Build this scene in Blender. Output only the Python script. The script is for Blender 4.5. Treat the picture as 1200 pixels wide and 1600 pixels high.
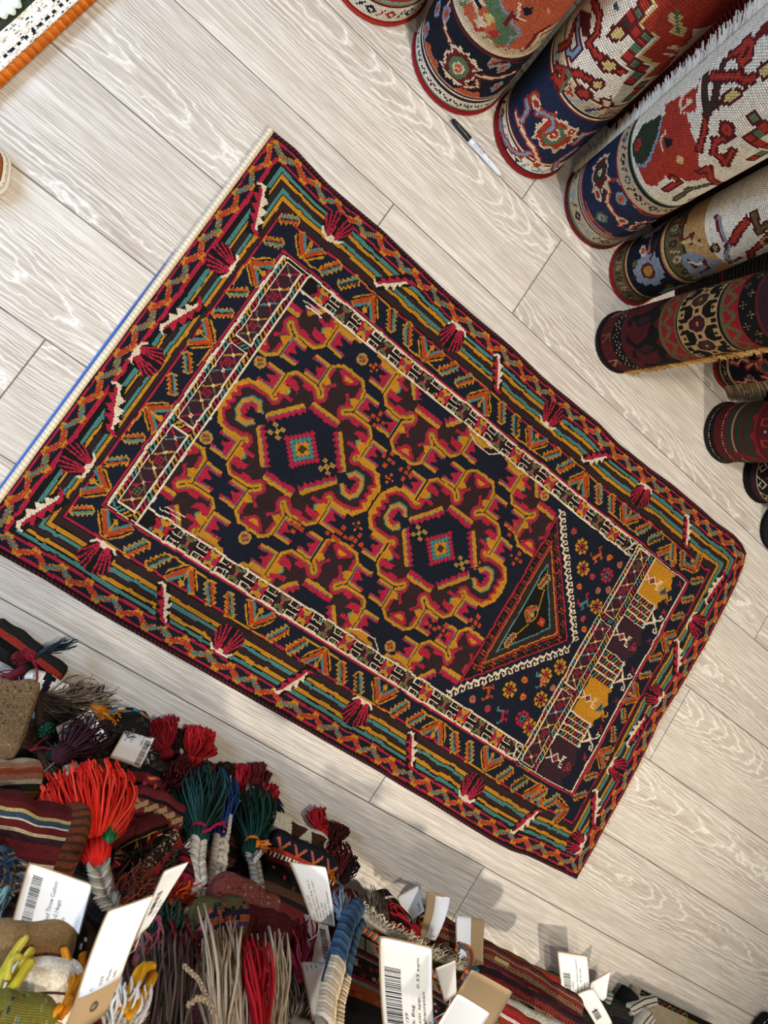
import bpy, bmesh, math, random
import numpy as np
from mathutils import Vector, Matrix
for _o in list(bpy.data.objects): bpy.data.objects.remove(_o)
S = bpy.context.scene
COL = S.collection
random.seed(7)
rng = np.random.default_rng(7)

# ---------------------------------------------------------------- camera
cam_d = bpy.data.cameras.new('camera')
cam = bpy.data.objects.new('camera', cam_d)
COL.objects.link(cam)
cam.matrix_world = Matrix(((0.76216978, -0.56072630, -0.32354788, 0.0),
                           (0.55009426, 0.82444748, -0.13297618, 0.0),
                           (0.34131149, -0.07663142, 0.93682127, 1.25),
                           (0, 0, 0, 1)))
cam_d.sensor_fit = 'VERTICAL'; cam_d.sensor_height = 24.0; cam_d.lens = 1100.0 / 1600.0 * 24.0
cam_d.clip_start = 0.02
cam_d.dof.use_dof = True; cam_d.dof.focus_distance = 1.35; cam_d.dof.aperture_fstop = 8.0
S.camera = cam

# ---------------------------------------------------------------- light and exposure
w = bpy.data.worlds.new('shop_light'); S.world = w; w.use_nodes = True
bg = w.node_tree.nodes['Background']
bg.inputs['Color'].default_value = (1.0, 0.95, 0.88, 1); bg.inputs['Strength'].default_value = 0.32

def lamp(name, kind, loc, aim, power, colour, size=0.1, spot=1.2, blend=0.6):
    l = bpy.data.lights.new(name, kind); l.energy = power; l.color = colour
    if kind == 'AREA': l.shape = 'DISK'; l.size = size
    elif kind == 'SPOT': l.shadow_soft_size = size; l.spot_size = spot; l.spot_blend = blend
    else: l.shadow_soft_size = size
    o = bpy.data.objects.new(name, l); COL.objects.link(o); o.location = loc
    o.rotation_euler = (Vector(aim) - Vector(loc)).to_track_quat('-Z', 'Y').to_euler()
    return o
lamp('ceiling_spot', 'SPOT', (2.45, -1.05, 2.9), (0.45, 0.35, 0.0), 300, (1.0, 0.91, 0.79), 0.07, 0.95, 1.0)
lamp('ceiling_spot', 'SPOT', (0.35, 0.55, 2.8), (0.5, 0.25, 0.0), 135, (1.0, 0.93, 0.83), 0.08, 1.5, 0.9)
lamp('ceiling_spot', 'SPOT', (0.75, -0.80, 2.5), (0.5, -0.3, 0.0), 44, (1.0, 0.90, 0.77), 0.07, 1.6, 0.9)
lamp('window_daylight', 'AREA', (-1.5, 0.05, 1.05), (0.0, 0.1, 0.0), 36, (0.48, 0.68, 1.0), 0.7)
S.view_settings.view_transform = 'Standard'; S.view_settings.look = 'None'
S.view_settings.exposure = 0.0; S.view_settings.gamma = 1.0; S.view_settings.use_curve_mapping = False

# ---------------------------------------------------------------- helpers
def lin(c, k=0.82):
    if isinstance(c, str): c = [int(c[i:i + 2], 16) for i in (0, 2, 4)]
    out = []
    for x in c:
        x /= 255.0
        out.append((x / 12.92 if x <= 0.04045 else ((x + 0.055) / 1.055) ** 2.4) * k)
    return tuple(out) + (1.0,)

def tag(o, label=None, cat=None, group=None, kind=None):
    if label: o['label'] = label
    if cat: o['category'] = cat
    if group: o['group'] = group
    if kind: o['kind'] = kind
    return o

def thing(name, label, cat, loc=(0, 0, 0), group=None):
    o = bpy.data.objects.new(name, None); COL.objects.link(o); o.location = loc; o.empty_display_size = 0.02
    return tag(o, label, cat, group)

def link(name, me, mat, parent=None, kind=None):
    o = bpy.data.objects.new(name, me); COL.objects.link(o)
    if mat: me.materials.append(mat)
    if parent:
        o.parent = parent
        p = parent; off = Vector((0, 0, 0))
        while p: off += Vector(p.location); p = p.parent
        o.location = -off
    if kind: o['kind'] = kind
    return o

class MB:
    """collects quads/tris with a colour per face, built as ONE mesh object"""
    def __init__(s): s.v = []; s.f = []; s.c = []
    def add(s, verts, faces, col):
        b = len(s.v); s.v += [tuple(p) for p in verts]
        s.f += [tuple(i + b for i in f) for f in faces]; s.c += [col] * len(faces)
    def tube(s, pts, rad, col, n=6, cap=True, flat=1.0):
        pts = [Vector(p) for p in pts]; m = len(pts)
        if not hasattr(rad, '__len__'): rad = [rad] * m
        t0 = (pts[1] - pts[0]).normalized()
        a = t0.orthogonal().normalized(); V = []
        for i, p in enumerate(pts):
            t = (pts[min(i + 1, m - 1)] - pts[max(i - 1, 0)])
            t = t.normalized() if t.length > 1e-9 else t0
            a = (a - t * a.dot(t)); a = a.normalized() if a.length > 1e-6 else t.orthogonal().normalized()
            b = t.cross(a)
            for k in range(n):
                th = 2 * math.pi * k / n
                V.append(p + (a * math.cos(th) + b * math.sin(th) * flat) * rad[i])
        F = [(i * n + k, i * n + (k + 1) % n, (i + 1) * n + (k + 1) % n, (i + 1) * n + k) for i in range(m - 1) for k in range(n)]
        if cap: F += [tuple(range(n - 1, -1, -1)), tuple((m - 1) * n + k for k in range(n))]
        s.add(V, F, col)
    def box(s, o, x, y, z, col):
        o, x, y, z = map(Vector, (o, x, y, z))
        V = [o, o + x, o + x + y, o + y, o + z, o + x + z, o + x + y + z, o + y + z]
        s.add(V, [(3, 2, 1, 0), (4, 5, 6, 7), (0, 1, 5, 4), (1, 2, 6, 5), (2, 3, 7, 6), (3, 0, 4, 7)], col)
    def ball(s, c, r, col, n=8, m=6, axis=None, stretch=1.0):
        c = Vector(c); ax = Vector(axis).normalized() if axis else Vector((0, 0, 1))
        a = ax.orthogonal().normalized(); b = ax.cross(a); V = []; F = []
        for i in range(m + 1):
            th = math.pi * i / m
            for k in range(n):
                ph = 2 * math.pi * k / n
                V.append(c + ax * (r * stretch * math.cos(th)) + (a * math.cos(ph) + b * math.sin(ph)) * (r * math.sin(th)))
        for i in range(m):
            for k in range(n): F.append((i * n + k, i * n + (k + 1) % n, (i + 1) * n + (k + 1) % n, (i + 1) * n + k))
        s.add(V, F, col)
    def build(s, name, mat, parent=None, kind=None, smooth=True):
        me = bpy.data.meshes.new(name); me.from_pydata(s.v, [], s.f)
        at = me.attributes.new('kc', 'FLOAT_COLOR', 'FACE')
        at.data.foreach_set('color', np.array([c if len(c) == 4 else tuple(c) + (1,) for c in s.c], np.float32).ravel())
        if smooth: me.polygons.foreach_set('use_smooth', np.ones(len(s.f), bool))
        me.update()
        return link(name, me, mat, parent, kind)

def nodes(name, rough=0.9, spec=0.2):
    m = bpy.data.materials.new(name); m.use_nodes = True; nt = m.node_tree
    b = nt.nodes['Principled BSDF']; b.inputs['Roughness'].default_value = rough
    b.inputs['Specular IOR Level'].default_value = spec
    return m, nt, b
def N(nt, t, **kw):
    n = nt.nodes.new(t)
    for k, v in kw.items():
        if k in ('operation', 'data_type', 'blend_type', 'noise_dimensions', 'attribute_name', 'wave_type', 'interpolation_type'): setattr(n, k, v)
        else: n.inputs[k].default_value = v
    return n
def mth(nt, op, a, b=None, c=None):
    n = nt.nodes.new('ShaderNodeMath'); n.operation = op
    for i, x in enumerate((a, b, c)):
        if x is None: continue
        if isinstance(x, (int, float)): n.inputs[i].default_value = x
        else: nt.links.new(x, n.inputs[i])
    return n.outputs[0]
def mixc(nt, fac, a, b, bt='MIX'):
    n = nt.nodes.new('ShaderNodeMix'); n.data_type = 'RGBA'; n.blend_type = bt
    for i, x in ((0, fac), (6, a), (7, b)):
        if isinstance(x, (int, float, tuple)): n.inputs[i].default_value = x
        else: nt.links.new(x, n.inputs[i])
    return n.outputs[2]

def fabric(name, kind, rough=0.92, bump=0.5, dist=0.002, var=0.35):
    """woven wool: colour from the knots, relief from the weave"""
    m, nt, b = nodes(name, rough, 0.12)
    at = N(nt, 'ShaderNodeAttribute', attribute_name='kc')
    tc = nt.nodes.new('ShaderNodeTexCoord')
    nz = N(nt, 'ShaderNodeTexNoise', Scale=420.0, Detail=2.0); nt.links.new(tc.outputs['Object'], nz.inputs['Vector'])
    n2 = N(nt, 'ShaderNodeTexNoise', Scale=18.0, Detail=3.0); nt.links.new(tc.outputs['Object'], n2.inputs['Vector'])
    k = mth(nt, 'ADD', mth(nt, 'MULTIPLY', nz.outputs[0], var), mth(nt, 'MULTIPLY', n2.outputs[0], var * 0.9))
    k = mth(nt, 'ADD', k, 1.0 - var * 0.95)
    cc = nt.nodes.new('ShaderNodeCombineColor')
    for i in range(3): nt.links.new(k, cc.inputs[i])
    tint = mixc(nt, 1.0, at.outputs['Color'], cc.outputs[0], 'MULTIPLY')
    bp = N(nt, 'ShaderNodeBump', Strength=bump, Distance=dist)
    if kind in ('back', 'kilim'):
        uv = nt.nodes.new('ShaderNodeUVMap'); sx = nt.nodes.new('ShaderNodeSeparateXYZ'); nt.links.new(uv.outputs[0], sx.inputs[0])
        u, v = sx.outputs[0], sx.outputs[1]
        if kind == 'back': u = mth(nt, 'ADD', u, mth(nt, 'MULTIPLY', mth(nt, 'FLOOR', v), 0.5))
        def dome(x):
            f = mth(nt, 'SUBTRACT', mth(nt, 'MULTIPLY', mth(nt, 'FRACT', x), 2.0), 1.0)
            return mth(nt, 'SUBTRACT', 1.0, mth(nt, 'MULTIPLY', f, f))
        hgt = mth(nt, 'MULTIPLY', dome(u), dome(v)) if kind == 'back' else mth(nt, 'ADD', dome(v), mth(nt, 'MULTIPLY', dome(u), 0.35))
        hgt = mth(nt, 'ADD', hgt, mth(nt, 'MULTIPLY', nz.outputs[0], 0.4))
        nt.links.new(hgt, bp.inputs['Height'])
        # the gaps between the knots let the darker warp through
        kk = mth(nt, 'ADD', 0.52 if kind == 'back' else 0.72, mth(nt, 'MULTIPLY', mth(nt, 'POWER', mth(nt, 'MULTIPLY', dome(u), dome(v)), 0.6), 0.72 if kind == 'back' else 0.4)); c3 = nt.nodes.new('ShaderNodeCombineColor')
        for i in range(3): nt.links.new(kk, c3.inputs[i])
        tint = mixc(nt, 1.0, tint, c3.outputs[0], 'MULTIPLY')
    else:
        nt.links.new(nz.outputs[0], bp.inputs['Height'])
    nt.links.new(tint, b.inputs['Base Color']); nt.links.new(bp.outputs[0], b.inputs['Normal'])
    return m
M_PILE = fabric('wool_pile', 'pile', bump=0.7, dist=0.0015)
M_BACK = fabric('knotted_back', 'back', bump=1.0, dist=0.0016, var=0.3)
M_KILIM = fabric('flat_weave', 'kilim', bump=0.9, dist=0.0012, var=0.3)
M_YARN = fabric('yarn', 'pile', bump=0.5, dist=0.0006, var=0.4)
M_PAPER = fabric('paper', 'plain', rough=0.7, bump=0.05, var=0.05)

def quadgrid(X, name, cols, mat, parent=None, extra=None, smooth=True, kind=None):
    """X (ny+1,nx+1,3) points, cols (ny,nx,4) one colour per knot"""
    ny, nx = X.shape[0] - 1, X.shape[1] - 1
    I = np.arange((ny + 1) * (nx + 1)).reshape(ny + 1, nx + 1)
    Q = np.stack([I[:-1, :-1], I[:-1, 1:], I[1:, 1:], I[1:, :-1]], -1).reshape(-1, 4)
    verts = X.reshape(-1, 3); fc = cols.reshape(-1, 4)
    jj, ii = np.meshgrid(np.arange(nx), np.arange(ny))
    uv = np.stack([np.stack([jj, ii], -1), np.stack([jj + 1, ii], -1), np.stack([jj + 1, ii + 1], -1), np.stack([jj, ii + 1], -1)], 2).reshape(-1, 2)
    if extra is not None:
        ev, ef, ec = extra
        Q = np.concatenate([Q, np.asarray(ef) + len(verts)]); verts = np.concatenate([verts, ev]); fc = np.concatenate([fc, ec])
        uv = np.concatenate([uv, np.zeros((len(ef) * 4, 2))])
    me = bpy.data.meshes.new(name); nf = len(Q)
    me.vertices.add(len(verts)); me.vertices.foreach_set('co', np.ascontiguousarray(verts, np.float32).ravel())
    me.loops.add(nf * 4); me.loops.foreach_set('vertex_index', np.ascontiguousarray(Q, np.int32).ravel())
    me.polygons.add(nf); me.polygons.foreach_set('loop_start', np.arange(0, nf * 4, 4, dtype=np.int32))
    me.polygons.foreach_set('loop_total', np.full(nf, 4, np.int32))
    me.polygons.foreach_set('use_smooth', np.full(nf, smooth, bool))
    at = me.attributes.new('kc', 'FLOAT_COLOR', 'FACE'); at.data.foreach_set('color', np.ascontiguousarray(fc, np.float32).ravel())
    ul = me.uv_layers.new(name='UVMap'); ul.data.foreach_set('uv', np.ascontiguousarray(uv, np.float32).ravel())
    me.update(calc_edges=True); me.validate()
    return link(name, me, mat, parent, kind)

# ---------------------------------------------------------------- woven charts: a canvas of knots
PN = {}
PC = []
def pal(**kw):
    for k, h in kw.items(): PN[k] = len(PC); PC.append(lin(h))
pal(navy='161a26', black='15120f', brown='33201f', red='b41f38', gold='c8861c', teal='4d8077', olive='6b6038', cream='ecd2ae',
    rust='b5441f', orange='cf5b1d', white='f2e6cf', maroon='5a1a1c', blue='222b48', sky='86a7ba', green='5b7a58', beige='cdb793',
    ivory='f3ead4', brick='b23a2a', coral='c4603f', wine='6d2124', sand='c59a63', straw='d8c07a', steel='8f9aa8', dgreen='2f3a2a',
    umber='4a2f22', char='2a2724', pink='c93a63', tan='a5825b', plum='3a1f27', crimson='9e1f22', grey='8a8378', slate='3f5468',
    dark='0d0b0b', gold2='b88a3c', lime='a39a3f', violet='5b3d63', mint='8fb0a0', peach='c89070', dusty='8f4a3f', rustbrown='7a3f26', straw2='a8925c')
PC = np.array(PC)
class Chart:
    def __init__(s, W, H, res, bg='navy'):
        s.res = res; s.nx = int(round(W / res)); s.ny = int(round(H / res))
        s.a = np.full((s.ny, s.nx), PN[bg], np.int16); s.clip = None
    def _put(s, m, i0, i1, j0, j1, c):
        if s.clip is not None: m = m & s.clip[i0:i1, j0:j1]
        s.a[i0:i1, j0:j1][m] = PN[c] if isinstance(c, str) else c
    def mask(s, pts):
        p = np.asarray(pts, float) / s.res
        j0 = max(int(p[:, 0].min()) - 1, 0); j1 = min(int(p[:, 0].max()) + 2, s.nx)
        i0 = max(int(p[:, 1].min()) - 1, 0); i1 = min(int(p[:, 1].max()) + 2, s.ny)
        if j1 <= j0 or i1 <= i0: return None
        X, Y = np.meshgrid(np.arange(j0, j1) + .5, np.arange(i0, i1) + .5)
        m = np.zeros(X.shape, bool); n = len(p)
        for k in range(n):
            x0, y0 = p[k]; x1, y1 = p[(k + 1) % n]
            if y0 == y1: continue
            m ^= ((Y >= min(y0, y1)) & (Y < max(y0, y1)) & (X < x0 + (Y - y0) * (x1 - x0) / (y1 - y0)))
        return m, i0, i1, j0, j1
    def poly(s, pts, c):
        r = s.mask(pts)
        if r: s._put(*r, c)
    def rect(s, x0, y0, x1, y1, c): s.poly([(x0, y0), (x1, y0), (x1, y1), (x0, y1)], c)
    def line(s, pts, w, c, close=False):
        pts = list(pts) + ([pts[0]] if close else [])
        for (x0, y0), (x1, y1) in zip(pts[:-1], pts[1:]):
            d = math.hypot(x1 - x0, y1 - y0)
            if d < 1e-6: continue
            ex, ey = (x1 - x0) / d * w / 2, (y1 - y0) / d * w / 2
            s.poly([(x0 - ex - ey, y0 - ey + ex), (x0 - ex + ey, y0 - ey - ex), (x1 + ex + ey, y1 + ey - ex), (x1 + ex - ey, y1 + ey + ex)], c)
    def frame(s, x0, y0, x1, y1, w, c): s.line([(x0, y0), (x1, y0), (x1, y1), (x0, y1)], w, c, True)
    def dia(s, x, y, a, b, c): s.poly([(x - a, y), (x, y - b), (x + a, y), (x, y + b)], c)
    def sq(s, x, y, a, c): s.rect(x - a, y - a, x + a, y + a, c)
    def oct(s, x, y, a, b, c): s.poly([(x - a, y - b * .42), (x - a * .42, y - b), (x + a * .42, y - b), (x + a, y - b * .42), (x + a, y + b * .42), (x + a * .42, y + b), (x - a * .42, y + b), (x - a, y + b * .42)], c)
    def layers(s, m, steps):
        """m a full-size mask; steps [(cells eroded, colour)]"""
        m = m.copy()
        if s.clip is not None: put = s.clip
        else: put = np.ones_like(m)
        k = 0
        for d, c in steps:
            while k < d:
                p = np.pad(m, 1)
                e = p[1:-1, 1:-1] & p[:-2, 1:-1] & p[2:, 1:-1] & p[1:-1, :-2] & p[1:-1, 2:]
                if k % 2: e = e & p[:-2, :-2] & p[2:, 2:] & p[:-2, 2:] & p[2:, :-2]
                m = e; k += 1
            s.a[m & put] = PN[c]
    def full(s, pts):
        o = np.zeros((s.ny, s.nx), bool); r = s.mask(pts)
        if r: m, i0, i1, j0, j1 = r; o[i0:i1, j0:j1] = m
        return o
    def noisewarp(s, amp=1, cell=14):
        gy, gx = s.ny // cell + 3, s.nx // cell + 3
        def field():
            g = rng.normal(0, amp, (gy, gx)); y = np.arange(s.ny) / cell; x = np.arange(s.nx) / cell
            yi, xi = y.astype(int), x.astype(int); fy, fx = (y - yi)[:, None], (x - xi)[None, :]
            return (g[yi][:, xi] * (1 - fy) * (1 - fx) + g[yi + 1][:, xi] * fy * (1 - fx) + g[yi][:, xi + 1] * (1 - fy) * fx + g[yi + 1][:, xi + 1] * fy * fx)
        I, J = np.mgrid[0:s.ny, 0:s.nx]
        s.a = s.a[np.clip(np.rint(I + field()).astype(int), 0, s.ny - 1), np.clip(np.rint(J + field()).astype(int), 0, s.nx - 1)]
    def colours(s, jit=0.10, rows=0.06):
        c = PC[s.a].copy()
        k = 1 + rng.normal(0, jit, s.a.shape) + rng.normal(0, rows, (s.ny, 1))
        c[..., :3] = np.clip(c[..., :3] * k[..., None] + 0.0015, 0, 1)
        return c

def xf(pts, cx=0, cy=0, rot=0, sx=1, sy=1):
    c, n = math.cos(math.radians(rot)), math.sin(math.radians(rot))
    return [(cx + c * x * sx - n * y * sy, cy + n * x * sx + c * y * sy) for x, y in pts]

# ---------------------------------------------------------------- floor of limed oak planks
def wood():
    m, nt, b = nodes('limed_oak', 0.5, 0.35)
    tc = nt.nodes.new('ShaderNodeTexCoord'); oi = nt.nodes.new('ShaderNodeObjectInfo')
    sx = nt.nodes.new('ShaderNodeSeparateXYZ'); nt.links.new(tc.outputs['Object'], sx.inputs[0])
    x, y = sx.outputs[0], sx.outputs[1]; r = oi.outputs['Random']
    def vec(a, b_, c): 
        n = nt.nodes.new('ShaderNodeCombineXYZ')
        for i, q in enumerate((a, b_, c)):
            if isinstance(q, (int, float)): n.inputs[i].default_value = q
            else: nt.links.new(q, n.inputs[i])
        return n.outputs[0]
    ro = mth(nt, 'MULTIPLY', r, 37.0)
    def noise(fx, fy, sc, det=2.0, rg=0.5):
        n = N(nt, 'ShaderNodeTexNoise', Scale=sc, Detail=det, Roughness=rg)
        nt.links.new(vec(mth(nt, 'MULTIPLY', x, fx), mth(nt, 'MULTIPLY', y, fy), ro), n.inputs['Vector']); return n.outputs[0]
    # growth rings: a parabola across the plank bent by slow noise gives cathedral arches
    yc = mth(nt, 'SUBTRACT', y, mth(nt, 'MULTIPLY', mth(nt, 'SUBTRACT', mth(nt, 'FRACT', mth(nt, 'MULTIPLY', r, 7.3)), 0.5), 0.22))
    para = mth(nt, 'MULTIPLY', mth(nt, 'MULTIPLY', yc, yc), 190.0)
    slow = mth(nt, 'MULTIPLY', noise(1.0, 2.0, 2.3, 1.5), 1.25)
    fine = mth(nt, 'MULTIPLY', noise(1.0, 1.6, 24.0, 2.0), 0.16)
    drift = mth(nt, 'MULTIPLY', x, mth(nt, 'ADD', 0.7, mth(nt, 'MULTIPLY', r, 1.3)))
    jag = mth(nt, 'MULTIPLY', noise(3.0, 9.0, 14.0, 2.0), 0.10)
    ring = mth(nt, 'MULTIPLY', mth(nt, 'ADD', mth(nt, 'ADD', mth(nt, 'ADD', para, slow), mth(nt, 'ADD', fine, jag)), drift), 7.5)
    fr = mth(nt, 'FRACT', ring)
    ln = mth(nt, 'POWER', mth(nt, 'SUBTRACT', 1.0, mth(nt, 'ABSOLUTE', mth(nt, 'SUBTRACT', mth(nt, 'MULTIPLY', fr, 2.0), 1.0))), 5.0)
    pore = noise(7.0, 330.0, 1.0, 2.0, 0.6)
    pore2 = noise(22.0, 520.0, 1.0, 1.0, 0.6)
    tone = noise(1.2, 9.0, 2.2, 3.0)
    blot = noise(1.0, 2.0, 5.0, 3.0)
    base = mixc(nt, tone, lin('a89888', 0.88), lin('c8baa7', 0.90))
    pv = mth(nt, 'MULTIPLY', mth(nt, 'SUBTRACT', mth(nt, 'ADD', mth(nt, 'MULTIPLY', pore, 0.65), mth(nt, 'MULTIPLY', pore2, 0.35)), 0.43), 5.0)
    cl = nt.nodes.new('ShaderNodeClamp'); nt.links.new(pv, cl.inputs[0])
    c2 = mixc(nt, mth(nt, 'MULTIPLY', cl.outputs[0], 0.62), base, lin('ebe3d5', 0.98))
    c2 = mixc(nt, mth(nt, 'MULTIPLY', ln, 0.72), c2, lin('f2ecdf', 1.0))
    c2 = mixc(nt, mth(nt, 'MULTIPLY', mth(nt, 'GREATER_THAN', blot, 0.64), 0.0), c2, lin('9c8b78', 0.9))
    pk = mth(nt, 'ADD', 0.90, mth(nt, 'MULTIPLY', mth(nt, 'FRACT', mth(nt, 'MULTIPLY', r, 13.7)), 0.12))
    cc = nt.nodes.new('ShaderNodeCombineColor')
    for i in range(3): nt.links.new(pk, cc.inputs[i])
    c2 = mixc(nt, 1.0, c2, cc.outputs[0], 'MULTIPLY')
    nt.links.new(c2, b.inputs['Base Color'])
    bp = N(nt, 'ShaderNodeBump', Strength=0.25, Distance=0.001)
    nt.links.new(mth(nt, 'ADD', pore, mth(nt, 'MULTIPLY', ln, 0.6)), bp.inputs['Height']); nt.links.new(bp.outputs[0], b.inputs['Normal'])
    return m
M_WOOD = wood()
m, nt, b = nodes('plank_joint', 0.9); b.inputs['Base Color'].default_value = lin('6d665f')
M_JOINT = m
PW, PL = 0.1902, 1.275
floor_me = bpy.data.meshes.new('floor')
_v = [(-1.6, -1.25, -0.03), (3.2, -1.25, -0.03), (3.2, 2.2, -0.03), (-1.6, 2.2, -0.03)]
floor_me.from_pydata(_v + [(x, y, -0.0016) for x, y, z in _v], [], [(3, 2, 1, 0), (4, 5, 6, 7), (0, 1, 5, 4), (1, 2, 6, 5), (2, 3, 7, 6), (3, 0, 4, 7)])
floor = link('floor', floor_me, M_JOINT); tag(floor, 'floor of pale limed oak planks', None, None, 'structure')
def plank_mesh(Lx, Wy):
    g = 0.0009; bv = 0.0011; me = bpy.data.meshes.new('plank')
    x0, x1, y0, y1 = -Lx / 2 + g, Lx / 2 - g, -Wy / 2 + g, Wy / 2 - g
    R0 = [(x0, y0), (x1, y0), (x1, y1), (x0, y1)]; R1 = [(x0 + bv, y0 + bv), (x1 - bv, y0 + bv), (x1 - bv, y1 - bv), (x0 + bv, y1 - bv)]
    V = [(x, y, -0.006) for x, y in R0] + [(x, y, -bv) for x, y in R0] + [(x, y, 0) for x, y in R1]
    F = [(8, 9, 10, 11)] + [(a + i, a + (i + 1) % 4, b_ + (i + 1) % 4, b_ + i) for a, b_ in ((0, 4), (4, 8)) for i in range(4)]
    me.from_pydata(V, [], F); me.materials.append(M_WOOD); return me
PLANK = plank_mesh(PL, PW)
Y0 = 0.8404
starts = {0: 0.4245, 1: 0.115, 2: -0.55, 3: 0.02, 4: -0.2015, 5: 0.7385, 6: 1.0515}
rr = random.Random(3)
for k in range(-6, 11):
    s0 = starts.get(k, rr.uniform(-0.6, 0.6))
    n0 = math.floor((-1.2 - s0) / PL)
    for n in range(n0, n0 + 5):
        xc = s0 + n * PL + PL / 2
        if xc < -1.3 or xc > 3.0: continue
        o = bpy.data.objects.new('plank', PLANK); COL.objects.link(o); o.parent = floor
        o.location = (xc, Y0 - (k + 0.5) * PW, rr.uniform(-0.0003, 0.0))

# ---------------------------------------------------------------- the tribal rug in the middle: one quad per knot
RU, RV, RES = 1400.0, 814.0, 1.8
ch = Chart(RU, RV, RES, 'navy')
UU, VV = np.meshgrid((np.arange(ch.nx) + .5) * RES, (np.arange(ch.ny) + .5) * RES)
dl = np.interp(UU, [0, 6, 30, 43.5, 49.5, 56.5, 66, 72, 79, 87, 91, 126, 132, 400], [0, 8, 31, 37, 43.5, 52.5, 62, 68.5, 77, 93.5, 97.5, 140, 146, 400])
dr = np.interp(RU - UU, [0, 8, 33, 39, 45.5, 53.5, 63, 69.5, 77, 87, 91, 122, 129, 400], [0, 8, 31, 37, 43.5, 52.5, 62, 68.5, 77, 93.5, 97.5, 140, 146, 400])
DD = np.minimum(np.minimum(dl, dr), np.minimum(VV, RV - VV))
wob = np.interp(UU, np.arange(0, 1500, 30), rng.normal(0, .7, 50))
DD = DD + wob * (DD > 3)
def band(a, b, c): ch.a[(DD >= a) & (DD < b)] = PN[c]
band(0, 5.5, 'black'); band(5.5, 9.5, 'red'); band(9.5, 29, 'navy'); band(29, 33, 'red'); band(33, 36, 'black'); band(36, 93, 'brown')
for a, c in ((37, 'teal'), (46, 'gold'), (62, 'teal'), (70.5, 'gold')):
    band(a - 1, a + 8, 'black'); band(a, a + 6.5, c)
band(91, 93.5, 'black'); band(93.5, 97.5, 'red'); band(140, 143.5, 'red'); band(143.5, 145.8, 'black'); band(145.8, 149.3, 'cream')

# running zigzag of the outer border, teal and rust links in turn
def zig(p0, p1, inward, n):
    p0, p1, iv = np.array(p0, float), np.array(p1, float), np.array(inward, float)
    t = (p1 - p0) / np.linalg.norm(p1 - p0); L = np.linalg.norm(p1 - p0); st = L / n
    for i in range(n):
        for hf in (0, 1):
            a = p0 + t * (i + hf / 2) * st + iv * (13 if hf == 0 else 25)
            b = p0 + t * (i + hf / 2 + .5) * st + iv * (25 if hf == 0 else 13)
            core = 'teal' if i % 2 == 0 else 'rust'
            e = (b - a) / np.linalg.norm(b - a)
            ch.line([a - e * 3, b + e * 3], 9.5, 'gold')
            for q in np.arange(.08, 1, .2):
                c = a + (b - a) * q
                ch.line([c - t * 8.5, c + t * 8.5], 1.9, 'red' if core == 'rust' else 'crimson')
            ch.line([a + e * 1, b - e * 1], 5.0, core)
            if core == 'teal': ch.line([a + e * 5, b - e * 5], 2.0, 'green')
zig((16, 814), (1384, 814), (0, -1), 29); zig((16, 0), (1384, 0), (0, 1), 29)
zig((-2, 24), (-2, 790), (1, 0), 16); zig((1401, 24), (1401, 790), (-1, 0), 16)

# fans and serpents lying across the striped border
def fan(x, y, rot, s=1.0):
    q = lambda P: xf(P, x, y, rot, s, s)
    ch.poly(q([(-24, 6), (-5, -5), (5, -5), (24, 6), (27, 36), (8, 46), (-8, 46), (-27, 36)]), 'black')
    for k in (-1, 1):
        for a, b in (((3.5, 4), (8, 45)), ((6, 2), (16, 42)), ((8, 0), (23, 36)), ((10, -1), (28, 27))):
            ch.line(q([(a[0] * k, a[1]), (b[0] * k, b[1])]), 3.1 * s, 'red')
    ch.line(q([(0, 2), (0, 24)]), 4 * s, 'black')
    ch.poly(q([(-7, -3), (0, -9), (7, -3), (4, 3), (-4, 3)]), 'cream')
    ch.line(q([(-22, 3), (-16, -3), (-5, -5), (0, -5), (5, -5), (16, -3), (22, 3)]), 4.2 * s, 'cream')
def serpent(x, y, rot, s=1.0, fl=1):
    q = lambda P: xf(P, x, y, rot, s, s * fl)
    ch.poly(q([(-40, -12), (40, -12), (42, 14), (-42, 14)]), 'black')
    ch.poly(q([(-38, 0), (-36, 6), (-27, 5), (-25, 15), (-11, 4), (-8, 15), (6, 4), (9, 14), (22, 3), (27, 9), (36, 5), (40, -4), (36, -10), (32, -2), (18, 1)]), 'red')
    ch.poly(q([(-42, 6), (-40, -6), (-32, -4), (-23, -5), (-17, -15), (-6, -5), (-1, -16), (11, -5), (16, -14), (25, -4), (32, -6), (36, -1), (30, 0), (-34, 0)]), 'cream')
    ch.line(q([(-39, -3), (-43, 3), (-42, 10)]), 4 * s, 'cream'); ch.line(q([(34, 0), (40, -4), (42, -10)]), 4 * s, 'red')
for x, r in ((181, 0), (478, 180), (752, 0), (1045, 180)): fan(x, 746 if r == 0 else 776, r)
for i, x in enumerate((322, 600, 896, 1205)): serpent(x, 757, 45 if i % 2 == 0 else -56, .86, 1 if i % 2 == 0 else -1)
for x, r in ((168, 180), (432, 0), (724, 180), (1037, 0)): fan(x, 88 if r == 180 else 40, r)
for i, x in enumerate((303, 581, 871, 1200)): serpent(x, 58, -56 if i % 2 == 0 else 62, .86, -1 if i % 2 == 0 else 1)
for y, r in ((590, 90), (380, -90), (181, 90)): fan(74 if r == 90 else 34, y, r, .95)
for i, y in enumerate((695, 473, 281, 86)): serpent(56, y, -66 if i % 2 == 0 else 68, 1.0, -1)
for y, r in ((607, -90), (420, 90), (239, -90), (63, 90)): fan(1330 if r == -90 else 1364, y, r, .92)
for i, y in enumerate((699, 522, 334, 142)): serpent(1348, y, 80 if i % 2 == 0 else -58, .95, -1)

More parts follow.
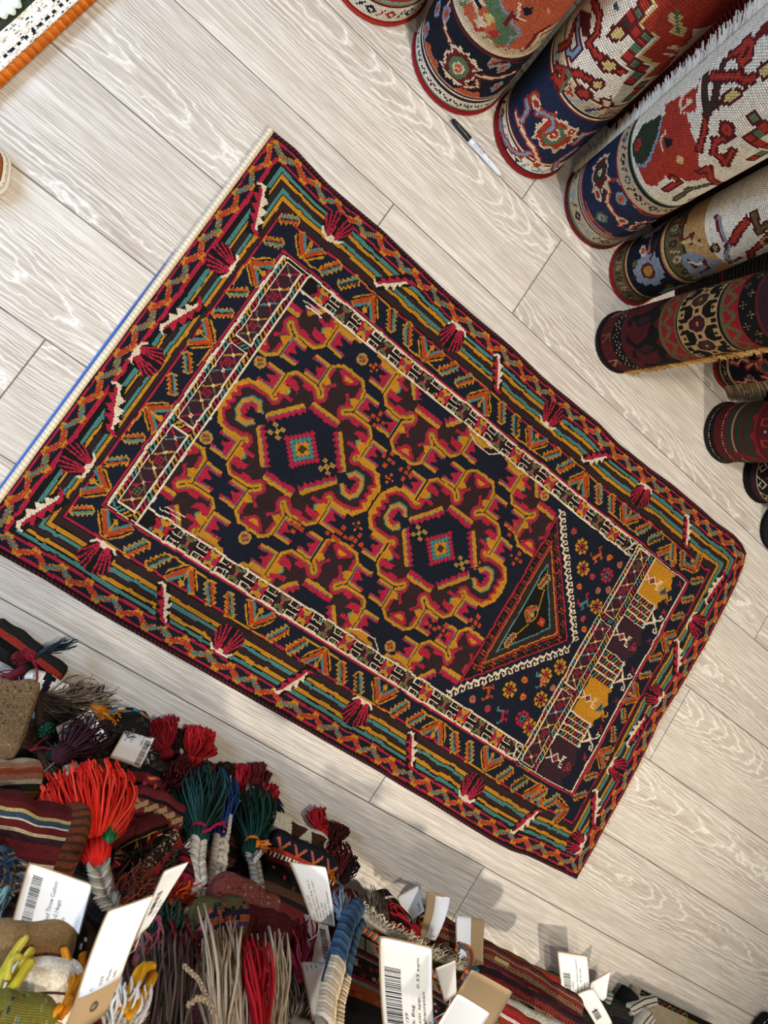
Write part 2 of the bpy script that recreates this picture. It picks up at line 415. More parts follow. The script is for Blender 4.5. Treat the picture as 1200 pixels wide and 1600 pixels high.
# leaf border
def leaf(x, y, rot, s=1.0, fl=1, c1='rust', c2='teal'):
    q = lambda P: xf(P, x, y, rot, s, s * fl)
    def row(n, x0, x1, lo, hi): return [(x0 + (x1 - x0) * i / (2 * n), hi if i % 2 else lo) for i in range(2 * n + 1)]
    ch.poly(q([(-25, 0)] + row(5, -22, 22, 6.5, 12.5) + [(25, 0)] + row(5, 22, -22, -6.5, -12.5)), 'gold')
    ch.poly(q([(-21, .6)] + row(5, -20, 20, 3.6, 9) + [(21, .6)]), c1); ch.poly(q([(21, -.6)] + row(5, 20, -20, -3.6, -9) + [(-21, -.6)]), c2)
    ch.line(q([(-20, 0), (20, 0)]), 2.0, 'black')
def chevron(x, y, rot, s=1.0):
    for k in (-1, 1):
        q = lambda P: xf(P, x, y, rot, s, s * k)
        ch.poly(q([(-1, -1), (15, -3), (44, 22), (38, 34), (26, 32), (0, 9)]), 'gold')
        ch.poly(q([(1, 2), (38, 33), (33, 33), (2, 7)]), 'black')
        ch.poly(q([(4, 1), (11, -2), (41, 23), (37, 30), (4, 6)]), 'rust')
        ch.poly(q([(12, -1), (18, -1), (43, 20), (40, 25)]), 'teal')
    q = lambda P: xf(P, x, y, rot, s, s)
    ch.line(q([(14, 0), (32, 0)]), 3, 'gold'); ch.dia(*q([(34, 0)])[0], 6, 6, 'gold'); ch.line(q([(29, -5), (33, 3)]), 2.4, 'gold')
def vine(P): ch.line(P, 3.0, 'gold')
for i in range(8):
    x = 160 + 147 * i; up = i % 2 == 0; sd = 1 if up else -1
    for top in (1, 0):
        Y = (lambda v: v) if top else (lambda v: RV - v)
        u2 = up if top else not up
        sd = 1 if u2 else -1
        nx = x + 73
        if x > 1260: continue
        chevron(x, Y(697 - 17 * sd), (90 * sd) * (1 if top else -1), .95)
        if x + 120 < 1290:
            sg = 1 if top else -1
            o1, o2 = (682, 719) if u2 else (719, 682)
            for a_, b_ in (((x + 8, o1), (x + 46, o1 + (2 if u2 else -2))), ((x + 100, o2), (x + 147, o2))): vine([(a_[0], Y(a_[1])), (b_[0], Y(b_[1]))])
            rt = (52 if u2 else -56) * sg
            leaf(x + 52, Y(701), rt, .95, 1 if u2 else -1, 'rust', 'teal')
            leaf(x + 94, Y(701), rt, .95, -1 if u2 else 1, 'rust' if i % 3 else 'umber', 'teal')
for i, y in enumerate((617, 467, 312, 166)):
    sd = 1 if i % 2 == 0 else -1
    chevron(108 - 16 * sd, y, 0 if sd > 0 else 180, .9)
    if i < 3:
        vine([(108 - 17 * sd, y - 8), (108 - 15 * sd, y - 46)])
        leaf(107, y - 53, 40 if sd > 0 else -52, .8, 1); leaf(107, y - 98, 40 if sd > 0 else -52, .8, -1)
leaf(107, 672, 36, .8); leaf(107, 720, 36, .8, -1); leaf(107, 118, 36, .8)
for i, y in enumerate((541, 393, 246)):
    sd = 1 if i % 2 == 0 else -1
    chevron(1295 - 15 * sd, y, 0 if sd > 0 else 180, .85)
    vine([(1295 - 14 * sd, y - 8), (1295 - 14 * sd, y - 46)])
    leaf(1294, y - 50, 42 if sd > 0 else -52, .74, 1); leaf(1294, y - 96, 42 if sd > 0 else -52, .74, -1)
leaf(1294, 596, 42, .74); leaf(1294, 640, 42, .74, -1); leaf(1294, 686, 42, .74)

for Y in ((lambda v: v), (lambda v: RV - v)):
    sg = 1 if Y(1) == 1 else -1
    leaf(1196, Y(701), -56 * sg, .9, 1); leaf(1232, Y(701), -56 * sg, .9, -1); chevron(1282, Y(700), 150 * sg, .85)
# inner field
FX0, FX1 = 189.0, 1100.0
ch.rect(136.5, 148, 1268, RV - 148, 'navy')

# medallion, drawn once on its own chart
R2 = 190.0
md = Chart(2 * R2, 2 * R2, RES, 'navy'); md.a[:] = -1
quad = [(3, 173), (25, 171), (41, 156), (42, 114), (26, 101), (27, 98), (39, 109), (50, 111), (85, 111), (100, 95), (101, 50), (92, 46), (92, 44), (101, 49), (128, 50), (150, 47), (168, 23), (171, 0)]
outl = [(a + R2, b + R2) for a, b in quad] + [(a + R2, -b + R2) for a, b in quad[::-1]] + [(-a + R2, -b + R2) for a, b in quad] + [(-a + R2, b + R2) for a, b in quad[::-1]]
mk = md.full(outl)
md.layers(mk, [(0, 'gold'), (3, 'olive'), (4, 'red'), (7, 'brown')])
def m4(P, c, sgn=((1, 1), (-1, 1), (1, -1), (-1, -1))):
    for k, j in sgn: md.poly([(R2 + k * a, R2 + j * b) for a, b in P], c)
H2 = ((1, 1), (-1, 1)); V2 = ((1, 1), (1, -1))
# loops at the two tips
m4([(147, 46), (167, 23), (171, 0), (171, -2), (149, -2), (151, 3), (159, 9), (151, 16), (158, 25), (143, 39)], 'gold')
for a, b in (((143, 38), (158, 25)), ((158, 25), (150, 16)), ((150, 16), (158, 8)), ((158, 8), (150, 0))):
    for k in (-1, 1):
        for j in (-1, 1): md.line([(R2 + k * (a[0] - 2), R2 + j * (a[1] - 1)), (R2 + k * (b[0] - 2), R2 + j * (b[1] - 1))], 5, 'red')
for k in (-1, 1):
    cx = R2 + k * 117
    md.oct(cx, R2, 23, 27, 'teal'); md.oct(cx, R2, 20.5, 24.5, 'gold'); md.oct(cx, R2, 14.5, 18, 'teal'); md.oct(cx, R2, 13, 16.5, 'red'); md.oct(cx - k * 2, R2, 8, 10, 'navy')
    md.poly([(cx - k * 25, R2 - 8), (cx - k * 4, R2 - 6), (cx - k * 4, R2 + 6), (cx - k * 25, R2 + 8)], 'navy')
    md.sq(cx + k * 3, R2 + 4, 2.6, 'red'); md.sq(cx + k * 3, R2 - 4, 2.6, 'red')
# forks at top and bottom
m4([(0, 138), (4, 138), (30, 158), (22, 164), (3, 148)], 'brown'); m4([(0, 130), (7, 132), (5, 140), (0, 140)], 'brown')
m4([(0, 142), (5, 143), (24, 160), (0, 161)], 'red'); m4([(0, 148), (4, 149), (11, 157), (0, 157)], 'gold')
m4([(38, 136), (28, 133), (20, 127), (27, 119), (38, 120)], 'gold'); m4([(20, 127), (27, 119), (29, 121), (22, 128)], 'olive')
m4([(15, 134), (19, 127), (26, 117), (23, 108), (18, 112), (20, 120), (10, 130)], 'red')
# bird heads on the shoulders
m4([(40, 100), (62, 98), (70, 101), (82, 101), (90, 95), (90, 88), (86, 96), (72, 96), (60, 92), (50, 92)], 'red')
m4([(64, 99), (84, 99), (89, 93), (80, 90), (68, 90)], 'brown')
m4([(96, 80), (96, 58), (84, 60), (78, 64), (74, 70), (80, 78), (88, 76)], 'gold'); m4([(74, 70), (80, 78), (82, 76), (77, 69)], 'teal'); m4([(74, 70), (83, 60), (84, 62), (77, 71)], 'teal')
m4([(64, 77), (67, 88), (80, 92), (92, 90), (95, 76), (88, 80), (84, 78), (76, 79), (70, 78)], 'red')
m4([(64, 56), (64, 63), (71, 65), (84, 62), (92, 57), (94, 48), (88, 49), (84, 55), (72, 57)], 'red')
# dark heart with serrated bars
m4([(-2, 68), (30, 68), (38, 60), (84, 14), (100, 9), (100, -2), (-2, -2)], 'navy')
def bar(p, q, n, k=1.0):
    for sx_, sy_ in ((1, 1), (-1, 1), (1, -1), (-1, -1)):
        P = np.array(p) * (sx_, sy_); Q = np.array(q) * (sx_, sy_); t = Q - P; L = np.hypot(*t); t = t / L
        nn = np.array((t[1], -t[0])); nn = nn if np.dot(nn, (P + Q) / 2) < 0 else -nn
        f = lambda a, b: tuple(P + t * a + nn * b + R2)
        md.poly([f(0, 2), f(3, 0), f(L - 3, 0), f(L, 3), f(L, 9), f(0, 9)], 'gold')
        st = L / n
        z = [f(st * (i / 2), 7 if i % 2 else 10) for i in range(2 * n + 1)]; z2 = [f(st * (i / 2), 13 if i % 2 else 19) for i in range(2 * n + 1)]
        z1 = [f(st * (i / 2), 5.5 if i % 2 else 8.5) for i in range(2 * n + 1)]
        md.poly(z1 + z2[::-1], 'teal'); md.poly(z + z2[::-1], 'red')
bar((-27, 84), (32, 84), 5); bar((44, 70), (92, 13), 6)
for i, j in sorted(((i, j) for i in range(-3, 4) for j in range(-3, 4)), key=lambda q: -max(abs(q[0]), abs(q[1]))):
        r = max(abs(i), abs(j)); c = ('umber', 'gold', 'teal', 'red')[r]
        a, b = (i - j) * 5.6, (i + j) * 5.6
        md.sq(R2 + a, R2 + b, 4.3 if r else 6, c)
        pass
for k in (-1, 1):
    for a, b in ((0, 0), (8, 8), (-8, 8), (8, -8), (-8, -8)): md.sq(R2 + k * 57 + a, R2 + b, 4.2, 'gold2'); md.sq(R2 + k * 57 + a, R2 + b, 1.1, 'olive')
# crenellated brackets
br = Chart(42, 50, RES, 'navy'); br.a[:] = -1
bm = br.full([(2, 3), (40, 3), (40, 47), (2, 47)]); br.layers(bm, [(0, 'gold'), (3, 'teal'), (4, 'red')]); br.rect(35, 8.5, 43, 14.5, 'red'); br.rect(35, 35.5, 43, 41.5, 'red')
br.poly([(43, 14.5), (18, 14.5), (20, 20), (27, 22.5), (30, 25), (27, 27.5), (20, 30), (18, 35.5), (43, 35.5)], 'navy'); br.line([(12, 25), (28, 25)], 3.4, 'red')
def stamp(sub, cu, cv, fl=False, clip=None):
    a = sub.a[:, ::-1] if fl else sub.a
    j0 = int(round(cu / RES - a.shape[1] / 2)); i0 = int(round(cv / RES - a.shape[0] / 2))
    ja, jb, ia, ib = max(j0, 0), min(j0 + a.shape[1], ch.nx), max(i0, 0), min(i0 + a.shape[0], ch.ny)
    if jb <= ja or ib <= ia: return
    s = a[ia - i0:ib - i0, ja - j0:jb - j0]; m = s >= 0
    if clip is not None: m = m & clip[ia:ib, ja:jb]
    ch.a[ia:ib, ja:jb][m] = s[m]
FCLIP = (UU > 190) & (UU < FX1) & (VV > 180.5) & (VV < RV - 180.5)
tri = ch.full([(872, 600), (886, 606), (1068, 407), (886, 208), (872, 214)])
FCLIP &= ~tri & ((UU < 884) | (np.abs(VV - 407) < -1))
fc0 = (UU > 190) & (UU < FX1) & (VV > 180.5) & (VV < RV - 180.5) & ~(UU > 884)
MC = [(354, 407), (694, 407)] + [(184 + 340 * i, 407 + s_ * 268) for i in range(3) for s_ in (-1, 1)]
for x, y in MC: stamp(md, x, y, False, fc0)
for x, y in MC:
    for k in (-1, 1):
        for j in (-1, 1):
            stamp(br, x + k * 118, y + j * 71, k < 0, fc0); stamp(br, x + k * 57, y + j * 134, k < 0, fc0)
            ch.clip = fc0
            ch.line([(x + k * 100, y + j * 49), (x + k * 100, y + j * 94)], 2, 'black'); ch.line([(x + k * 41.5, y + j * 113), (x + k * 41.5, y + j * 156)], 2, 'black')
ch.line([(524, 383), (524, 431)], 2.4, 'black')
# small fillings on the dark ground
def quin(u, v, c='rust', a=5.0, g=12):
    for x, y in ((0, 0), (g, 0), (-g, 0), (0, g), (0, -g)): ch.sq(u + x, v + y, a * .8, c)
def octo(u, v, s=11):
    ch.oct(u, v, s, s, 'gold2'); ch.dia(u, v, s * .8, s * .8, 'olive'); ch.line([(u - s * .6, v - s * .6), (u + s * .6, v + s * .6)], 2, 'gold'); ch.sq(u - s * .45, v + s * .1, 2.5, 'red'); ch.sq(u + s * .45, v - s * .1, 2.5, 'red')
for p in ((205, 489), (203, 327), (354, 608), (357, 222), (835, 623), (711, 200)): octo(*p)
for p in ((443, 536), (503, 488), (547, 486), (424, 289), (501, 322), (535, 327), (493, 310), (811, 525), (853, 482), (794, 279), (847, 327), (763, 272)): quin(*p)
for p in ((381, 609), (525, 459), (522, 351), (785, 423)): quin(*p, 'orange', 3.0, 8)
# prayer-arch triangle
ch.clip = fc_in = (UU > 150) & (UU < FX1) & (VV > 180.5) & (VV < RV - 180.5)
T = lambda o: [(886 + o, 603 - o * 2.35), (1065 - o * 1.42, 407), (886 + o, 211 + o * 2.35)]
ch.rect(884, 180, FX1, RV - 180, 'navy')
for o, c in ((0, 'red'), (2.8, 'black'), (18, 'red'), (20.5, 'black'), (22.5, 'gold'), (25.2, 'brown'), (38, 'teal'), (41, 'black')): ch.poly(T(o), c)
ch.poly([(884, 180), (886, 180), (886, RV - 180), (884, RV - 180)], 'black')
A, B_, C_ = [np.array(p) for p in T(10)]
for P, Q, n in ((A, B_, 17), (B_, C_, 17), (C_, A, 21)):
    for i in range(1, n):
        c = P + (Q - P) * i / n
        for k in range(3): ch.sq(c[0] - 4 + k * 4, c[1] + (k % 2) * 2 - 1, 1.5, 'rust' if i % 2 else 'umber')
        for k in range(3): ch.sq(c[0] - 4 + k * 4, c[1] + 6, 1.5, 'rust' if i % 2 else 'umber')
chevron(934, 408, 0, .62); leaf(940, 478, 78, .75); leaf(940, 338, 78, .75, -1); ch.line([(946, 355), (966, 408), (950, 465)], 2.2, 'gold')
ch.sq(984, 406, 8, 'rust'); ch.dia(984, 406, 6, 6, 'red'); ch.sq(984, 406, 2, 'gold')
# white hooked vine outside the arch
for (x0, y0), (x1, y1), sg in (((882, 619), (1079, 412), 1), ((1079, 402), (872, 186), -1)):
    n = 19; L = math.hypot(x1 - x0, y1 - y0); tx, ty = (x1 - x0) / L, (y1 - y0) / L; nx_, ny_ = -ty, tx
    if nx_ * (1 if x1 > x0 else 1) < 0: nx_, ny_ = -nx_, -ny_
    st = L / n
    for i in range(n):
        c = lambda a, b: (x0 + tx * (i * st + a) + nx_ * b, y0 + ty * (i * st + a) + ny_ * b)
        ch.poly([c(0, -5), c(st * .55, 1), c(st * 1.1, -5), c(st * 1.1, 0), c(st * .6, 7), c(0, 0)], 'cream')
        ch.line([c(st * .5, 3), c(st * .5, 12), c(st * .98, 12), c(st * .98, 7)], 2.7, 'cream')
# spandrel fillings
def rosette(u, v, c, r=13):
    for k in range(8):
        th = math.pi / 4 * k + .39; ch.sq(u + r * math.cos(th), v + r * math.sin(th), 3.6, c)
        ch.line([(u + r * .6 * math.cos(th), v + r * .6 * math.sin(th)), (u + r * math.cos(th), v + r * math.sin(th))], 2.2, c)
    ch.frame(u - 4, v - 5, u + 4, v + 5, 2.2, 'red' if c != 'red' else 'teal')
def gem(u, v, a='orange', b='teal', s=7):
    ch.oct(u, v, s, s, a); ch.poly([(u - s, v), (u, v), (u, v + s)], b); ch.poly([(u + s, v), (u, v), (u, v - s)], b); ch.dia(u, v, 3, 3, 'red')
def dog(u, v, rot, c, c2):
    q = lambda P: xf(P, u, v, rot)
    ch.line(q([(-10, -2), (9, -2)]), 6, c); ch.line(q([(-8, -12), (-8, 0)]), 3, c); ch.line(q([(7, -12), (7, 0)]), 3, c); ch.line(q([(9, 0), (11, 11), (17, 11)]), 3.6, c2)
    ch.line(q([(-10, 0), (-15, 8), (-12, 11)]), 2.6, c2); ch.line(q([(-12, -12), (-6, -12)]), 2.4, c); ch.line(q([(4, -12), (11, -12)]), 2.4, c)
for p, c in (((976, 587), 'gold'), ((1008, 552), 'gold'), ((1070, 572), 'red'), ((1087, 503), 'gold'), ((1081, 352), 'gold'), ((998, 254), 'gold'), ((1080, 272), 'gold'), ((1061, 220), 'red'), ((1059, 319), 'gold'), ((1089, 213), 'gold')): rosette(*p, c)
for i, p in enumerate(((1052, 605), (1086, 606), (1039, 550), (1022, 516), (1070, 533), (1072, 464), (1088, 448), (1092, 549), (941, 604), (1037, 258), (932, 200), (975, 200), (1020, 287), (1091, 306))): gem(*p, ('orange', 'coral', 'red')[i % 3], ('gold', 'teal', 'olive')[i % 3])
for p, r, c, c2 in (((1022, 593), 60, 'orange', 'rust'), ((1052, 495), 60, 'teal', 'red'), ((955, 226), 120, 'rust', 'orange'), ((1014, 204), 120, 'red', 'teal'), ((1056, 304), 120, 'coral', 'teal')): dog(*p, r, c, c2)
ch.clip = None

# star bands along both sides
def star(u, v, a, b, c):
    for k in range(4):
        q = lambda P: xf(P, u, v, 90 * k)
        ch.poly(q([(0, 2), (8, 7), (9, 15.5), (0, 11), (-9, 15.5), (-8, 7)]), a if k % 2 else b)
    ch.sq(u, v, 2.6, c)
for top in (1, 0):
    Y = (lambda v: v) if top else (lambda v: RV - v)
    y0, y1 = sorted((Y(635), Y(668))); ch.rect(188, y0, FX1, y1, 'black')
    ch.line([(188, Y(635)), (FX1, Y(635))], 3.6, 'cream'); ch.line([(188, Y(668)), (FX1, Y(668))], 3.0, 'cream')
    for i in range(18):
        u = 228 + 50.2 * i
        if u > 1085: break
        a, b, c = (('red', 'gold', 'teal'), ('brown', 'olive', 'pink'))[i % 2]
        for du in (-15, 15):                      # dotted nets in the corners of each star
            for dv in (-10, 10):
                for ax_ in (-6, -2.4, 2.4, 6):
                    for ay_ in (-5.4, -1.8, 1.8, 5.4):
                        if abs(ax_) > 4 or abs(ay_) > 4: ch.sq(u + du + ax_, Y(651.5 + dv) + ay_, .85, 'cream')
                ch.sq(u + du, Y(651.5 + dv), 2.4, ('red', 'teal', 'brown')[(i + (du > 0) + (dv > 0)) % 3])
        star(u, Y(651.5), a, b, c)
        for vv in (661, 642):
            x = u + 25.5
            ch.rect(x - 11, Y(vv) - 6, x + 11, Y(vv) + 6, 'cream'); ch.rect(x - 8.8, Y(vv) - 3.8, x + 8.8, Y(vv) + 3.8, 'black'); ch.rect(x - 5, Y(vv) - 1.2, x + 5, Y(vv) + 1.2, ('brown', 'olive', 'brown')[i % 3])
    ch.rect(1078, min(Y(637), Y(667)), 1099, max(Y(637), Y(667)), 'black')
    ch.line([(1099, Y(640)), (1088, Y(640)), (1088, Y(648)), (1096, Y(650))], 2.6, 'cream'); ch.line([(1078, Y(664)), (1090, Y(657)), (1090, Y(664)), (1096, Y(664))], 2.8, 'cream'); ch.line([(1079, Y(638)), (1092, Y(660))], 3, 'cream')
    for o in (0, 7): ch.line([(207 + o, Y(626 - o)), (246 + o * .4, Y(626 - o))], 2.4, 'cream')
    ch.line([(618, Y(628)), (640, Y(618)), (676, Y(618)), (694, Y(632))], 2.2, 'cream')

# cross bands with panels of lattice
def barber(P, Q, w, n, k0=0):
    P, Q = np.array(P, float), np.array(Q, float); t = (Q - P) / np.linalg.norm(Q - P); nn = np.array((-t[1], t[0])); st = np.linalg.norm(Q - P) / n
    for i in range(n):
        c = ('teal', 'gold', 'red')[(i // 2 + k0) % 3]; a = P + t * st * (i + .5)
        ch.line([a - nn * w * .38 - t * st * .3, a - nn * w * .05], 3.2, c); ch.line([a + nn * w * .38 + t * st * .3, a + nn * w * .05], 3.2, c)
def lattice(x0, y0, x1, y1, k0=0):
    ch.rect(x0, y0, x1, y1, 'plum'); ch.frame(x0, y0, x1, y1, 3.0, 'cream')
    n = 5; st = (y1 - y0) / n; xm = (x0 + x1) / 2
    for i in range(n):
        y = y0 + st * (i + .5); c = ('gold', 'red', 'olive', 'gold', 'teal')[(i + k0) % 5]; c2 = ('red', 'olive', 'gold', 'olive', 'red')[(i + k0) % 5]
        ch.line([(x0 + 4, y - 10), (x1 - 4, y + 10)], 2.8, c); ch.line([(x0 + 4, y + 10), (x1 - 4, y - 10)], 2.8, c2); ch.frame(xm - 2, y - 2, xm + 2, y + 2, 1.8, 'cream')
        if i < n - 1 and i % 2 == k0 % 2:
            for a in (-5, 0, 5):
                for b in (-5, 0, 5): ch.sq(xm + a, y + st / 2 + b, 1.7, 'red' if (i + k0) % 3 else 'olive')
ch.rect(136.5, 148, 189, RV - 148, 'black')
ch.line([(188.5, 148), (188.5, RV - 148)], 3.2, 'cream')
barber((140, 150), (140, 664), 8, 58); barber((182, 150), (182, 664), 9, 58, 1)
for i, (a, b) in enumerate(((160, 313), (328, 487), (502, 660))): lattice(145, a, 176, b, i); barber((146, a - 8), (176, a - 8), 8, 4, i)
ch.rect(1099, 148, 1162, RV - 148, 'black')
ch.line([(1101, 148), (1103, RV - 148)], 3.0, 'cream'); ch.line([(1158, 148), (1163, RV - 148)], 3.0, 'cream')
barber((1107, 150), (1108, 664), 8, 58); barber((1152, 150), (1154, 664), 9, 58, 2)
for i, (a, b) in enumerate(((152, 316), (329, 487), (503, 662))): lattice(1113, a, 1146, b, i + 1); barber((1114, a - 7), (1146, a - 7), 8, 4, i)
# the row of houses and striped cloths across the end panel
ch.rect(1164, 148, 1268, RV - 148, 'navy')
ys = [664, 582, 526, 440, 374, 286, 232, 150]
for i in range(7):
    y1, y0 = ys[i], ys[i + 1]; ym = (y0 + y1) / 2
    if i % 2 == 0:
        c = 'gold' if i in (0, 4) else 'plum'
        n = 4; z = []
        for k in range(n): z += [(1236, y0 + (y1 - y0) * k / n), (1228 + 16 * (k == 1 or k == 2), y0 + (y1 - y0) * (k + .5) / n)]
        ch.poly([(1164, y0), (1164, y1), (1236, y1)] + z[::-1], c)
        ch.line([(1164, ym + 8), (1175, ym), (1164, ym - 8)], 2.8, 'cream')
        for f, cc in ((11, 'cream'), (8, 'black'), (5, 'red')): ch.dia(1186, ym, f, f, cc)
        ch.line([(1196, ym), (1204, ym)], 3, 'cream')
        for a in (-1, 1):
            ch.line([(1203, ym), (1203, ym + a * 11), (1211, ym + a * 11)], 2.8, 'cream'); ch.line([(1203, ym + a * 5), (1210, ym + a * 5)], 2.4, 'cream')
        ch.poly([(1218, ym - 16), (1240, ym - 6), (1226, ym + 10)], 'teal' if c == 'gold' else 'red'); ch.poly([(1222, ym - 11), (1235, ym - 5), (1227, ym + 4)], 'black'); ch.dia(1228, ym - 5, 3, 3, 'red' if c == 'gold' else 'teal')
        if c == 'gold': ch.line([(1240, ym - 4), (1250, ym - 14), (1256, ym - 8), (1252, ym - 2)], 3.4, 'gold'); ch.line([(1244, ym - 16), (1254, ym - 22)], 3, 'rust')
    else:
        ch.rect(1164, y0, 1226, y1, 'black')
        for k in range(5):
            y = y0 + (y1 - y0) * k / 4; ch.line([(1163, y), (1226, y)], 2.6, 'cream')
            if k < 4:
                for a in range(7): ch.line([(1168 + a * 8.5, y + 2.5), (1172 + a * 8.5, y + (y1 - y0) / 4 - 2.5)], 3.6, ('teal', 'gold', 'red')[(a + k) % 3])
        ch.poly([(1224, y0 - 4), (1232, y0 + 4), (1226, y0 + 10), (1246, ym - 4), (1246, ym + 4), (1226, y1 - 10), (1232, y1 - 4), (1224, y1 + 4)], 'cream')
        ch.poly([(1227, y0 + 14), (1240, ym), (1227, y1 - 14)], 'black'); ch.poly([(1229, y0 + 19), (1237, ym), (1229, y1 - 19)], 'plum')
        for a in (-1, 1): ch.line([(1244, ym), (1258, ym + a * 10), (1262, ym + a * 18), (1254, ym + a * 20), (1253, ym + a * 14)], 3.2, 'cream')
    ch.sq(1258, ym + 30, 1.6, 'red'); ch.line([(1252, ym + 26), (1262, ym + 36)], 1.8, 'red'); ch.line([(1262, ym + 26), (1252, ym + 36)], 1.8, 'red')
# abrash: bands of slightly different dye lot, and hand-woven wander
ch.noisewarp(.55, 9)
cols = ch.colours(.13, .05)
ab = np.interp(np.arange(ch.nx), np.arange(0, ch.nx + 60, 45), 1 + rng.normal(0, .05, len(np.arange(0, ch.nx + 60, 45))))
cols[..., :3] *= ab[None, :, None] * 0.70
# geometry: slightly wavy outline, 7 mm thick
G = np.array([[0.00099646048, -1.5079e-05, -0.109845092], [1.35618569e-05, 0.00101681931, -0.237566807], [4.142568e-06, 2.43994e-05, 1.0]])
topx = [-10, 0, 46, 127, 167, 252, 340, 425, 511, 598, 690, 753, 857, 931, 1028, 1113, 1215, 1271, 1339, 1370, 1400]
topy = [825, 825, 828, 819, 820, 822, 818, 815, 816, 819, 814, 816, 820, 815, 820, 827, 829, 829, 835, 832, 820]
botx = [-10, 0, 124, 214, 500, 825, 899, 974, 1053, 1142, 1203, 1249, 1300, 1400]
boty = [0, 0, 0, -4, -6, -9, -12, -13, -17, -20, -19, -12, -9, -5]
rx = [0, 271, 375, 515, 578, 670, 740, 790, 814]; ry = [1399, 1406, 1399, 1410, 1412, 1412, 1408, 1402, 1392]
def rugxy(u, v):
    tu = np.interp(u, topx, topy) - 814; bu = np.interp(u, botx, boty); ru = np.interp(v, rx, ry) - 1400
    v2 = v + tu * np.clip((v - 560) / 254, 0, 1) + bu * np.clip(1 - v / 254, 0, 1); u2 = u + ru * np.clip((u - 1240) / 160, 0, 1)
    W = G[2, 0] * u2 + G[2, 1] * v2 + G[2, 2]
    return (G[0, 0] * u2 + G[0, 1] * v2 + G[0, 2]) / W, (G[1, 0] * u2 + G[1, 1] * v2 + G[1, 2]) / W
def rugz(u, v):
    e = np.minimum(np.minimum(u, 1400 - u), np.minimum(v, 814 - v))
    return 0.0072 - 0.0028 * np.exp(-np.maximum(e, 0) / 2.5) + 0.0012 * np.sin(u / 95.0 + v / 160.0) * np.exp(-e / 90) + 0.0006 * np.sin(v / 21.0 + u / 47)
gu, gv = np.meshgrid(np.linspace(0, RU, ch.nx + 1), np.linspace(0, RV, ch.ny + 1))
gx, gy = rugxy(gu, gv); X = np.stack([gx, gy, rugz(gu, gv)], -1)
ring = np.concatenate([X[0, :], X[1:, -1], X[-1, -2::-1], X[-2:0:-1, 0]]); nr = len(ring)
idx = np.arange((ch.ny + 1) * (ch.nx + 1)).reshape(ch.ny + 1, ch.nx + 1)
ri = np.concatenate([idx[0, :], idx[1:, -1], idx[-1, -2::-1], idx[-2:0:-1, 0]])
low = ring.copy(); low[:, 2] = 0.0006; base = idx.size
ef = np.stack([ri, base + np.arange(nr), base + (np.arange(nr) + 1) % nr, np.roll(ri, -1)], -1)[:, ::-1] - base
rug = thing('area_rug', 'dark navy tribal rug with gold and red medallions lying flat on the floor', 'rug', (0.58, 0.18, 0))
quadgrid(X, 'wool_field', cols, M_PILE, rug, (low, ef, np.tile(lin('2a1c1a'), (nr, 1))), False)
def edge_pts(fn, a, b, n, off=0.0, z=0.004):
    out = []
    for t in np.linspace(a, b, n):
        u, v = fn(t); x, y = rugxy(np.array(u), np.array(v)); out.append((float(x), float(y), z + 0.0003 * math.sin(t / 17)))
    return out
for nm, fn in (('selvedge', lambda t: (t, 815.5)), ('selvedge', lambda t: (t, -1.5))):
    mb = MB(); P = edge_pts(fn, 2, 1398, 360)
    mb.tube(P, [0.0032 + 0.0005 * (i % 2) for i in range(len(P))], lin('2b1719'), 7); o = mb.build(nm, M_YARN, rug)
    mb = MB()
    for i in range(0, 359):                      # slanting overcast stitches
        p = Vector(P[i]); q = Vector(P[i + 1]); s_ = 1 if fn(0)[1] > 0 else -1
        mb.tube([p + Vector((0, -.0032 * s_, .0012)), p.lerp(q, .5) + Vector((0, 0, .0042)), q + Vector((0, .0032 * s_, .0008))], .0007, lin('7d2f38' if i % 2 else '3a1a20'), 4, False)
    mb.build('overcast_stitching', M_YARN, o, 'stuff')
# plaited cream end and its bluish painted shadow on one end, short frayed warps on the other
mb = MB(); P = edge_pts(lambda t: (-4.5, t), -2, 818, 330)
for k in range(len(P) - 1):
    p, q = Vector(P[k]), Vector(P[k + 1]); c = lin(('ecd9b8', 'dcc6a2', 'f2e3c8')[k % 3])
    mb.tube([p + Vector((.0055, 0, .0006)), (p + q) / 2 + Vector((.001, .0008, .0044)), q + Vector((-.0055, .0008, .0004))], [.0016, .0025, .0017], c, 6)
mb.build('plaited_end', M_YARN, rug, 'stuff')
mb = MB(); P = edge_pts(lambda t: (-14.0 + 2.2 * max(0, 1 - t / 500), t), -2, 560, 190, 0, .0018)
mb.tube(P, [.0020 * min(1, (len(P) - i) / 60) + .0003 for i in range(len(P))], lin('4a6fc4'), 6); mb.build('blue_edge_shadow', M_YARN, rug)  # thin blue tube painting the daylight-tinted shadow beside the plaited end
mb = MB()
for k in range(430):
    t = 2 + k * 1.89 + random.uniform(-.5, .5); u = 1400; x, y = rugxy(np.array(1400.0), np.array(float(t))); x, y = float(x), float(y); L = random.uniform(.003, .010); a = random.uniform(-.004, .004)
    mb.tube([(x - .002, y, .004), (x + L * .5, y + a * .4, .0046), (x + L, y + a, .0014)], [.0010, .0009, .0005], lin(random.choice(('ead9bb', 'd9c29c', 'c9a77e'))), 4)
mb.build('frayed_end', M_YARN, rug, 'stuff')

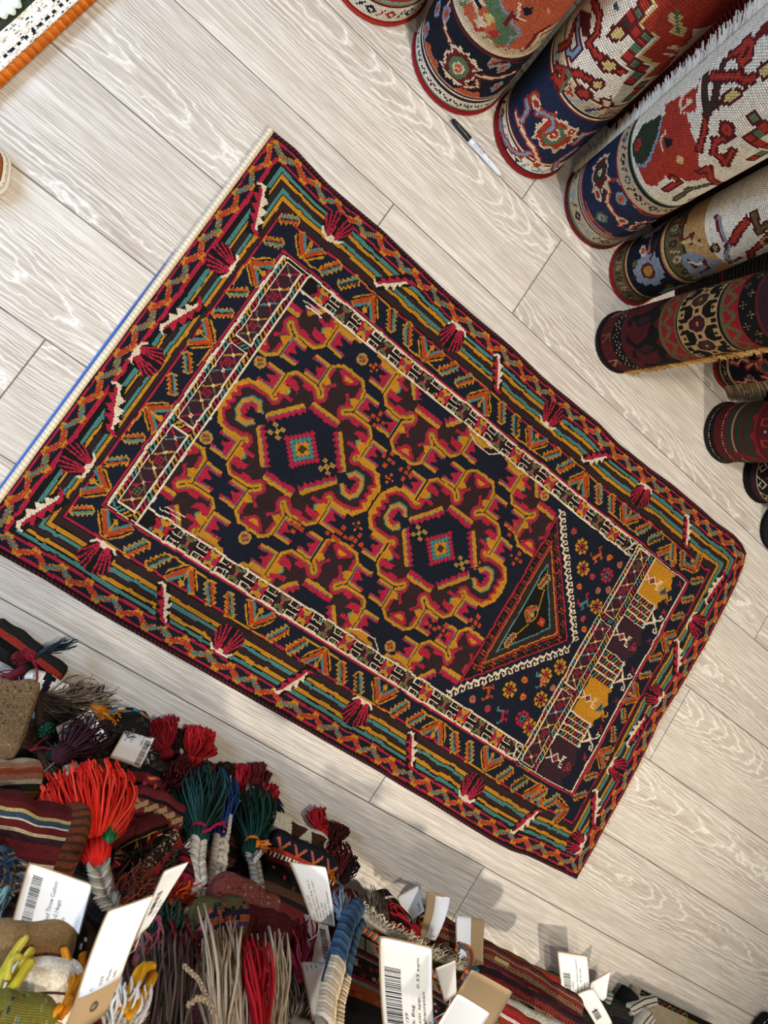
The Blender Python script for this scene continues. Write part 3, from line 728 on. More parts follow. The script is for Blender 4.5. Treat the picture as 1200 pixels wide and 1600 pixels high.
# ---------------------------------------------------------------- rolled rugs standing on end along the far side
def roll(name, label, cx, cy, r, chart, seam, sgn, mat, cordc, H=0.95, t=0.007, lx=0.0, ly=0.0):
    """chart x runs round the roll (0 at the back, middle faces the room), y up. one quad per knot"""
    root = thing(name, label, 'rug', (cx, cy, 0), 'rolled rugs standing on end')
    root['lean'] = (lx, ly)
    ny, nx = chart.ny, chart.nx; W = nx * chart.res / 1000.0
    a0 = math.atan2(-cy, -cx)
    def rho(s):
        f = ((s - seam / 1000.0) * sgn) % W / W
        return r - t * f
    ss = np.linspace(-W / 2, W / 2, nx + 1); rad = np.array([rho(x + 1e-7) for x in ss])
    js = int(np.argmin(np.abs(ss - seam / 1000.0)))
    ss = np.roll(ss[:-1], -js); rad = np.roll(rad[:-1], -js)          # start the strip at the free edge
    col = np.roll(chart.colours(.10, .03), -js, 1)
    if sgn > 0: ss = np.append(ss, ss[0] + W); rad = np.append(rad, r - t)
    else: ss = np.append(ss, ss[0] + W); rad = np.append(np.where(np.arange(nx) == 0, r - t, rad), r)
    ph = a0 + ss / (W / (2 * math.pi))
    zz = np.arange(ny + 1) * chart.res / 1000.0; zz = zz * H / zz[-1]
    wav = 1 + 0.012 * np.sin(zz * 9.0 + cx * 20)[:, None] + 0.012 * np.sin(2 * ph + cx * 9)[None, :] * np.cos(zz * 4)[:, None]
    X = np.stack([cx + lx * zz[:, None] + rad[None, :] * wav * np.cos(ph)[None, :], cy + ly * zz[:, None] + rad[None, :] * wav * np.sin(ph)[None, :], np.broadcast_to(zz[:, None] + .004, (ny + 1, nx + 1))], -1)
    quadgrid(X, 'rolled_field', col, mat, root)
    # the turns inside
    n = 90; th = np.linspace(0, 2.6 * 2 * math.pi, n); e = ph[-1] if sgn > 0 else ph[0]
    rr_ = r - t - t * th / (2 * math.pi); pi_ = e + th * sgn
    Xi = np.stack([np.stack([cx + lx * z + rr_ * np.cos(pi_), cy + ly * z + rr_ * np.sin(pi_), np.full(n, z)], -1) for z in np.linspace(.004, H - .002, 6)])
    quadgrid(Xi, 'inner_turns', np.tile(lin('5a2320'), (5, n - 1, 1)), M_PILE, root)
    # overcast selvedge cord along the foot
    mb = MB()
    P = [(float(X[0, k, 0]), float(X[0, k, 1]), .0042) for k in range(0, nx + 1, 2)]
    mb.tube(P, [.0034 + .0004 * (k % 2) for k in range(len(P))], lin(cordc, .6), 7)
    mb.build('selvedge', M_YARN, root)
    return root, X
def edge_fringe(root, X, col, name, L, cols, curl=0.5, n=300, h1=.9, side=1, lean=0.0):
    """short warps sticking out along the free edge of a roll"""
    mb = MB(); E = X[:, col]; E2 = X[:, col + (6 if col == 0 else -6)]; H = E[-1, 2]
    for k in range(n):
        z = .006 + h1 * k / n + random.uniform(-.002, .002); f = z / H * (len(E) - 1); i = min(int(f), len(E) - 2); w_ = f - i
        p = Vector(E[i] * (1 - w_) + E[i + 1] * w_); q = Vector(E2[i] * (1 - w_) + E2[i + 1] * w_)
        d = (p - q); d.z = 0; d.normalize(); o = Vector((p.x - root.location.x - root['lean'][0] * z, p.y - root.location.y - root['lean'][1] * z, 0)).normalized()
        l = L * random.uniform(.6, 1.25); zz = random.uniform(-1, 1) * .006 + lean
        mb.tube([p - d * .004 + o * .001, p + d * l * .45 + o * l * .35 * curl + Vector((0, 0, zz * .4)), p + d * l * .8 + o * l * .75 * curl + Vector((0, 0, zz))], [.0018, .0016, .0009], lin(random.choice(cols)), 5)
    return mb.build(name, M_YARN, root, 'stuff')
def rchart(r, res=4.0, H=950, bg='ivory'):
    c = Chart(2 * math.pi * r * 1000, H, res, bg); c.o = math.pi * r * 1000; return c
def at(c, P): return [(x + c.o, y) for x, y in P]
def hb(c, y0, y1, col): c.rect(0, y0, 9999, y1, col)
def guard(c, y0, y1, base, a, b, pitch=34, edge=None):
    hb(c, y0, y1, base); ym = (y0 + y1) / 2; hh = (y1 - y0) / 2; W = c.nx * c.res; n = int(W / pitch)
    for i in range(n):
        x = (i + .5) * W / n; q = (a, b)[i % 2]
        c.dia(x, ym, pitch * .30, hh * .62, q); c.dia(x, ym, pitch * .14, hh * .3, base)
        c.line([(x + pitch * .36, ym - hh * .5), (x + pitch * .5, ym), (x + pitch * .64, ym + hh * .5)], c.res * .9, (b, a)[i % 2])
    if edge: hb(c, y0, y0 + c.res, edge); hb(c, y1 - c.res, y1, edge)
def palmette(c, s, h, k=1.0, cols=('cream', 'brick', 'green', 'cream', 'brick'), fl=False):
    x = s + c.o
    f = (lambda a, b: (x + b * k, h + a * k)) if fl else (lambda a, b: (x + a * k, h + b * k))
    c.poly([f(*p) for p in ((-32, 0), (-24, 14), (-34, 24), (-20, 26), (-14, 36), (-6, 28), (0, 38), (6, 28), (14, 36), (20, 26), (34, 24), (24, 14), (32, 0), (24, -14), (34, -24), (20, -24), (8, -32), (0, -26), (-8, -32), (-20, -24), (-34, -24), (-24, -14))], cols[0])
    c.poly([f(*p) for p in ((-27, 0), (-19, 14), (-26, 20), (-14, 24), (0, 30), (14, 24), (26, 20), (19, 14), (27, 0), (19, -14), (26, -20), (14, -22), (0, -24), (-14, -22), (-26, -20), (-19, -14))], cols[1])
    c.oct(x, h, *( (16 * k, 20 * k)), cols[2]); c.oct(x, h, 9 * k, 12 * k, cols[3]); c.oct(x, h, 5.5 * k, 8 * k, cols[4]); c.sq(x, h, 2.2 * k, cols[3])
def stem(c, P, col, w=6, out=None):
    if out: c.line(P, w + 8, out)
    c.line(P, w, col)
def leafb(c, s, h, a, b, rot, cols):
    x = s + c.o
    for f, q in ((1.0, cols[0]), (.6, cols[1]), (.25, cols[-1])): c.poly(xf([(-a * f, 0), (-a * .4 * f, b * f), (a * .4 * f, b * f), (a * f, 0), (a * .4 * f, -b * f), (-a * .4 * f, -b * f)], x, h, rot), q)
def hookbr(c, s, h, k, rot, col, out=None):
    P = xf([(-26 * k, -8 * k), (-10 * k, 0), (8 * k, 0), (18 * k, 8 * k), (18 * k, 18 * k), (8 * k, 20 * k)], s + c.o, h, rot)
    stem(c, P, col, 5 * k, out); P = xf([(0, 0), (6 * k, -14 * k), (16 * k, -16 * k)], s + c.o, h, rot); stem(c, P, col, 5 * k, out)
def zigline(c, h, amp, pitch, col, w):
    W = c.nx * c.res; n = int(W / pitch); c.line([(W * i / (2 * n), h + (amp if i % 2 else -amp)) for i in range(2 * n + 1)], w, col)

# 1 - steel blue border, far corner
c = rchart(0.103, 4.0); hb(c, 0, 7, 'crimson'); guard(c, 7, 44, 'ivory', 'navy', 'brick', 40); hb(c, 44, 48, 'plum'); hb(c, 48, 54, 'coral'); hb(c, 54, 62, 'mint'); hb(c, 62, 67, 'brick'); hb(c, 67, 150, 'slate')
for i in range(8): palmette(c, -360 + 100 * i, 108, .9, ('mint', 'brick', 'slate', 'ivory', 'coral'), i % 2)
guard(c, 150, 190, 'ivory', 'brick', 'navy', 40); hb(c, 190, 950, 'ivory'); 
for i in range(10): hookbr(c, -340 + 76 * i, 240 + (i % 3) * 50, 1.2, i * 50, 'brick', 'maroon')
roll('rolled_rug', 'rolled rug cut by the top edge with slate blue border and scarlet hem', -0.143, 0.962, 0.1, c, -200, 1, M_BACK, 'b3301f', lx=-0.06, ly=-0.005)
# 2 - navy border with one red and green star, coral field
c = rchart(0.097, 3.8, bg='coral'); hb(c, 0, 6, 'crimson'); hb(c, 6, 12, 'green'); guard(c, 12, 36, 'ivory', 'navy', 'plum', 22); hb(c, 26, 32, 'ivory'); hb(c, 36, 42, 'plum'); hb(c, 42, 46, 'ivory'); hb(c, 46, 51, 'plum'); hb(c, 51, 55, 'peach'); hb(c, 55, 162, 'navy')
for i in range(-3, 4): c.poly(at(c, [(i * 95 + 25, 55), (i * 95 + 40, 68), (i * 95 + 55, 64), (i * 95 + 70, 68), (i * 95 + 80, 55)]), 'coral')
palmette(c, 11, 98, 1.15, ('cream', 'wine', 'green', 'cream', 'coral')); palmette(c, -150, 100, 1.0, ('cream', 'wine', 'green', 'cream', 'coral')); palmette(c, 170, 100, 1.0, ('cream', 'wine', 'green', 'cream', 'coral'))
stem(c, at(c, [(-28, 122), (-62, 128), (-70, 165)]), 'cream', 5, 'wine'); stem(c, at(c, [(45, 108), (84, 112), (120, 118)]), 'cream', 6, 'wine')
for s_, h_ in ((-86, 112), (-84, 62), (82, 140), (100, 84), (-60, 140), (60, 150)): leafb(c, s_, h_, 16, 11, 80, ('steel', 'coral', 'brick'))
stem(c, at(c, [(52, 140), (75, 160), (110, 150)]), 'wine', 4); stem(c, at(c, [(40, 70), (60, 82), (52, 96)]), 'cream', 5, 'wine')
hb(c, 160, 165, 'wine'); hb(c, 165, 169, 'plum'); hb(c, 169, 173, 'cream'); guard(c, 173, 214, 'beige', 'brick', 'green', 46); hb(c, 214, 218, 'cream'); hb(c, 218, 226, 'navy'); hb(c, 226, 231, 'cream')
c.poly(at(c, [(-15, 212), (20, 191), (45, 186), (73, 191), (99, 193), (123, 222), (70, 310), (-4, 253)]), 'coral')
c.poly(at(c, [(-16, 237), (2, 260), (18, 250), (31, 246), (38, 235), (68, 220), (63, 201), (59, 193), (43, 190), (20, 191), (38, 207), (22, 219), (0, 227)]), 'green')
c.line(at(c, [(2, 260), (16, 250), (29, 250), (41, 256)]), 5, 'steel'); c.line(at(c, [(40, 239), (52, 236), (66, 222), (57, 213), (59, 196)]), 6, 'steel'); c.line(at(c, [(33, 231), (34, 253), (44, 250)]), 7, 'wine')
c.poly(at(c, [(-7, 218), (9, 229), (18, 223), (12, 208)]), 'straw'); c.poly(at(c, [(14, 201), (30, 214), (36, 203), (31, 192)]), 'brick'); c.poly(at(c, [(-39, 188), (-30, 213), (-5, 198), (-9, 187)]), 'coral'); c.poly(at(c, [(-12, 195), (-4, 213), (14, 205), (0, 194)]), 'cream')
c.poly(at(c, [(39, 273), (56, 280), (61, 267), (50, 262)]), 'navy'); c.line(at(c, [(34, 274), (45, 253), (58, 252)]), 6, 'cream'); c.poly(at(c, [(78, 284), (87, 282), (92, 271)]), 'straw')
c.line(at(c, [(97, 196), (97, 226), (113, 240)]), 9, 'wine'); c.line(at(c, [(110, 198), (106, 226), (119, 228)]), 7, 'cream')
r2, X2 = roll('rolled_rug', 'rolled rug with navy border star and coral field, behind the marker cap', 0.0635, 0.9477, 0.0945, c, -118, 1, M_BACK, '9e1f24', lx=-0.075, ly=0.049)
mb = MB(); mb.tube([Vector(p) + Vector((-.001, -.001, 0)) for p in X2[8::6, 0]], .0018, lin('8a5a3a'), 6); mb.build('edge_cord', M_YARN, r2)
# 3 - cream field, navy border
c = rchart(0.091, 4.1, bg='ivory'); hb(c, 0, 8, 'crimson'); guard(c, 8, 38, 'ivory', 'navy', 'sky', 46); hb(c, 8, 12, 'plum'); hb(c, 38, 43, 'wine'); hb(c, 43, 47, 'cream'); hb(c, 47, 51, 'wine'); hb(c, 51, 175, 'blue')
palmette(c, 42, 116, 1.25, ('cream', 'brick', 'green', 'cream', 'brick'), True); palmette(c, -150, 116, 1.2, ('cream', 'brick', 'green', 'cream', 'brick')); palmette(c, 200, 116, 1.2, ('cream', 'brick', 'green', 'cream', 'brick'))
stem(c, at(c, [(-43, 67), (-16, 71), (11, 67), (33, 64), (58, 47)]), 'cream', 6, 'brick'); stem(c, at(c, [(-66, 16), (-32, 18), (0, 23), (20, 31), (33, 50)]), 'sky', 6, 'brick'); stem(c, at(c, [(-23, 79), (-29, 103), (-44, 102)]), 'sky', 7, 'brick')
stem(c, at(c, [(-11, 119), (-2, 130), (17, 141), (31, 130), (28, 111)]), 'sky', 6, 'brick'); leafb(c, *(-37, 123), 20, 10, 60, ('brick', 'coral', 'cream')); leafb(c, *(-24, 125), 16, 9, 20, ('cream', 'brick', 'brick'))
stem(c, at(c, [(93, 113), (92, 139), (115, 146)]), 'sky', 6, 'brick'); stem(c, at(c, [(109, 33), (101, 50), (106, 70), (116, 90)]), 'sky', 6, 'brick'); leafb(c, *(64, 35), 15, 10, 10, ('cream', 'brick', 'brick')); leafb(c, *(64, 141), 14, 12, 30, ('cream', 'brick', 'cream'))
hb(c, 175, 180, 'wine'); hb(c, 180, 184, 'cream'); guard(c, 184, 214, 'beige', 'brick', 'sky', 60); hb(c, 184, 188, 'navy'); hb(c, 214, 218, 'cream'); hb(c, 218, 223, 'wine'); hb(c, 223, 227, 'cream')
c.poly(at(c, [(0, 390), (14, 392), (17, 357), (52, 361), (56, 323), (91, 324), (95, 289), (130, 290), (107, 375), (45, 436)]), 'brick')
c.rect(c.o + 40, 395, c.o + 150, 950, 'brick'); c.line(at(c, [(1, 392), (15, 393), (16, 357), (53, 363), (53, 324), (92, 323), (95, 289), (143, 276)]), 5, 'straw')
for P_, q in (([(0, 378)], 'brick'), ([(3, 365)], 'green'), ([(-2, 352)], 'brick'), ([(0, 340)], 'dgreen'), ([(19, 347)], 'brick'), ([(37, 351)], 'green'), ([(38, 339)], 'brick'), ([(38, 329)], 'green'), ([(38, 314)], 'brick'), ([(57, 310)], 'green'), ([(75, 307)], 'brick'), ([(76, 294)], 'green'), ([(76, 279)], 'brick'), ([(105, 273)], 'green'), ([(109, 256)], 'brick'), ([(111, 239)], 'green')):
    (s_, h_), = P_; c.sq(s_ + c.o, h_, 10, 'wine'); c.rect(s_ + c.o - 7.5, h_ - 5, s_ + c.o + 7.5, h_ + 6, q)
c.poly(at(c, [(35, 401), (47, 407), (58, 405), (60, 396), (75, 395), (89, 378), (60, 379), (58, 390), (44, 390)]), 'straw'); c.line(at(c, [(45, 406), (70, 383)]), 5, 'green'); c.line(at(c, [(88, 344), (113, 338), (111, 358)]), 5, 'cream'); c.line(at(c, [(85, 357), (102, 354)]), 7, 'cream')
stem(c, at(c, [(-74, 292), (-43, 304), (-25, 292), (-25, 271), (-2, 275), (27, 288), (49, 287)]), 'brick', 7, 'maroon'); leafb(c, *(0, 323), 22, 12, 60, ('maroon', 'straw', 'straw')); leafb(c, *(26, 281), 24, 12, 30, ('maroon', 'straw', 'straw'))
stem(c, at(c, [(-42, 193), (-19, 211), (-1, 232), (22, 243), (38, 248)]), 'brick', 7, 'maroon'); leafb(c, *(34, 245), 16, 10, 60, ('maroon', 'straw', 'straw')); leafb(c, *(28, 217), 22, 11, 20, ('maroon', 'brick', 'brick'))
stem(c, at(c, [(-78, 254), (-53, 253), (-31, 251), (-31, 234), (-45, 225)]), 'sky', 6, 'maroon'); stem(c, at(c, [(-74, 245), (-55, 230), (-64, 206)]), 'brick', 7, 'maroon'); c.poly(at(c, [(-92, 255), (-58, 288), (-30, 276), (-41, 264)]), 'maroon'); c.poly(at(c, [(-39, 332), (-32, 344), (-22, 337), (-31, 330)]), 'slate')
stem(c, at(c, [(-33, 183), (-9, 190), (-25, 207)]), 'brick', 9, 'maroon'); stem(c, at(c, [(-5, 183), (-11, 213), (-22, 213)]), 'green', 6); stem(c, at(c, [(70, 238), (88, 222), (73, 209), (53, 195)]), 'maroon', 5); leafb(c, *(73, 224), 20, 9, -20, ('maroon', 'cream', 'cream'))
for i in range(6): hookbr(c, -300 + 40 * i, 300 + 70 * (i % 3), 1.2, 60 * i, 'brick', 'maroon')
roll('rolled_rug', 'rolled rug with ivory field and blue border touching the marker barrel', 0.2527, 0.9548, 0.0885, c, 250, 1, M_BACK, '8f2020', lx=-0.081, ly=0.16)
# 4 - red medallion end on ivory, fringe down its free edge
c = rchart(0.0883, 3.8, bg='ivory'); hb(c, 0, 9, 'wine'); hb(c, 9, 16, 'green'); guard(c, 16, 48, 'beige', 'plum', 'sky', 40); hb(c, 48, 52, 'navy'); hb(c, 52, 57, 'beige'); hb(c, 57, 61, 'brick'); hb(c, 61, 65, 'sky'); hb(c, 65, 69, 'brick'); hb(c, 69, 192, 'blue')
stem(c, at(c, [(-40, 157), (-3, 156), (10, 138), (41, 135), (62, 132), (67, 118)]), 'cream', 5, 'brick'); stem(c, at(c, [(-19, 164), (-12, 192), (15, 202), (43, 194), (68, 189), (139, 185)]), 'brick', 5); stem(c, at(c, [(-9, 190), (10, 200), (52, 194)]), 'sky', 6)
palmette(c, *(-45, 136), 1.0, ('cream', 'wine', 'dgreen', 'dgreen', 'cream'), True); leafb(c, *(21, 177), 15, 14, 0, ('sky', 'coral', 'brick')); leafb(c, *(30, 98), 18, 12, 70, ('green', 'sky', 'brick')); leafb(c, *(60, 134), 15, 10, 20, ('cream', 'brick', 'brick')); leafb(c, *(102, 127), 22, 12, -10, ('brick', 'cream', 'brick')); leafb(c, *(-11, 120), 16, 10, 10, ('cream', 'brick', 'brick'))
stem(c, at(c, [(-13, 74), (15, 72), (42, 74), (75, 72)]), 'coral', 5)
for i in range(4): palmette(c, 110 + 85 * i, 130, .9, ('cream', 'brick', 'dgreen', 'sky', 'cream'), i % 2)
hb(c, 192, 197, 'brick'); hb(c, 197, 201, 'beige'); guard(c, 201, 232, 'beige', 'plum', 'slate', 36); hb(c, 232, 238, 'navy'); hb(c, 238, 243, 'green')
c.poly(at(c, [(-53, 341), (-29, 394), (-13, 398), (23, 393), (38, 383), (46, 371), (67, 381), (78, 364), (66, 330), (53, 327), (40, 313), (32, 303), (40, 274), (27, 256), (-14, 256), (-52, 250)]), 'brick')
c.poly(at(c, [(-58, 331), (-33, 328), (-26, 307), (-11, 296), (-6, 252), (-46, 246), (-69, 272)]), 'dgreen'); c.line(at(c, [(-49, 332), (-32, 323), (-22, 311), (-8, 290), (-2, 270), (-11, 254)]), 5, 'sky')
c.line(at(c, [(-27, 341), (-21, 325), (-8, 324)]), 5, 'cream'); c.poly(at(c, [(-20, 334), (-11, 354), (-2, 345), (-7, 333)]), 'navy'); leafb(c, *(23, 351), 8, 8, 0, ('straw', 'straw')); leafb(c, *(-40, 264), 10, 10, 0, ('brick', 'crimson'))
stem(c, at(c, [(45, 283), (48, 304), (46, 316), (40, 313)]), 'brick', 6, 'maroon'); c.poly(at(c, [(32, 282), (43, 310), (59, 320), (67, 338), (71, 305), (88, 253), (48, 264)]), 'ivory'); stem(c, at(c, [(52, 280), (55, 315)]), 'brick', 6, 'maroon'); stem(c, at(c, [(85, 268), (80, 313), (96, 338)]), 'green', 6, 'maroon')
stem(c, at(c, [(-11, 434), (8, 420), (26, 394)]), 'brick', 6, 'maroon'); stem(c, at(c, [(57, 439), (73, 407), (58, 415), (43, 411), (29, 428), (35, 445)]), 'brick', 6, 'maroon'); leafb(c, *(25, 456), 18, 14, 10, ('maroon', 'brick', 'crimson')); stem(c, at(c, [(59, 364), (62, 382), (84, 361), (139, 330)]), 'brick', 6, 'maroon')
for P_, q in (([(32, 504)], 'green'), ([(56, 494)], 'green'), ([(71, 478)], 'brick'), ([(55, 477)], 'brick'), ([(53, 506)], 'brick'), ([(97, 444)], 'brick'), ([(96, 459)], 'green'), ([(89, 480)], 'brick')):
    (s_, h_), = P_; c.sq(s_ + c.o, h_, 10, 'maroon'); c.sq(s_ + c.o, h_, 7, q)
c.poly(at(c, [(-55, 416), (-59, 420), (-64, 424), (-23, 415), (-27, 400), (-36, 384), (-38, 366), (-53, 341), (-71, 335)]), 'brick'); stem(c, at(c, [(-42, 381), (-56, 379), (-60, 398)]), 'cream', 5); stem(c, at(c, [(-39, 384), (-40, 406), (-45, 398)]), 'cream', 5)
stem(c, at(c, [(-57, 436), (-13, 438), (-15, 454), (-44, 468), (-55, 476)]), 'dgreen', 8, 'maroon'); stem(c, at(c, [(-59, 490), (-58, 508), (-61, 520), (-49, 531), (-39, 528), (-35, 514), (-46, 510), (-54, 518)]), 'brick', 7, 'maroon'); stem(c, at(c, [(-52, 453), (-38, 478), (-26, 505), (-15, 515), (-11, 527)]), 'brick', 7, 'maroon'); leafb(c, *(-9, 486), 28, 9, 80, ('maroon', 'straw', 'straw')); leafb(c, *(-10, 551), 20, 10, 80, ('maroon', 'straw', 'straw'))
c.poly(at(c, [(-60, 534), (-65, 548), (-64, 561), (-45, 564), (-49, 548), (-50, 539)]), 'wine')
for i in range(8): hookbr(c, 150 + 40 * i, 280 + 60 * (i % 3), 1.2, 70 * i, 'brick', 'maroon')
r4, X4 = roll('rolled_rug', 'rolled rug with an ivory fringe down its edge and a red medallion end', 0.4536, 0.9563, 0.0883, c, -104, 1, M_BACK, '7c1f22', t=.012, lx=-0.132, ly=-0.1026)
edge_fringe(r4, X4, 0, 'fringe', .020, ('e8dcc6', 'd9ccb8', 'f2e9d8', 'c9bcab'), .75, 520, .90)
n = 10; ss = np.linspace(-150, -112, n) / 88.3 + math.atan2(-.9563, -.4536); zz = np.linspace(.02, .93, 14)
Xf = np.stack([np.stack([.4536 - .132 * z + .0905 * np.cos(ss - .02), .9563 - .1026 * z + .0905 * np.sin(ss - .02), np.full(n, z)], -1) for z in zz]); quadgrid(Xf, 'pile_flap', np.tile(lin('8c1519'), (13, n - 1, 1)), M_PILE, r4)
# 5 - olive guard, black border with a grey flower, tan ground
c = rchart(0.0685, 3.4, bg='ivory'); hb(c, 0, 8, 'crimson'); guard(c, 8, 40, 'olive', 'peach', 'plum', 22); hb(c, 40, 44, 'black'); hb(c, 44, 48, 'coral'); hb(c, 48, 52, 'straw'); hb(c, 52, 150, 'navy')
for s_ in (12, 108, -95): leafb(c, s_, 106, 36, 38, 0, ('steel', 'steel', 'steel')); [c.sq(s_ + c.o + 27 * math.cos(k), 106 + 27 * math.sin(k), 10, 'steel') for k in np.arange(0, 6.2, .785)]; c.oct(s_ + c.o, 106, 17, 18, 'wine'); c.oct(s_ + c.o, 106, 11, 12, 'gold2'); c.line([(s_ + c.o, 70), (s_ + c.o, 52)], 5, 'plum')
leafb(c, *(-32, 100), 17, 8, 30, ('cream', 'brick', 'brick')); stem(c, at(c, [(-60, 118), (-24, 119), (-33, 97)]), 'coral', 4); stem(c, at(c, [(-40, 140), (-17, 131), (-7, 121)]), 'wine', 4); leafb(c, *(-13, 76), 8, 8, 0, ('olive', 'olive')); leafb(c, *(68, 121), 9, 8, 0, ('olive', 'olive'))
hb(c, 150, 154, 'coral'); hb(c, 154, 159, 'straw'); hb(c, 159, 163, 'navy'); guard(c, 163, 205, 'olive', 'plum', 'beige', 30); hb(c, 205, 211, 'dgreen'); hb(c, 211, 263, 'sand')
c.line(at(c, [(-29, 198), (-11, 208), (-16, 236), (0, 226), (2, 245)]), 5, 'wine'); c.line(at(c, [(-9, 207), (-2, 233), (11, 248)]), 5, 'straw'); leafb(c, *(27, 270), 11, 10, 0, ('navy', 'gold2')); leafb(c, *(-49, 203), 15, 10, 0, ('dgreen', 'brick'))
c.poly(at(c, [(12, 193), (15, 226), (43, 246), (55, 261), (98, 198), (64, 185), (23, 193)]), 'steel'); c.line(at(c, [(25, 206), (47, 208), (41, 235), (64, 226), (66, 204)]), 6, 'wine'); c.line(at(c, [(32, 208), (44, 218), (44, 225)]), 6, 'ivory')
c.line(at(c, [(-25, 288), (-1, 291), (27, 296), (62, 270), (75, 267), (73, 288)]), 9, 'wine'); c.line(at(c, [(-22, 294), (1, 296), (33, 298), (58, 271), (84, 271)]), 7, 'steel')
stem(c, at(c, [(29, 307), (17, 325), (8, 344)]), 'brick', 10, 'maroon'); stem(c, at(c, [(4, 362), (32, 359), (28, 375)]), 'olive', 8, 'maroon'); stem(c, at(c, [(70, 314), (61, 339), (46, 374)]), 'brick', 7, 'maroon'); stem(c, at(c, [(70, 314), (109, 283), (109, 312)]), 'brick', 7, 'maroon'); leafb(c, *(58, 358), 12, 14, 0, ('sand', 'maroon')); c.line(at(c, [(109, 201), (109, 246), (109, 300)]), 14, 'steel')
roll('rolled_rug', 'slim rolled rug with black border and one grey flower near its red hem', 0.6031, 0.903, 0.0685, c, 150, 1, M_BACK, '9e2022', lx=-0.0654, ly=0.0349)
# 6 - dark tribal roll with the net band
c = rchart(0.0641, 2.6, bg='plum'); W6 = c.nx * c.res
hb(c, 0, 10, 'black'); hb(c, 10, 44, 'maroon')
for i in range(14):
    x = i * W6 / 14 + 8; q = ('tan', 'maroon', 'olive', 'wine')[i % 4]; c.line([(x, 16), (x, 38), (x + 12, 38)], 4, q); c.line([(x + 3, 34), (x + 14, 18)], 4, q)
hb(c, 44, 70, 'black')
for i in range(26):
    x = i * W6 / 26
    for k, (a, b) in enumerate(((0, 0), (6, 5), (12, 0), (6, -5))): c.sq(x + a, 57 + (4 if i % 2 else -4) + b, 1.6, 'beige')
hb(c, 70, 84, 'maroon'); hb(c, 84, 170, 'black')
for i in range(7):
    x = i * W6 / 7 + 20; c.poly([(x - 30, 100), (x - 10, 120), (x - 16, 150), (x + 12, 138), (x + 22, 110), (x + 4, 92)], 'maroon'); c.dia(x + 34, 128, 10, 22, 'plum')
for i in range(11):
    x = i * W6 / 11; c.poly([(x - 16, 84), (x, 98), (x + 16, 84)], 'maroon'); c.poly([(x - 16, 172), (x, 156), (x + 16, 172)], 'maroon')
hb(c, 170, 176, 'olive'); hb(c, 176, 206, 'crimson'); zigline(c, 190, 9, 30, 'olive', 7); hb(c, 206, 211, 'olive'); hb(c, 211, 214, 'black'); hb(c, 214, 300, 'sand')
def netband(c, y0, y1, W):
    n = 9; ym = (y0 + y1) / 2
    for i in range(n):
        x = (i + .5) * W / n; p = W / n
        c.oct(x, ym, p * .30, 17, 'plum'); c.oct(x, ym, p * .2, 10, ('umber', 'maroon', 'umber')[i % 3]); c.sq(x, ym, 3, 'gold2')
        for y, s_ in ((y0 + 15, -1), (y1 - 15, 1)):
            x2 = x + p / 2
            c.oct(x2, y, p * .36, 17, 'black'); c.rect(x2 - p * .16, y - 6 + s_ * 6, x2 + p * .16, y + 6 + s_ * 6, 'sand'); c.dia(x2, y + s_ * 5, 4, 4, 'black'); 
        c.sq(x + p / 2, ym, 4, 'black'); c.sq(x, y0 + 8, 5, 'black'); c.sq(x, y1 - 8, 5, 'black')
    c.rect(0, y0, W, y0 + 3, 'sand'); c.rect(0, y1 - 3, W, y1, 'sand')
netband(c, 214, 300, W6); hb(c, 300, 303, 'black'); hb(c, 303, 311, 'olive'); hb(c, 311, 340, 'crimson'); zigline(c, 324, 9, 30, 'olive', 7); hb(c, 340, 372, 'black')
for i in range(22):
    x = i * W6 / 22
    for a, b in ((0, 0), (5, 5), (10, 0), (5, -5), (5, 0)): c.sq(x + a, 356 + (6 if i % 2 else -6) + b, 1.7, 'tan')
hb(c, 372, 376, 'wine'); hb(c, 376, 400, 'plum'); hb(c, 400, 404, 'wine'); hb(c, 404, 950, 'dgreen')
for i in range(60): c.sq(rng.uniform(0, W6), rng.uniform(380, 600), 1.6, ('tan', 'wine', 'beige')[i % 3])
r6, X6 = roll('rolled_rug', 'dark maroon rolled rug with a gold net band and tan fringe', 0.6605, 0.77, 0.0641, c, 92, -1, M_BACK, '1c1716', t=.009, lx=0.0363, ly=0.0429)
edge_fringe(r6, X6, -1, 'fringe', .016, ('c79a58', 'a87a3c', 'd8b270', '8a6434'), .5, 420, .70)
# 7 - small blue roll between the dark ones
c = rchart(0.05, 3.2, bg='navy'); hb(c, 0, 7, 'crimson'); hb(c, 7, 13, 'dgreen'); hb(c, 13, 17, 'beige'); guard(c, 17, 32, 'navy', 'beige', 'brick', 26); hb(c, 32, 37, 'beige'); hb(c, 37, 190, 'navy')
for s_ in (-60, -10, 40, 90): stem(c, at(c, [(s_, 45), (s_ + 6, 62), (s_ - 4, 72), (s_ + 4, 90)]), 'cream', 4, 'brick'); hookbr(c, s_ + 10, 108, .8, 90, 'cream', 'brick')
for s_ in (-40, 12, 64): leafb(c, s_, 130, 20, 14, 0, ('coral', 'slate', 'slate')); leafb(c, s_ + 20, 84, 10, 8, 0, ('steel', 'brick'))
hb(c, 190, 950, 'beige')
r7, X7 = roll('rolled_rug', 'navy rolled rug wedged between the two dark rolls, tan fringe at its side', 0.928, 0.914, 0.05, c, 50, -1, M_BACK, 'a32427', lx=0, ly=0)
edge_fringe(r7, X7, -1, 'fringe', .026, ('b59a75', '9a8160', 'cbb490', '7e684c'), .6, 260, .55)
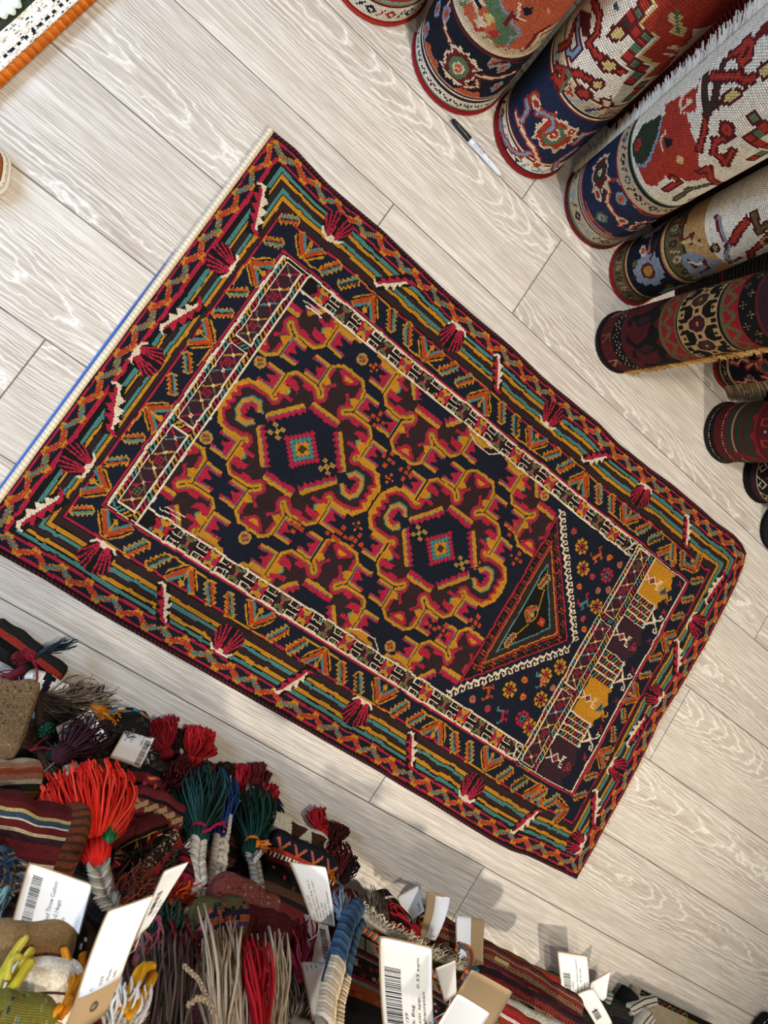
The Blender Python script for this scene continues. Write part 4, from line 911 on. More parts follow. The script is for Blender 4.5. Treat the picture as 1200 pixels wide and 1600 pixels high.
# 8 - dark red roll with stripes
c = rchart(0.0713, 2.6, bg='maroon'); W8 = c.nx * c.res; hb(c, 0, 9, 'char'); hb(c, 9, 20, 'black'); hb(c, 22, 46, 'maroon'); hb(c, 14, 18, 'black')
for i in range(int(W8 / 7)): c.sq(i * 7 + 2, 9, 1.6, 'beige'); c.sq(i * 7 + 2, 46, 1.7, 'beige')
hb(c, 50, 54, 'wine')
for y0 in (56, 80, 104): hb(c, y0, y0 + 14, 'dgreen'); hb(c, y0 + 14, y0 + 20, 'umber' if y0 > 60 else 'tan'); hb(c, y0 + 20, y0 + 24, 'maroon')
for i in range(3):
    x = c.o + 40 + i * 150; c.poly([(x, 60), (x + 34, 122), (x + 50, 120), (x + 18, 58)], 'maroon')
    for k in range(3): c.line([(x + 4 + 9 * k, 60), (x + 36 + 7 * k, 122)], 3, 'crimson')
hb(c, 128, 132, 'crimson')
for i in range(9):
    x = i * W8 / 9; c.frame(x - 8, 146, x + 8, 172, 3.5, 'brick'); c.sq(x, 159, 4, 'maroon'); c.sq(x + 22, 156, 2.2, 'beige')
hb(c, 186, 194, 'gold'); hb(c, 194, 198, 'crimson')
for i in range(11): c.poly([(i * 44, 128), (i * 44 + 10, 118), (i * 44 + 20, 128)], 'crimson')
roll('rolled_rug', 'maroon rolled rug with tan and green stripes and white stitch rows', 1.014, 0.7905, 0.069, c, 200, 1, M_KILIM, '231d1c', lx=0.012, ly=-0.008)
# 9 - brown black roll with cream key pattern
c = rchart(0.0705, 2.6, bg='plum'); W9 = c.nx * c.res; hb(c, 0, 16, 'black'); hb(c, 16, 28, 'plum'); hb(c, 30, 33, 'beige'); hb(c, 33, 70, 'black')
for i in range(10):
    x = i * W9 / 10; c.line([(x, 32), (x + 22, 58), (x + 34, 44), (x + 24, 36), (x + 18, 44)], 3.2, 'beige'); c.sq(x + 6, 62, 4, 'wine')
for i in range(30): c.dia(rng.uniform(0, W9), rng.uniform(75, 400), 8, 5, ('wine', 'maroon')[i % 2])
roll('rolled_rug', 'brown black rolled rug with a cream key border beyond the maroon roll', 1.166, 0.7805, 0.0675, c, 220, 1, M_KILIM, '17120f', lx=0.0049, ly=-0.0089)
# 10 - plain black
c = rchart(.064, 3.0, bg='char')
roll('rolled_rug', 'plain charcoal rolled rug, last at the right edge of the picture', 1.284, 0.711, 0.062, c, 200, 1, M_KILIM, '141312', lx=0, ly=0)

# back row: plain dark rolls glimpsed in the gaps
for cx, cy, r, q, lb in ((.015, 1.195, .080, 'maroon', 'dark maroon rolled rug in the back row, behind the coral field roll'), (.365, 1.165, .078, 'wine', 'wine red rolled rug in the back row, behind the fringed roll'), (.585, 1.085, .080, 'umber', 'brown rolled rug in the back row, behind the slim roll'), (.765, .985, .075, 'char', 'charcoal rolled rug in the back row, behind the net band roll'), (.93, 1.055, .080, 'plum', 'plum rolled rug in the back row, behind the small navy roll'), (1.12, .945, .075, 'navy', 'navy rolled rug in the back row, behind the maroon striped roll'), (1.29, .895, .075, 'dark', 'black rolled rug in the back row, right edge')):
    c = rchart(r, 9.0, bg=q); hb(c, 0, 12, 'black'); guard(c, 40, 90, q, 'umber', 'black', 60); hb(c, 120, 126, 'wine')
    roll('rolled_rug', lb, cx, cy, r, c, 100, 1, M_KILIM, '2a1414')

# ---------------------------------------------------------------- marker pen on the floor by the rolls
def lathe(prof, c0, d, col_fn, name, mat, parent, n=20):
    d = Vector(d).normalized(); a = d.orthogonal().normalized(); b = d.cross(a); mb = MB(); V = []
    for x, r in prof:
        for k in range(n):
            t = 2 * math.pi * k / n; V.append(Vector(c0) + d * x + (a * math.cos(t) + b * math.sin(t)) * r)
    F = [(i * n + k, i * n + (k + 1) % n, (i + 1) * n + (k + 1) % n, (i + 1) * n + k) for i in range(len(prof) - 1) for k in range(n)]
    F += [tuple(range(n - 1, -1, -1)), tuple((len(prof) - 1) * n + k for k in range(n))]
    mb.add(V, F, col_fn); return mb.build(name, mat, parent)
def plain(name, col, rough=0.4, spec=0.5):
    m, nt, b = nodes(name, rough, spec); b.inputs['Base Color'].default_value = lin(col)
    n = N(nt, 'ShaderNodeTexNoise', Scale=60.0, Detail=2.0); mr = mth(nt, 'ADD', mth(nt, 'MULTIPLY', n.outputs[0], 0.12), rough - 0.06); nt.links.new(mr, b.inputs['Roughness']); return m
M_BLACKP = plain('black_plastic', '17171a', .3); M_GREYP = plain('pale_plastic', 'dfe3e8', .35); M_INK = plain('black_ink', '1a1a1c', .6, .2)
pa, pb = Vector((0.1127, 0.8482, 0.0060)), Vector((0.2474, 0.8400, 0.0055)); pd = (pb - pa).normalized(); PLn = (pb - pa).length
pen = thing('marker_pen', 'black capped marker pen with pale grey barrel lying beside the rolls', 'pen', tuple(pa.xy) + (0,))
lathe([(0, .0030), (.002, .0046), (.012, .0050), (.028, .0056), (.046, .0062), (.0470, .0058)], pa, pd, (1, 1, 1, 1), 'cap', M_BLACKP, pen)
lathe([(.0465, .0058), (.05, .0059), (.10, .0056), (PLn - .012, .0050), (PLn - .006, .0044), (PLn, .0026)], pa, pd, (1, 1, 1, 1), 'barrel', M_GREYP, pen)
mb = MB(); cl = pa + pd * .001 + Vector((0, 0, .003)); side = Vector((0, 0, 1)).cross(pd)
mb.box(cl - side * .0012, pd * .02, side * .0024, Vector((0, 0, .0045)), (1, 1, 1, 1)); mb.box(cl - pd * .004 - side * .006, pd * .006, side * .005, Vector((0, 0, .002)), (1, 1, 1, 1)); mb.build('clip', M_BLACKP, pen)
def text_mesh(body, size, shear=0.0):
    cu = bpy.data.curves.new('lettering', 'FONT'); cu.body = body; cu.size = size; cu.shear = shear; cu.resolution_u = 2
    o = bpy.data.objects.new('lettering', cu); COL.objects.link(o); dg = bpy.context.evaluated_depsgraph_get()
    me = bpy.data.meshes.new_from_object(o.evaluated_get(dg)); V = [tuple(v.co) for v in me.vertices]; F = [tuple(p.vertices) for p in me.polygons]
    bpy.data.objects.remove(o); bpy.data.meshes.remove(me); bpy.data.curves.remove(cu); return V, F
def pen_text(body, size, x0, y0, shear=0.0):
    V, F = text_mesh(body, size, shear); out = []
    for x, y, z in V:
        th = (y + y0) / .0058; out.append(pa + pd * (x + x0) + (side * math.sin(th) + Vector((0, 0, 1)) * math.cos(th)) * .00605)
    return out, F
mb = MB()
for a_ in (('Sharpie', .0085, .058, -.0005, .5), ('PERMANENT MARKER', .0026, .057, -.0042, 0), ('FINE', .0028, .092, .001, 0), ('www', .002, .098, -.0035, 0)):
    v, f = pen_text(*a_); mb.add(v, f, (1, 1, 1, 1))
mb.build('lettering', M_INK, pen, smooth=False)

# ---------------------------------------------------------------- soft goods piled along the near side
V3 = Vector
def log(name, label, cat, p0, p1, a, b, chart, mat=None, up=(0, .35, 1), ex=3.0, group=None, twist=0.0, parent=None, end=.35):
    """a folded or rolled textile: a soft bar from p0 to p1, a = half width seen from above, b = half thickness.
    chart x runs along it; chart y runs once round it (middle of the chart faces up)"""
    p0, p1 = V3(p0), V3(p1); e = p1 - p0; L = e.length; e.normalize(); g = V3(up); g = (g - e * g.dot(e)).normalized(); f = g.cross(e)
    nx, ny = chart.nx, chart.ny; s = np.linspace(0, 1, nx + 1); X = np.zeros((ny + 1, nx + 1, 3))
    th = np.linspace(-math.pi, math.pi, ny + 1); cs, sn = np.sin(th), np.cos(th)
    k = 2.0 / ex; td = np.linspace(-math.pi, math.pi, 721); qx = np.sign(np.sin(td)) * np.abs(np.sin(td)) ** k; qy = np.sign(np.cos(td)) * np.abs(np.cos(td)) ** k
    al = np.concatenate([[0], np.cumsum(np.hypot(np.diff(qx) * a, np.diff(qy) * b))]); al /= al[-1]
    px_ = np.interp(np.linspace(0, 1, ny + 1), al, qx); py_ = np.interp(np.linspace(0, 1, ny + 1), al, qy)
    tp = np.clip(np.minimum(s, 1 - s) * L / (max(a, b) * end), 0, 1); tp = .35 + .65 * np.sqrt(1 - (1 - tp) ** 2)
    wob = 1 + .05 * np.sin(s * L * 70 + a * 900) + .03 * np.sin(s * L * 170 + b * 500)
    ctr = np.outer(s, np.array(e) * L) + np.array(p0) + np.outer(np.sin(s * math.pi) * L * .03 * math.sin(a * 3000), np.array(f))
    for i in range(ny + 1): X[i] = ctr + np.outer(px_[i] * a * tp * wob, np.array(f)) + np.outer(py_[i] * b * tp, np.array(g))
    root = parent
    if parent is None: root = thing(name, label, cat, ((p0 + p1) / 2).to_tuple(), group)
    o = quadgrid(X, 'woven_cover', chart.colours(.12, .04), mat or M_KILIM, root)
    for q in (X[:-1, 0], X[:-1, -1][::-1]):
        mb = MB(); mb.add([tuple(v) for v in q], [tuple(range(len(q)))], tuple(PC[chart.a[ny // 2, 0]])); mb.build('folded_end', mat or M_KILIM, root)
    return root, X
def lc(L, a, b, res=2.5, bg='maroon'):
    P = 3.5 * (a + b) * 1000; c = Chart(L * 1000, P, res, bg); c.m = P / 2; c.L = L * 1000; return c
def stripes(c, lst, y0=None):
    """bands along the length, listed across the visible top: (width, colour)"""
    tot = sum(w_ for w_, _ in lst); y = (c.m - tot / 2) if y0 is None else y0
    for w_, q in lst: c.rect(-5, y, 9999, y + w_, q); y += w_
def cross(c, lst):
    x = 0
    while x < c.L:
        for w_, q in lst: c.rect(x, 0, x + w_, 9999, q); x += w_
def ticks(c, y, h, p, q, q2, sl=4):
    c.rect(-5, y, 9999, y + h, q2); x = 0
    while x < c.L + p: c.line([(x, y), (x + sl, y + h)], p * .5, q); x += p
def speck(c, n, s, cols, y0=0, y1=9999):
    for i in range(n): c.sq(rng.uniform(0, c.L), rng.uniform(max(y0, 0), min(y1, c.ny * c.res)), s, cols[i % len(cols)])
def panel(name, label, cat, A, B, Cc, D, thick, chart, mat=None, bulge=0.01, group=None):
    A, B, Cc, D = map(lambda p: np.array(p, float), (A, B, Cc, D)); nx, ny = chart.nx, chart.ny
    s = np.linspace(0, 1, nx + 1)[None, :, None]; t = np.linspace(0, 1, ny + 1)[:, None, None]
    X = (D * (1 - s) + Cc * s) * (1 - t) + (A * (1 - s) + B * s) * t
    n = np.cross(B - A, D - A); n /= np.linalg.norm(n); n = n if n[2] > 0 else -n
    X = X + n * bulge * np.sqrt(np.clip(4 * s * (1 - s), 0, 1)) * np.sqrt(np.clip(4 * t * (1 - t), 0, 1))
    root = thing(name, label, cat, tuple((A + B + Cc + D) / 4), group)
    ring = np.concatenate([X[0, :], X[1:, -1], X[-1, -2::-1], X[-2:0:-1, 0]]); nr = len(ring)
    idx = np.arange((ny + 1) * (nx + 1)).reshape(ny + 1, nx + 1); ri = np.concatenate([idx[0, :], idx[1:, -1], idx[-1, -2::-1], idx[-2:0:-1, 0]])
    low = ring - n * thick; ef = np.stack([ri, idx.size + np.arange(nr), idx.size + (np.arange(nr) + 1) % nr, np.roll(ri, -1)], -1) - idx.size
    quadgrid(X, 'woven_face', chart.colours(.12, .04), mat or M_KILIM, root, (low, ef, np.tile(PC[chart.a[0, 0]], (nr, 1))))
    mb = MB(); mb.add([tuple(v) for v in low], [tuple(range(nr))], tuple(PC[PN['umber']])); mb.build('lining', M_KILIM, root, smooth=False)
    return root, X, n
def braid_mesh(pts, r, cols, name, parent, strands=3):
    """two cords twisted together, or a flat plait of slanting stitches when strands is 3"""
    pts = [V3(p) for p in pts]
    seg = [(pts[i + 1] - pts[i]).length for i in range(len(pts) - 1)]; tot = sum(seg); mb = MB()
    def at_(d):
        for i, l in enumerate(seg):
            if d <= l or i == len(seg) - 1: return pts[i].lerp(pts[i + 1], min(1, max(0, d / l))), (pts[i + 1] - pts[i]).normalized()
            d -= l
    def fr(d):
        p, t = at_(d); g = V3((0, .45, 1)); g = (g - t * g.dot(t)).normalized(); return p, t, g.cross(t), g
    if strands == 3 and r > .005:
        ps = r * .34; m = int(tot / ps); cl = [lin(c) for c in cols]
        Q = [at_(tot * i / 14)[0] for i in range(15)]; mb.tube(Q, [r * .62] * 15, (cl[0][0] * .6, cl[0][1] * .6, cl[0][2] * .6, 1), 8)
        for i in range(m):
            p, t, f, g = fr(ps * i); k = random.uniform(.85, 1.12); c = cl[i % len(cl)]; c = (c[0] * k, c[1] * k, c[2] * k, 1)
            for sd in (-1, 1):
                j = random.uniform(-.04, .04) * r; Q = []
                for w_, sh, up_ in ((1.0, -.55, .02), (.86, -.38, .42), (.55, -.08, .70), (.22, .20, .66), (.0, .34, .44)): Q.append(p + f * sd * r * w_ + t * (sh * r + j) + g * r * up_)
                mb.tube(Q, [r * .10, r * .17, r * .19, r * .17, r * .08], c, 6)
        return mb.build(name, M_YARN, parent, 'stuff')
    m = max(16, int(tot / (r * .45)))
    for k in range(strands):
        Q = []
        for i in range(m + 1):
            p, t, f, g = fr(tot * i / m); ph = tot * i / m / (r * 3.2) * 2 * math.pi + k * 2 * math.pi / strands
            Q.append(p + f * math.sin(ph) * r * .62 + g * math.sin(2 * ph) * r * .36)
        mb.tube(Q, r * .52, lin(cols[k % len(cols)]), 6)
    return mb.build(name, M_YARN, parent, 'stuff' if strands > 1 else None)
def strand(mb, p, d, L, r, col, droop=.25, wig=.12, n=6, loop=False):
    d = V3(d).normalized(); a = d.orthogonal().normalized(); b = d.cross(a); ph = random.uniform(0, 6.28); w1 = random.uniform(.6, 1.4); Q = []
    for i in range(n + 1):
        t = i / n; Q.append(V3(p) + d * L * t + a * (math.sin(ph + t * 5 * w1) - math.sin(ph)) * L * wig * t + b * (math.cos(ph + t * 4 * w1) - math.cos(ph)) * L * wig * t + V3((0, 0, -droop * L * t * t)))
    if loop:
        e = Q[-1]; t = (Q[-1] - Q[-2]).normalized(); s_ = a * math.cos(ph) + b * math.sin(ph)
        Q += [e + t * r * 2 + s_ * r * 1.5, e + t * r * .5 + s_ * r * 3, e - t * r * 4 + s_ * r * 3]
    mb.tube(Q, [r] * (len(Q) - 1) + [r * .75], col, 5)
def vary(h, v=.22):
    c = lin(h); k = random.uniform(1 - v, 1 + v); return (c[0] * k, c[1] * k, c[2] * k, 1)
def tassel(label, head, tip, R, cols, n=80, r=.0011, head_r=.012, wrap=None, knot=None, loop=True, group=None, cord=None, cordc=('d8cfc0', 'c4b9a8', 'e2dacb'), cr=.008, wig=.06, droop=.1):
    """yarn fans from the head towards tip; knot lies behind the head, optional plaited cord carries it"""
    head, tip = V3(head), V3(tip); ax = tip - head; L = ax.length; ax.normalize(); a = ax.orthogonal().normalized(); b = ax.cross(a)
    root = thing('tassel', label, 'tassel', tuple(head), group); mb = MB()
    for i in range(n):
        th = random.uniform(0, 6.28); rr_ = math.sqrt(random.random())
        o = (a * math.cos(th) + b * math.sin(th)); p = head + o * head_r * .55 * rr_; e = head + ax * L * random.uniform(.86, 1.06) * math.cos(rr_ * .5) + o * R * rr_
        d = e - p; bow = o * R * .25 * rr_; Q = []; ph = random.uniform(0, 6.28); w1 = random.uniform(3, 7)
        for k in range(7):
            t = k / 6; Q.append(p + d * t + bow * math.sin(t * math.pi) + (a * math.sin(ph + t * w1) + b * math.cos(ph + t * w1 * .8)) * L * wig * t + V3((0, 0, -droop * L * t * t)))
        if loop and random.random() < .6:
            t = (Q[-1] - Q[-2]).normalized(); s_ = a * math.cos(ph) + b * math.sin(ph); Q += [Q[-1] + t * r * 2 + s_ * r * 1.6, Q[-1] + s_ * r * 3.2, Q[-1] - t * L * .12 + s_ * r * 3.4]
        mb.tube(Q, r, vary(random.choice(cols)), 5)
    mb.build('yarn_skirt', M_YARN, root, 'stuff')
    mb = MB(); hc = head - ax * head_r * .75
    mb.ball(hc, head_r, lin(knot or cols[0]), 16, 10, ax, 1.25)
    hk = mb.build('head', M_YARN, root)
    mb = MB()
    for k in range(14):
        th = 2 * math.pi * k / 14; o = a * math.cos(th) + b * math.sin(th)
        mb.tube([hc + ax * head_r * 1.2 + o * head_r * .5, hc + ax * head_r * .5 + o * head_r * .93, hc + o * head_r * 1.04, hc - ax * head_r * .6 + o * head_r * .86, hc - ax * head_r * 1.15 + o * head_r * .3], head_r * .17, vary(knot or cols[0], .15), 5)
    mb.build('head_yarn', M_YARN, hk, 'stuff')
    mb = MB(); c0 = head + ax * head_r * .35
    Q = [c0 + (a * math.cos(t) + b * math.sin(t)) * head_r * .78 + ax * head_r * .06 * t / 3 for t in np.linspace(0, 6 * math.pi, 40)]
    mb.tube(Q, head_r * .14, lin(wrap or cols[-1]), 6); mb.build('tie', M_YARN, root)
    if cord: braid_mesh([hc - ax * head_r] + [V3(q) for q in cord], cr, cordc, 'plaited_cord', root)
    return root
def tuft(name, label, cat, line, d, L, n, cols, r=.0010, spread=.5, droop=.25, wig=.12, loop=False, group=None):
    """a fringe: strands rooted along a line"""
    line = [V3(p) for p in line]; root = thing(name, label, cat, tuple(line[0]), group); mb = MB(); d = V3(d).normalized(); per = {}
    for i in range(n):
        t = random.random() * (len(line) - 1); j = min(int(t), len(line) - 2); p = line[j].lerp(line[j + 1], t - j) + V3([random.uniform(-.004, .004) for _ in range(3)])
        dd = d + V3([random.uniform(-1, 1) * spread * .5 for _ in range(3)]); strand(mb, p, dd, L * random.uniform(.55, 1.15), r * random.uniform(.7, 1.3), vary(random.choice(cols)), droop, wig, 7, loop)
    mb.build('strands', M_YARN, root, 'stuff')
    mb = MB(); mb.tube(line, .006, lin(cols[0]), 8); mb.build('binding', M_YARN, root)
    return root
M_CARD = plain('kraft_card', 'b99a72', .8, .1); M_LABEL = plain('label_paper', 'fbf9f4', .6, .25); M_LABEL.node_tree.nodes['Principled BSDF'].inputs['Base Color'].default_value = lin('fbf9f4', .92)
def price_tag(label, O, Xe, Ye, texts=(), bars=None, curl=.004, kraft=None, thick=.0005, seed=1, hole=None):
    """O text origin, Xe end of the first line, Ye down the lines. white printed paper on a kraft card"""
    O, Xe, Ye = V3(O), V3(Xe), V3(Ye); ex, ey = Xe - O, Ye - O; n = ex.cross(ey).normalized()
    n = n if n.dot(V3((0, 0, 1.25)) - O) > 0 else -n; flip = ex.cross(ey).dot(n) < 0
    root = thing('price_tag', label, 'price tag', tuple(O + (ex + ey) / 2))
    rs = random.Random(seed); k1, k2 = rs.uniform(-1, 1), rs.uniform(-.6, .6)
    def m(s, t, off=0.0):
        s_, t_ = min(max(s, 0), 1), min(max(t, 0), 1)
        return O + ex * s + ey * t + n * (curl * (4 * s_ * (1 - s_) * k1 + 4 * t_ * (1 - t_) * k2 + (s - .5) * (t - .5) * 2) + off)
    def sheet(name, s0, s1, t0, t1, off, th, mat, rnd=.02):
        mb = MB(); N_ = 12; V = []; F = []
        for i in range(N_ + 1):
            for j in range(N_ + 1):
                s, t = s0 + (s1 - s0) * i / N_, t0 + (t1 - t0) * j / N_
                cx = min(i, N_ - i); cy = min(j, N_ - j)
                if cx == 0 and cy == 0: s += (s1 - s0) * rnd * .5 * (1 if i == 0 else -1); t += (t1 - t0) * rnd * .5 * (1 if j == 0 else -1)
                V.append(m(s, t, off))
        W = N_ + 1; nb = len(V); V += [v - n * th for v in V]
        for i in range(N_):
            for j in range(N_):
                q = (i * W + j, (i + 1) * W + j, (i + 1) * W + j + 1, i * W + j + 1); F.append(q); F.append(tuple(x + nb for x in q[::-1]))
        bd = [j for j in range(W)] + [i * W + N_ for i in range(1, W)] + [N_ * W + j for j in range(N_ - 1, -1, -1)] + [i * W for i in range(N_ - 1, 0, -1)]
        for i in range(len(bd)): x, y = bd[i], bd[(i + 1) % len(bd)]; F.append((x, x + nb, y + nb, y))
        mb.add(V, F, (1, 1, 1, 1)); return mb.build(name, mat, root)
    sheet('card', *(kraft or (-.02, 1.02, -.02, 1.02)), 0, .0008, M_CARD); sheet('paper', 0, 1, 0, 1, .0004, .0003, M_LABEL)
    lx, ly = ex.length, ey.length
    mb = MB(); q = m(.06, .5, -.001); mb.tube([q, q + V3((.004, -.018, .004)), q + V3((.0, -.05, -.012))], .0006, lin('d8cfc0'), 5); mb.build('string', M_YARN, root)
    if bars:
        s0, s1, t0, t1 = bars; mb = MB(); s = s0
        while s < s1:
            w_ = rs.choice((.006, .006, .010, .016)); w_ = min(w_, s1 - s)
            mb.add([m(s, t0, .0007), m(s + w_, t0, .0007), m(s + w_, t1, .0007), m(s, t1, .0007)], [(0, 1, 2, 3)], (1, 1, 1, 1)); s += w_ + rs.choice((.006, .009, .014))
        mb.build('barcode', M_INK, root, smooth=False)
    if texts:
        mb = MB()
        for (x, y, size, body, *fit) in texts:
            v, f = text_mesh(body, size * ly); k = (fit[0] - x) * lx / max(q[0] for q in v) if fit else 1.0
            mb.add([m(x + q[0] * k / lx, y - q[1] / ly, .0007) for q in v], f, (1, 1, 1, 1))
        mb.build('lettering', M_INK, root, smooth=False)
    if hole:
        mb = MB(); c = m(*hole, .0006); a = ex.normalized(); b = ey.normalized()
        mb.tube([c + (a * math.cos(t) + b * math.sin(t)) * .0026 for t in np.linspace(0, 6.283, 20)], .0006, lin('5a5148'), 5); mb.build('eyelet', M_YARN, root)
    return root

# dark folded textiles at the heart of the pile
HEART = [((-.12, -.50, .055), (.66, -.50, .055), .085, .044, 'umber'), ((-.10, -.545, .165), (.60, -.545, .16), .085, .041, 'maroon'), ((-.08, -.58, .265), (.58, -.57, .26), .085, .038, 'char'),
         ((-.05, -.615, .36), (.56, -.60, .35), .085, .036, 'plum'), ((.02, -.65, .45), (.54, -.63, .44), .08, .034, 'maroon'), ((.68, -.515, .045), (1.30, -.515, .045), .075, .037, 'maroon'), ((.62, -.56, .15), (1.05, -.56, .145), .075, .034, 'umber'), ((1.32, -.49, .045), (1.95, -.47, .045), .07, .043, 'char'),
         ((.60, -.60, .235), (.95, -.59, .23), .07, .034, 'plum')]
NMH = ('lowest folded brown kilim at the left base of the pile', 'folded maroon kilim second from the floor at left', 'folded charcoal kilim behind the big red tassel', 'folded plum kilim high in the left of the pile', 'topmost folded maroon kilim at the lower left', 'folded maroon kilim under the striped soumak bands', 'folded brown kilim behind the orange corded bag', 'folded charcoal kilim at the far right end of the pile', 'folded plum kilim under the orange corded bag')
for (p0, p1, a, b, q), nm in zip(HEART, NMH):
    c = lc(V3(p1).__sub__(V3(p0)).length, a, b, 7.0, q); stripes(c, [(8, 'black'), (9, q), (5, 'wine'), (14, q), (6, 'dark'), (22, q), (6, 'umber'), (12, 'black')]); log('folded_kilim', nm, 'kilim', p0, p1, a, b, c, M_KILIM, (0, .3, 1), 4.0)

# --- far left corner of the pile
c = lc(.15, .026, .014, 2.2, 'char'); stripes(c, [(16, 'char'), (10, 'black'), (13, 'brick'), (14, 'char')]); log('kilim_bag', 'charcoal flat woven bag with one red stripe, at the left edge of the pile', 'bag', (-0.0144, -0.3411, 0.0350), (0.1210, -0.3619, 0.0350), .026, .014, c, M_KILIM)
c = lc(.13, .028, .018, 2.2, 'ivory'); speck(c, 40, 5, ('navy', 'black', 'gold2', 'umber')); c.line([(20, 0), (45, 60), (30, 120)], 12, 'navy'); c.line([(60, 0), (80, 70), (70, 140)], 9, 'black'); log('pile_bag', 'small cream and navy knotted bag behind the beige cushion', 'bag', (0.0700, -0.3787, 0.0750), (0.1874, -0.3760, 0.0700), .028, .018, c, M_PILE)
c = lc(.12, .052, .018, 1.9, 'tan'); speck(c, 900, 1.0, ('sand', 'tan', 'beige', 'umber')); log('cushion', 'plain beige woven cushion at the left picture edge', 'cushion', (0.0248, -0.4161, 0.1500), (0.1082, -0.3918, 0.1500), .052, .018, c, M_BACK, ex=7.0, end=.12)
tuft('yarn_fringe', 'long dark brown shaggy fringe beside the beige cushion', 'fringe', [(0.0960, -0.3614, 0.1200), (0.1490, -0.4290, 0.1500)], (.7, -.2, -.1), .07, 420, ('3a2f2a', '4a3c33', '2a221f', '57463a'), .0009, .9)
tuft('yarn_fringe', 'frizzy taupe and brown fringe trimming the cream and navy bag', 'fringe', [(0.1080, -0.3676, 0.1000), (0.1703, -0.3580, 0.0800)], (.35, .1, -.1), .05, 300, ('5a4a3e', '3d322c', '8a7862', 'a5937a'), .0008, 1.1)
tuft('yarn_fringe', 'wine red wool fringe on the left edge above the beige cushion', 'fringe', [(0.0481, -0.3628, 0.1300), (0.0610, -0.3426, 0.1200)], (-.1, -.5, -.1), .045, 110, ('6d1f2a', '7d2733', '2e2a5a', '8a3340'), .0011, .9)
for i, (p, r, q, lb) in enumerate((((0.1357, -0.3921, 0.1600), .011, '1f4a38', 'dark green wool pompom nearest the beige cushion'), ((0.1605, -0.4051, 0.1800), .010, '1c4434', 'dark green wool pompom below the other green one'), ((0.0479, -0.3421, 0.0900), .010, '7a2430', 'wine red wool bobble lying on the charcoal striped bag'), ((0.0572, -0.3310, 0.0900), .008, 'a02a3a', 'smaller crimson bobble on the charcoal striped bag'))):
    root = thing('pompom', lb, 'pompom', p); mb = MB()
    mb.ball(p, r * .55, lin(q), 10, 6)
    for k in range(130):
        d = V3((random.gauss(0, 1), random.gauss(0, 1), random.gauss(0, 1))).normalized(); strand(mb, V3(p) + d * r * .4, d, r * .75, .0008, vary(q, .3), .1, .1, 3)
    mb.build('wool', M_YARN, root, 'stuff')
def cordthing(label, pts, r, cols, cat='cord', name='twisted_cord'):
    root = thing(name, label, cat, pts[0]); braid_mesh(pts, r, cols, 'twist', root, 2); return root
cordthing('thin wine red cord twisting past the green pompoms', [(0.1290, -0.4218, 0.1700), (0.1409, -0.4092, 0.1750), (0.1570, -0.3982, 0.1900)], .0016, ('8a2436', '6d1a2a'))
cordthing('thin wine red cord rising to the upper green pompom', [(0.1315, -0.4226, 0.1700), (0.1338, -0.4045, 0.1750), (0.1393, -0.3925, 0.1720)], .0014, ('8a2436', '6d1a2a'))
cordthing('looped crimson cord hanging off the charcoal striped bag', [(0.0629, -0.3313, 0.1000), (0.0771, -0.3401, 0.1000), (0.0856, -0.3508, 0.1100), (0.0830, -0.3664, 0.1200), (0.0777, -0.3737, 0.1200)], .0019, ('8a2436', '9d2c40'))
for lb, ln_, d, L in (('slate blue yarn end reaching over the pale floor', [(0.0650, -0.3281, 0.0850), (0.0691, -0.3280, 0.0850)], (0.0970, -0.2965, 0.0300), .075),):
    d = V3(d) - V3(ln_[0]); tuft('yarn_end', lb, 'yarn', ln_, d, L, 22, ('2d3a46', '3d4c58', '232c35'), .0010, .25, .0, .06)
tuft('yarn_end', 'upright dark brown yarn wisp above the orange yarn', 'yarn', [(0.1895, -0.3647, 0.0600), (0.1920, -0.3633, 0.0600)], V3((0.1777, -0.3343, 0.0500)) - V3((0.1904, -0.3642, 0.0600)), .036, 16, ('3a332e', '2a2522'), .0008, .18, 0, .04)
tuft('yarn_knot', 'tangled bright orange yarn beside the topmost barcode tag', 'yarn', [(0.1759, -0.3576, 0.0850), (0.1999, -0.3515, 0.0850)], (.7, -.15, .05), .034, 34, ('c8741a', 'd98a2a', 'b5620f'), .0013, 1.2, .1, .22, True)
c = lc(.095, .038, .024, 2.2, 'black'); speck(c, 120, 3, ('char', 'umber', 'black')); log('shaggy_bag', 'black shaggy bag edged with a blue wrapped cord', 'bag', (0.2208, -0.3914, 0.0750), (0.2839, -0.3602, 0.0700), .038, .024, c, M_PILE)
tuft('yarn_fringe', 'black curly wool covering the shaggy bag', 'fringe', [(0.2044, -0.3660, 0.0950), (0.2734, -0.3667, 0.0950)], (.5, -.4, .1), .04, 420, ('231f1c', '2f2a25', '151311', '3a332c'), .0009, 1.4, .25, .25)
root = thing('wrapped_cord', 'black cord wrapped in blue and tan thread along the shaggy bag', 'cord', (0.2070, -0.3464, 0.1000)); pts_ = [V3((0.2062, -0.3488, 0.0950)), V3((0.2117, -0.3368, 0.1000)), V3((0.2211, -0.3305, 0.1000)), V3((0.2317, -0.3259, 0.1000)), V3((0.2437, -0.3249, 0.0980)), V3((0.2624, -0.3298, 0.0900))]
for i, q in enumerate(('2a7a95', 'c9a36a', '17191c', '2a7a95', '8c6f4a')): mb = MB(); mb.tube([pts_[i], pts_[i + 1]], .0022, lin(q), 8); mb.build('wrapping', M_YARN, root)

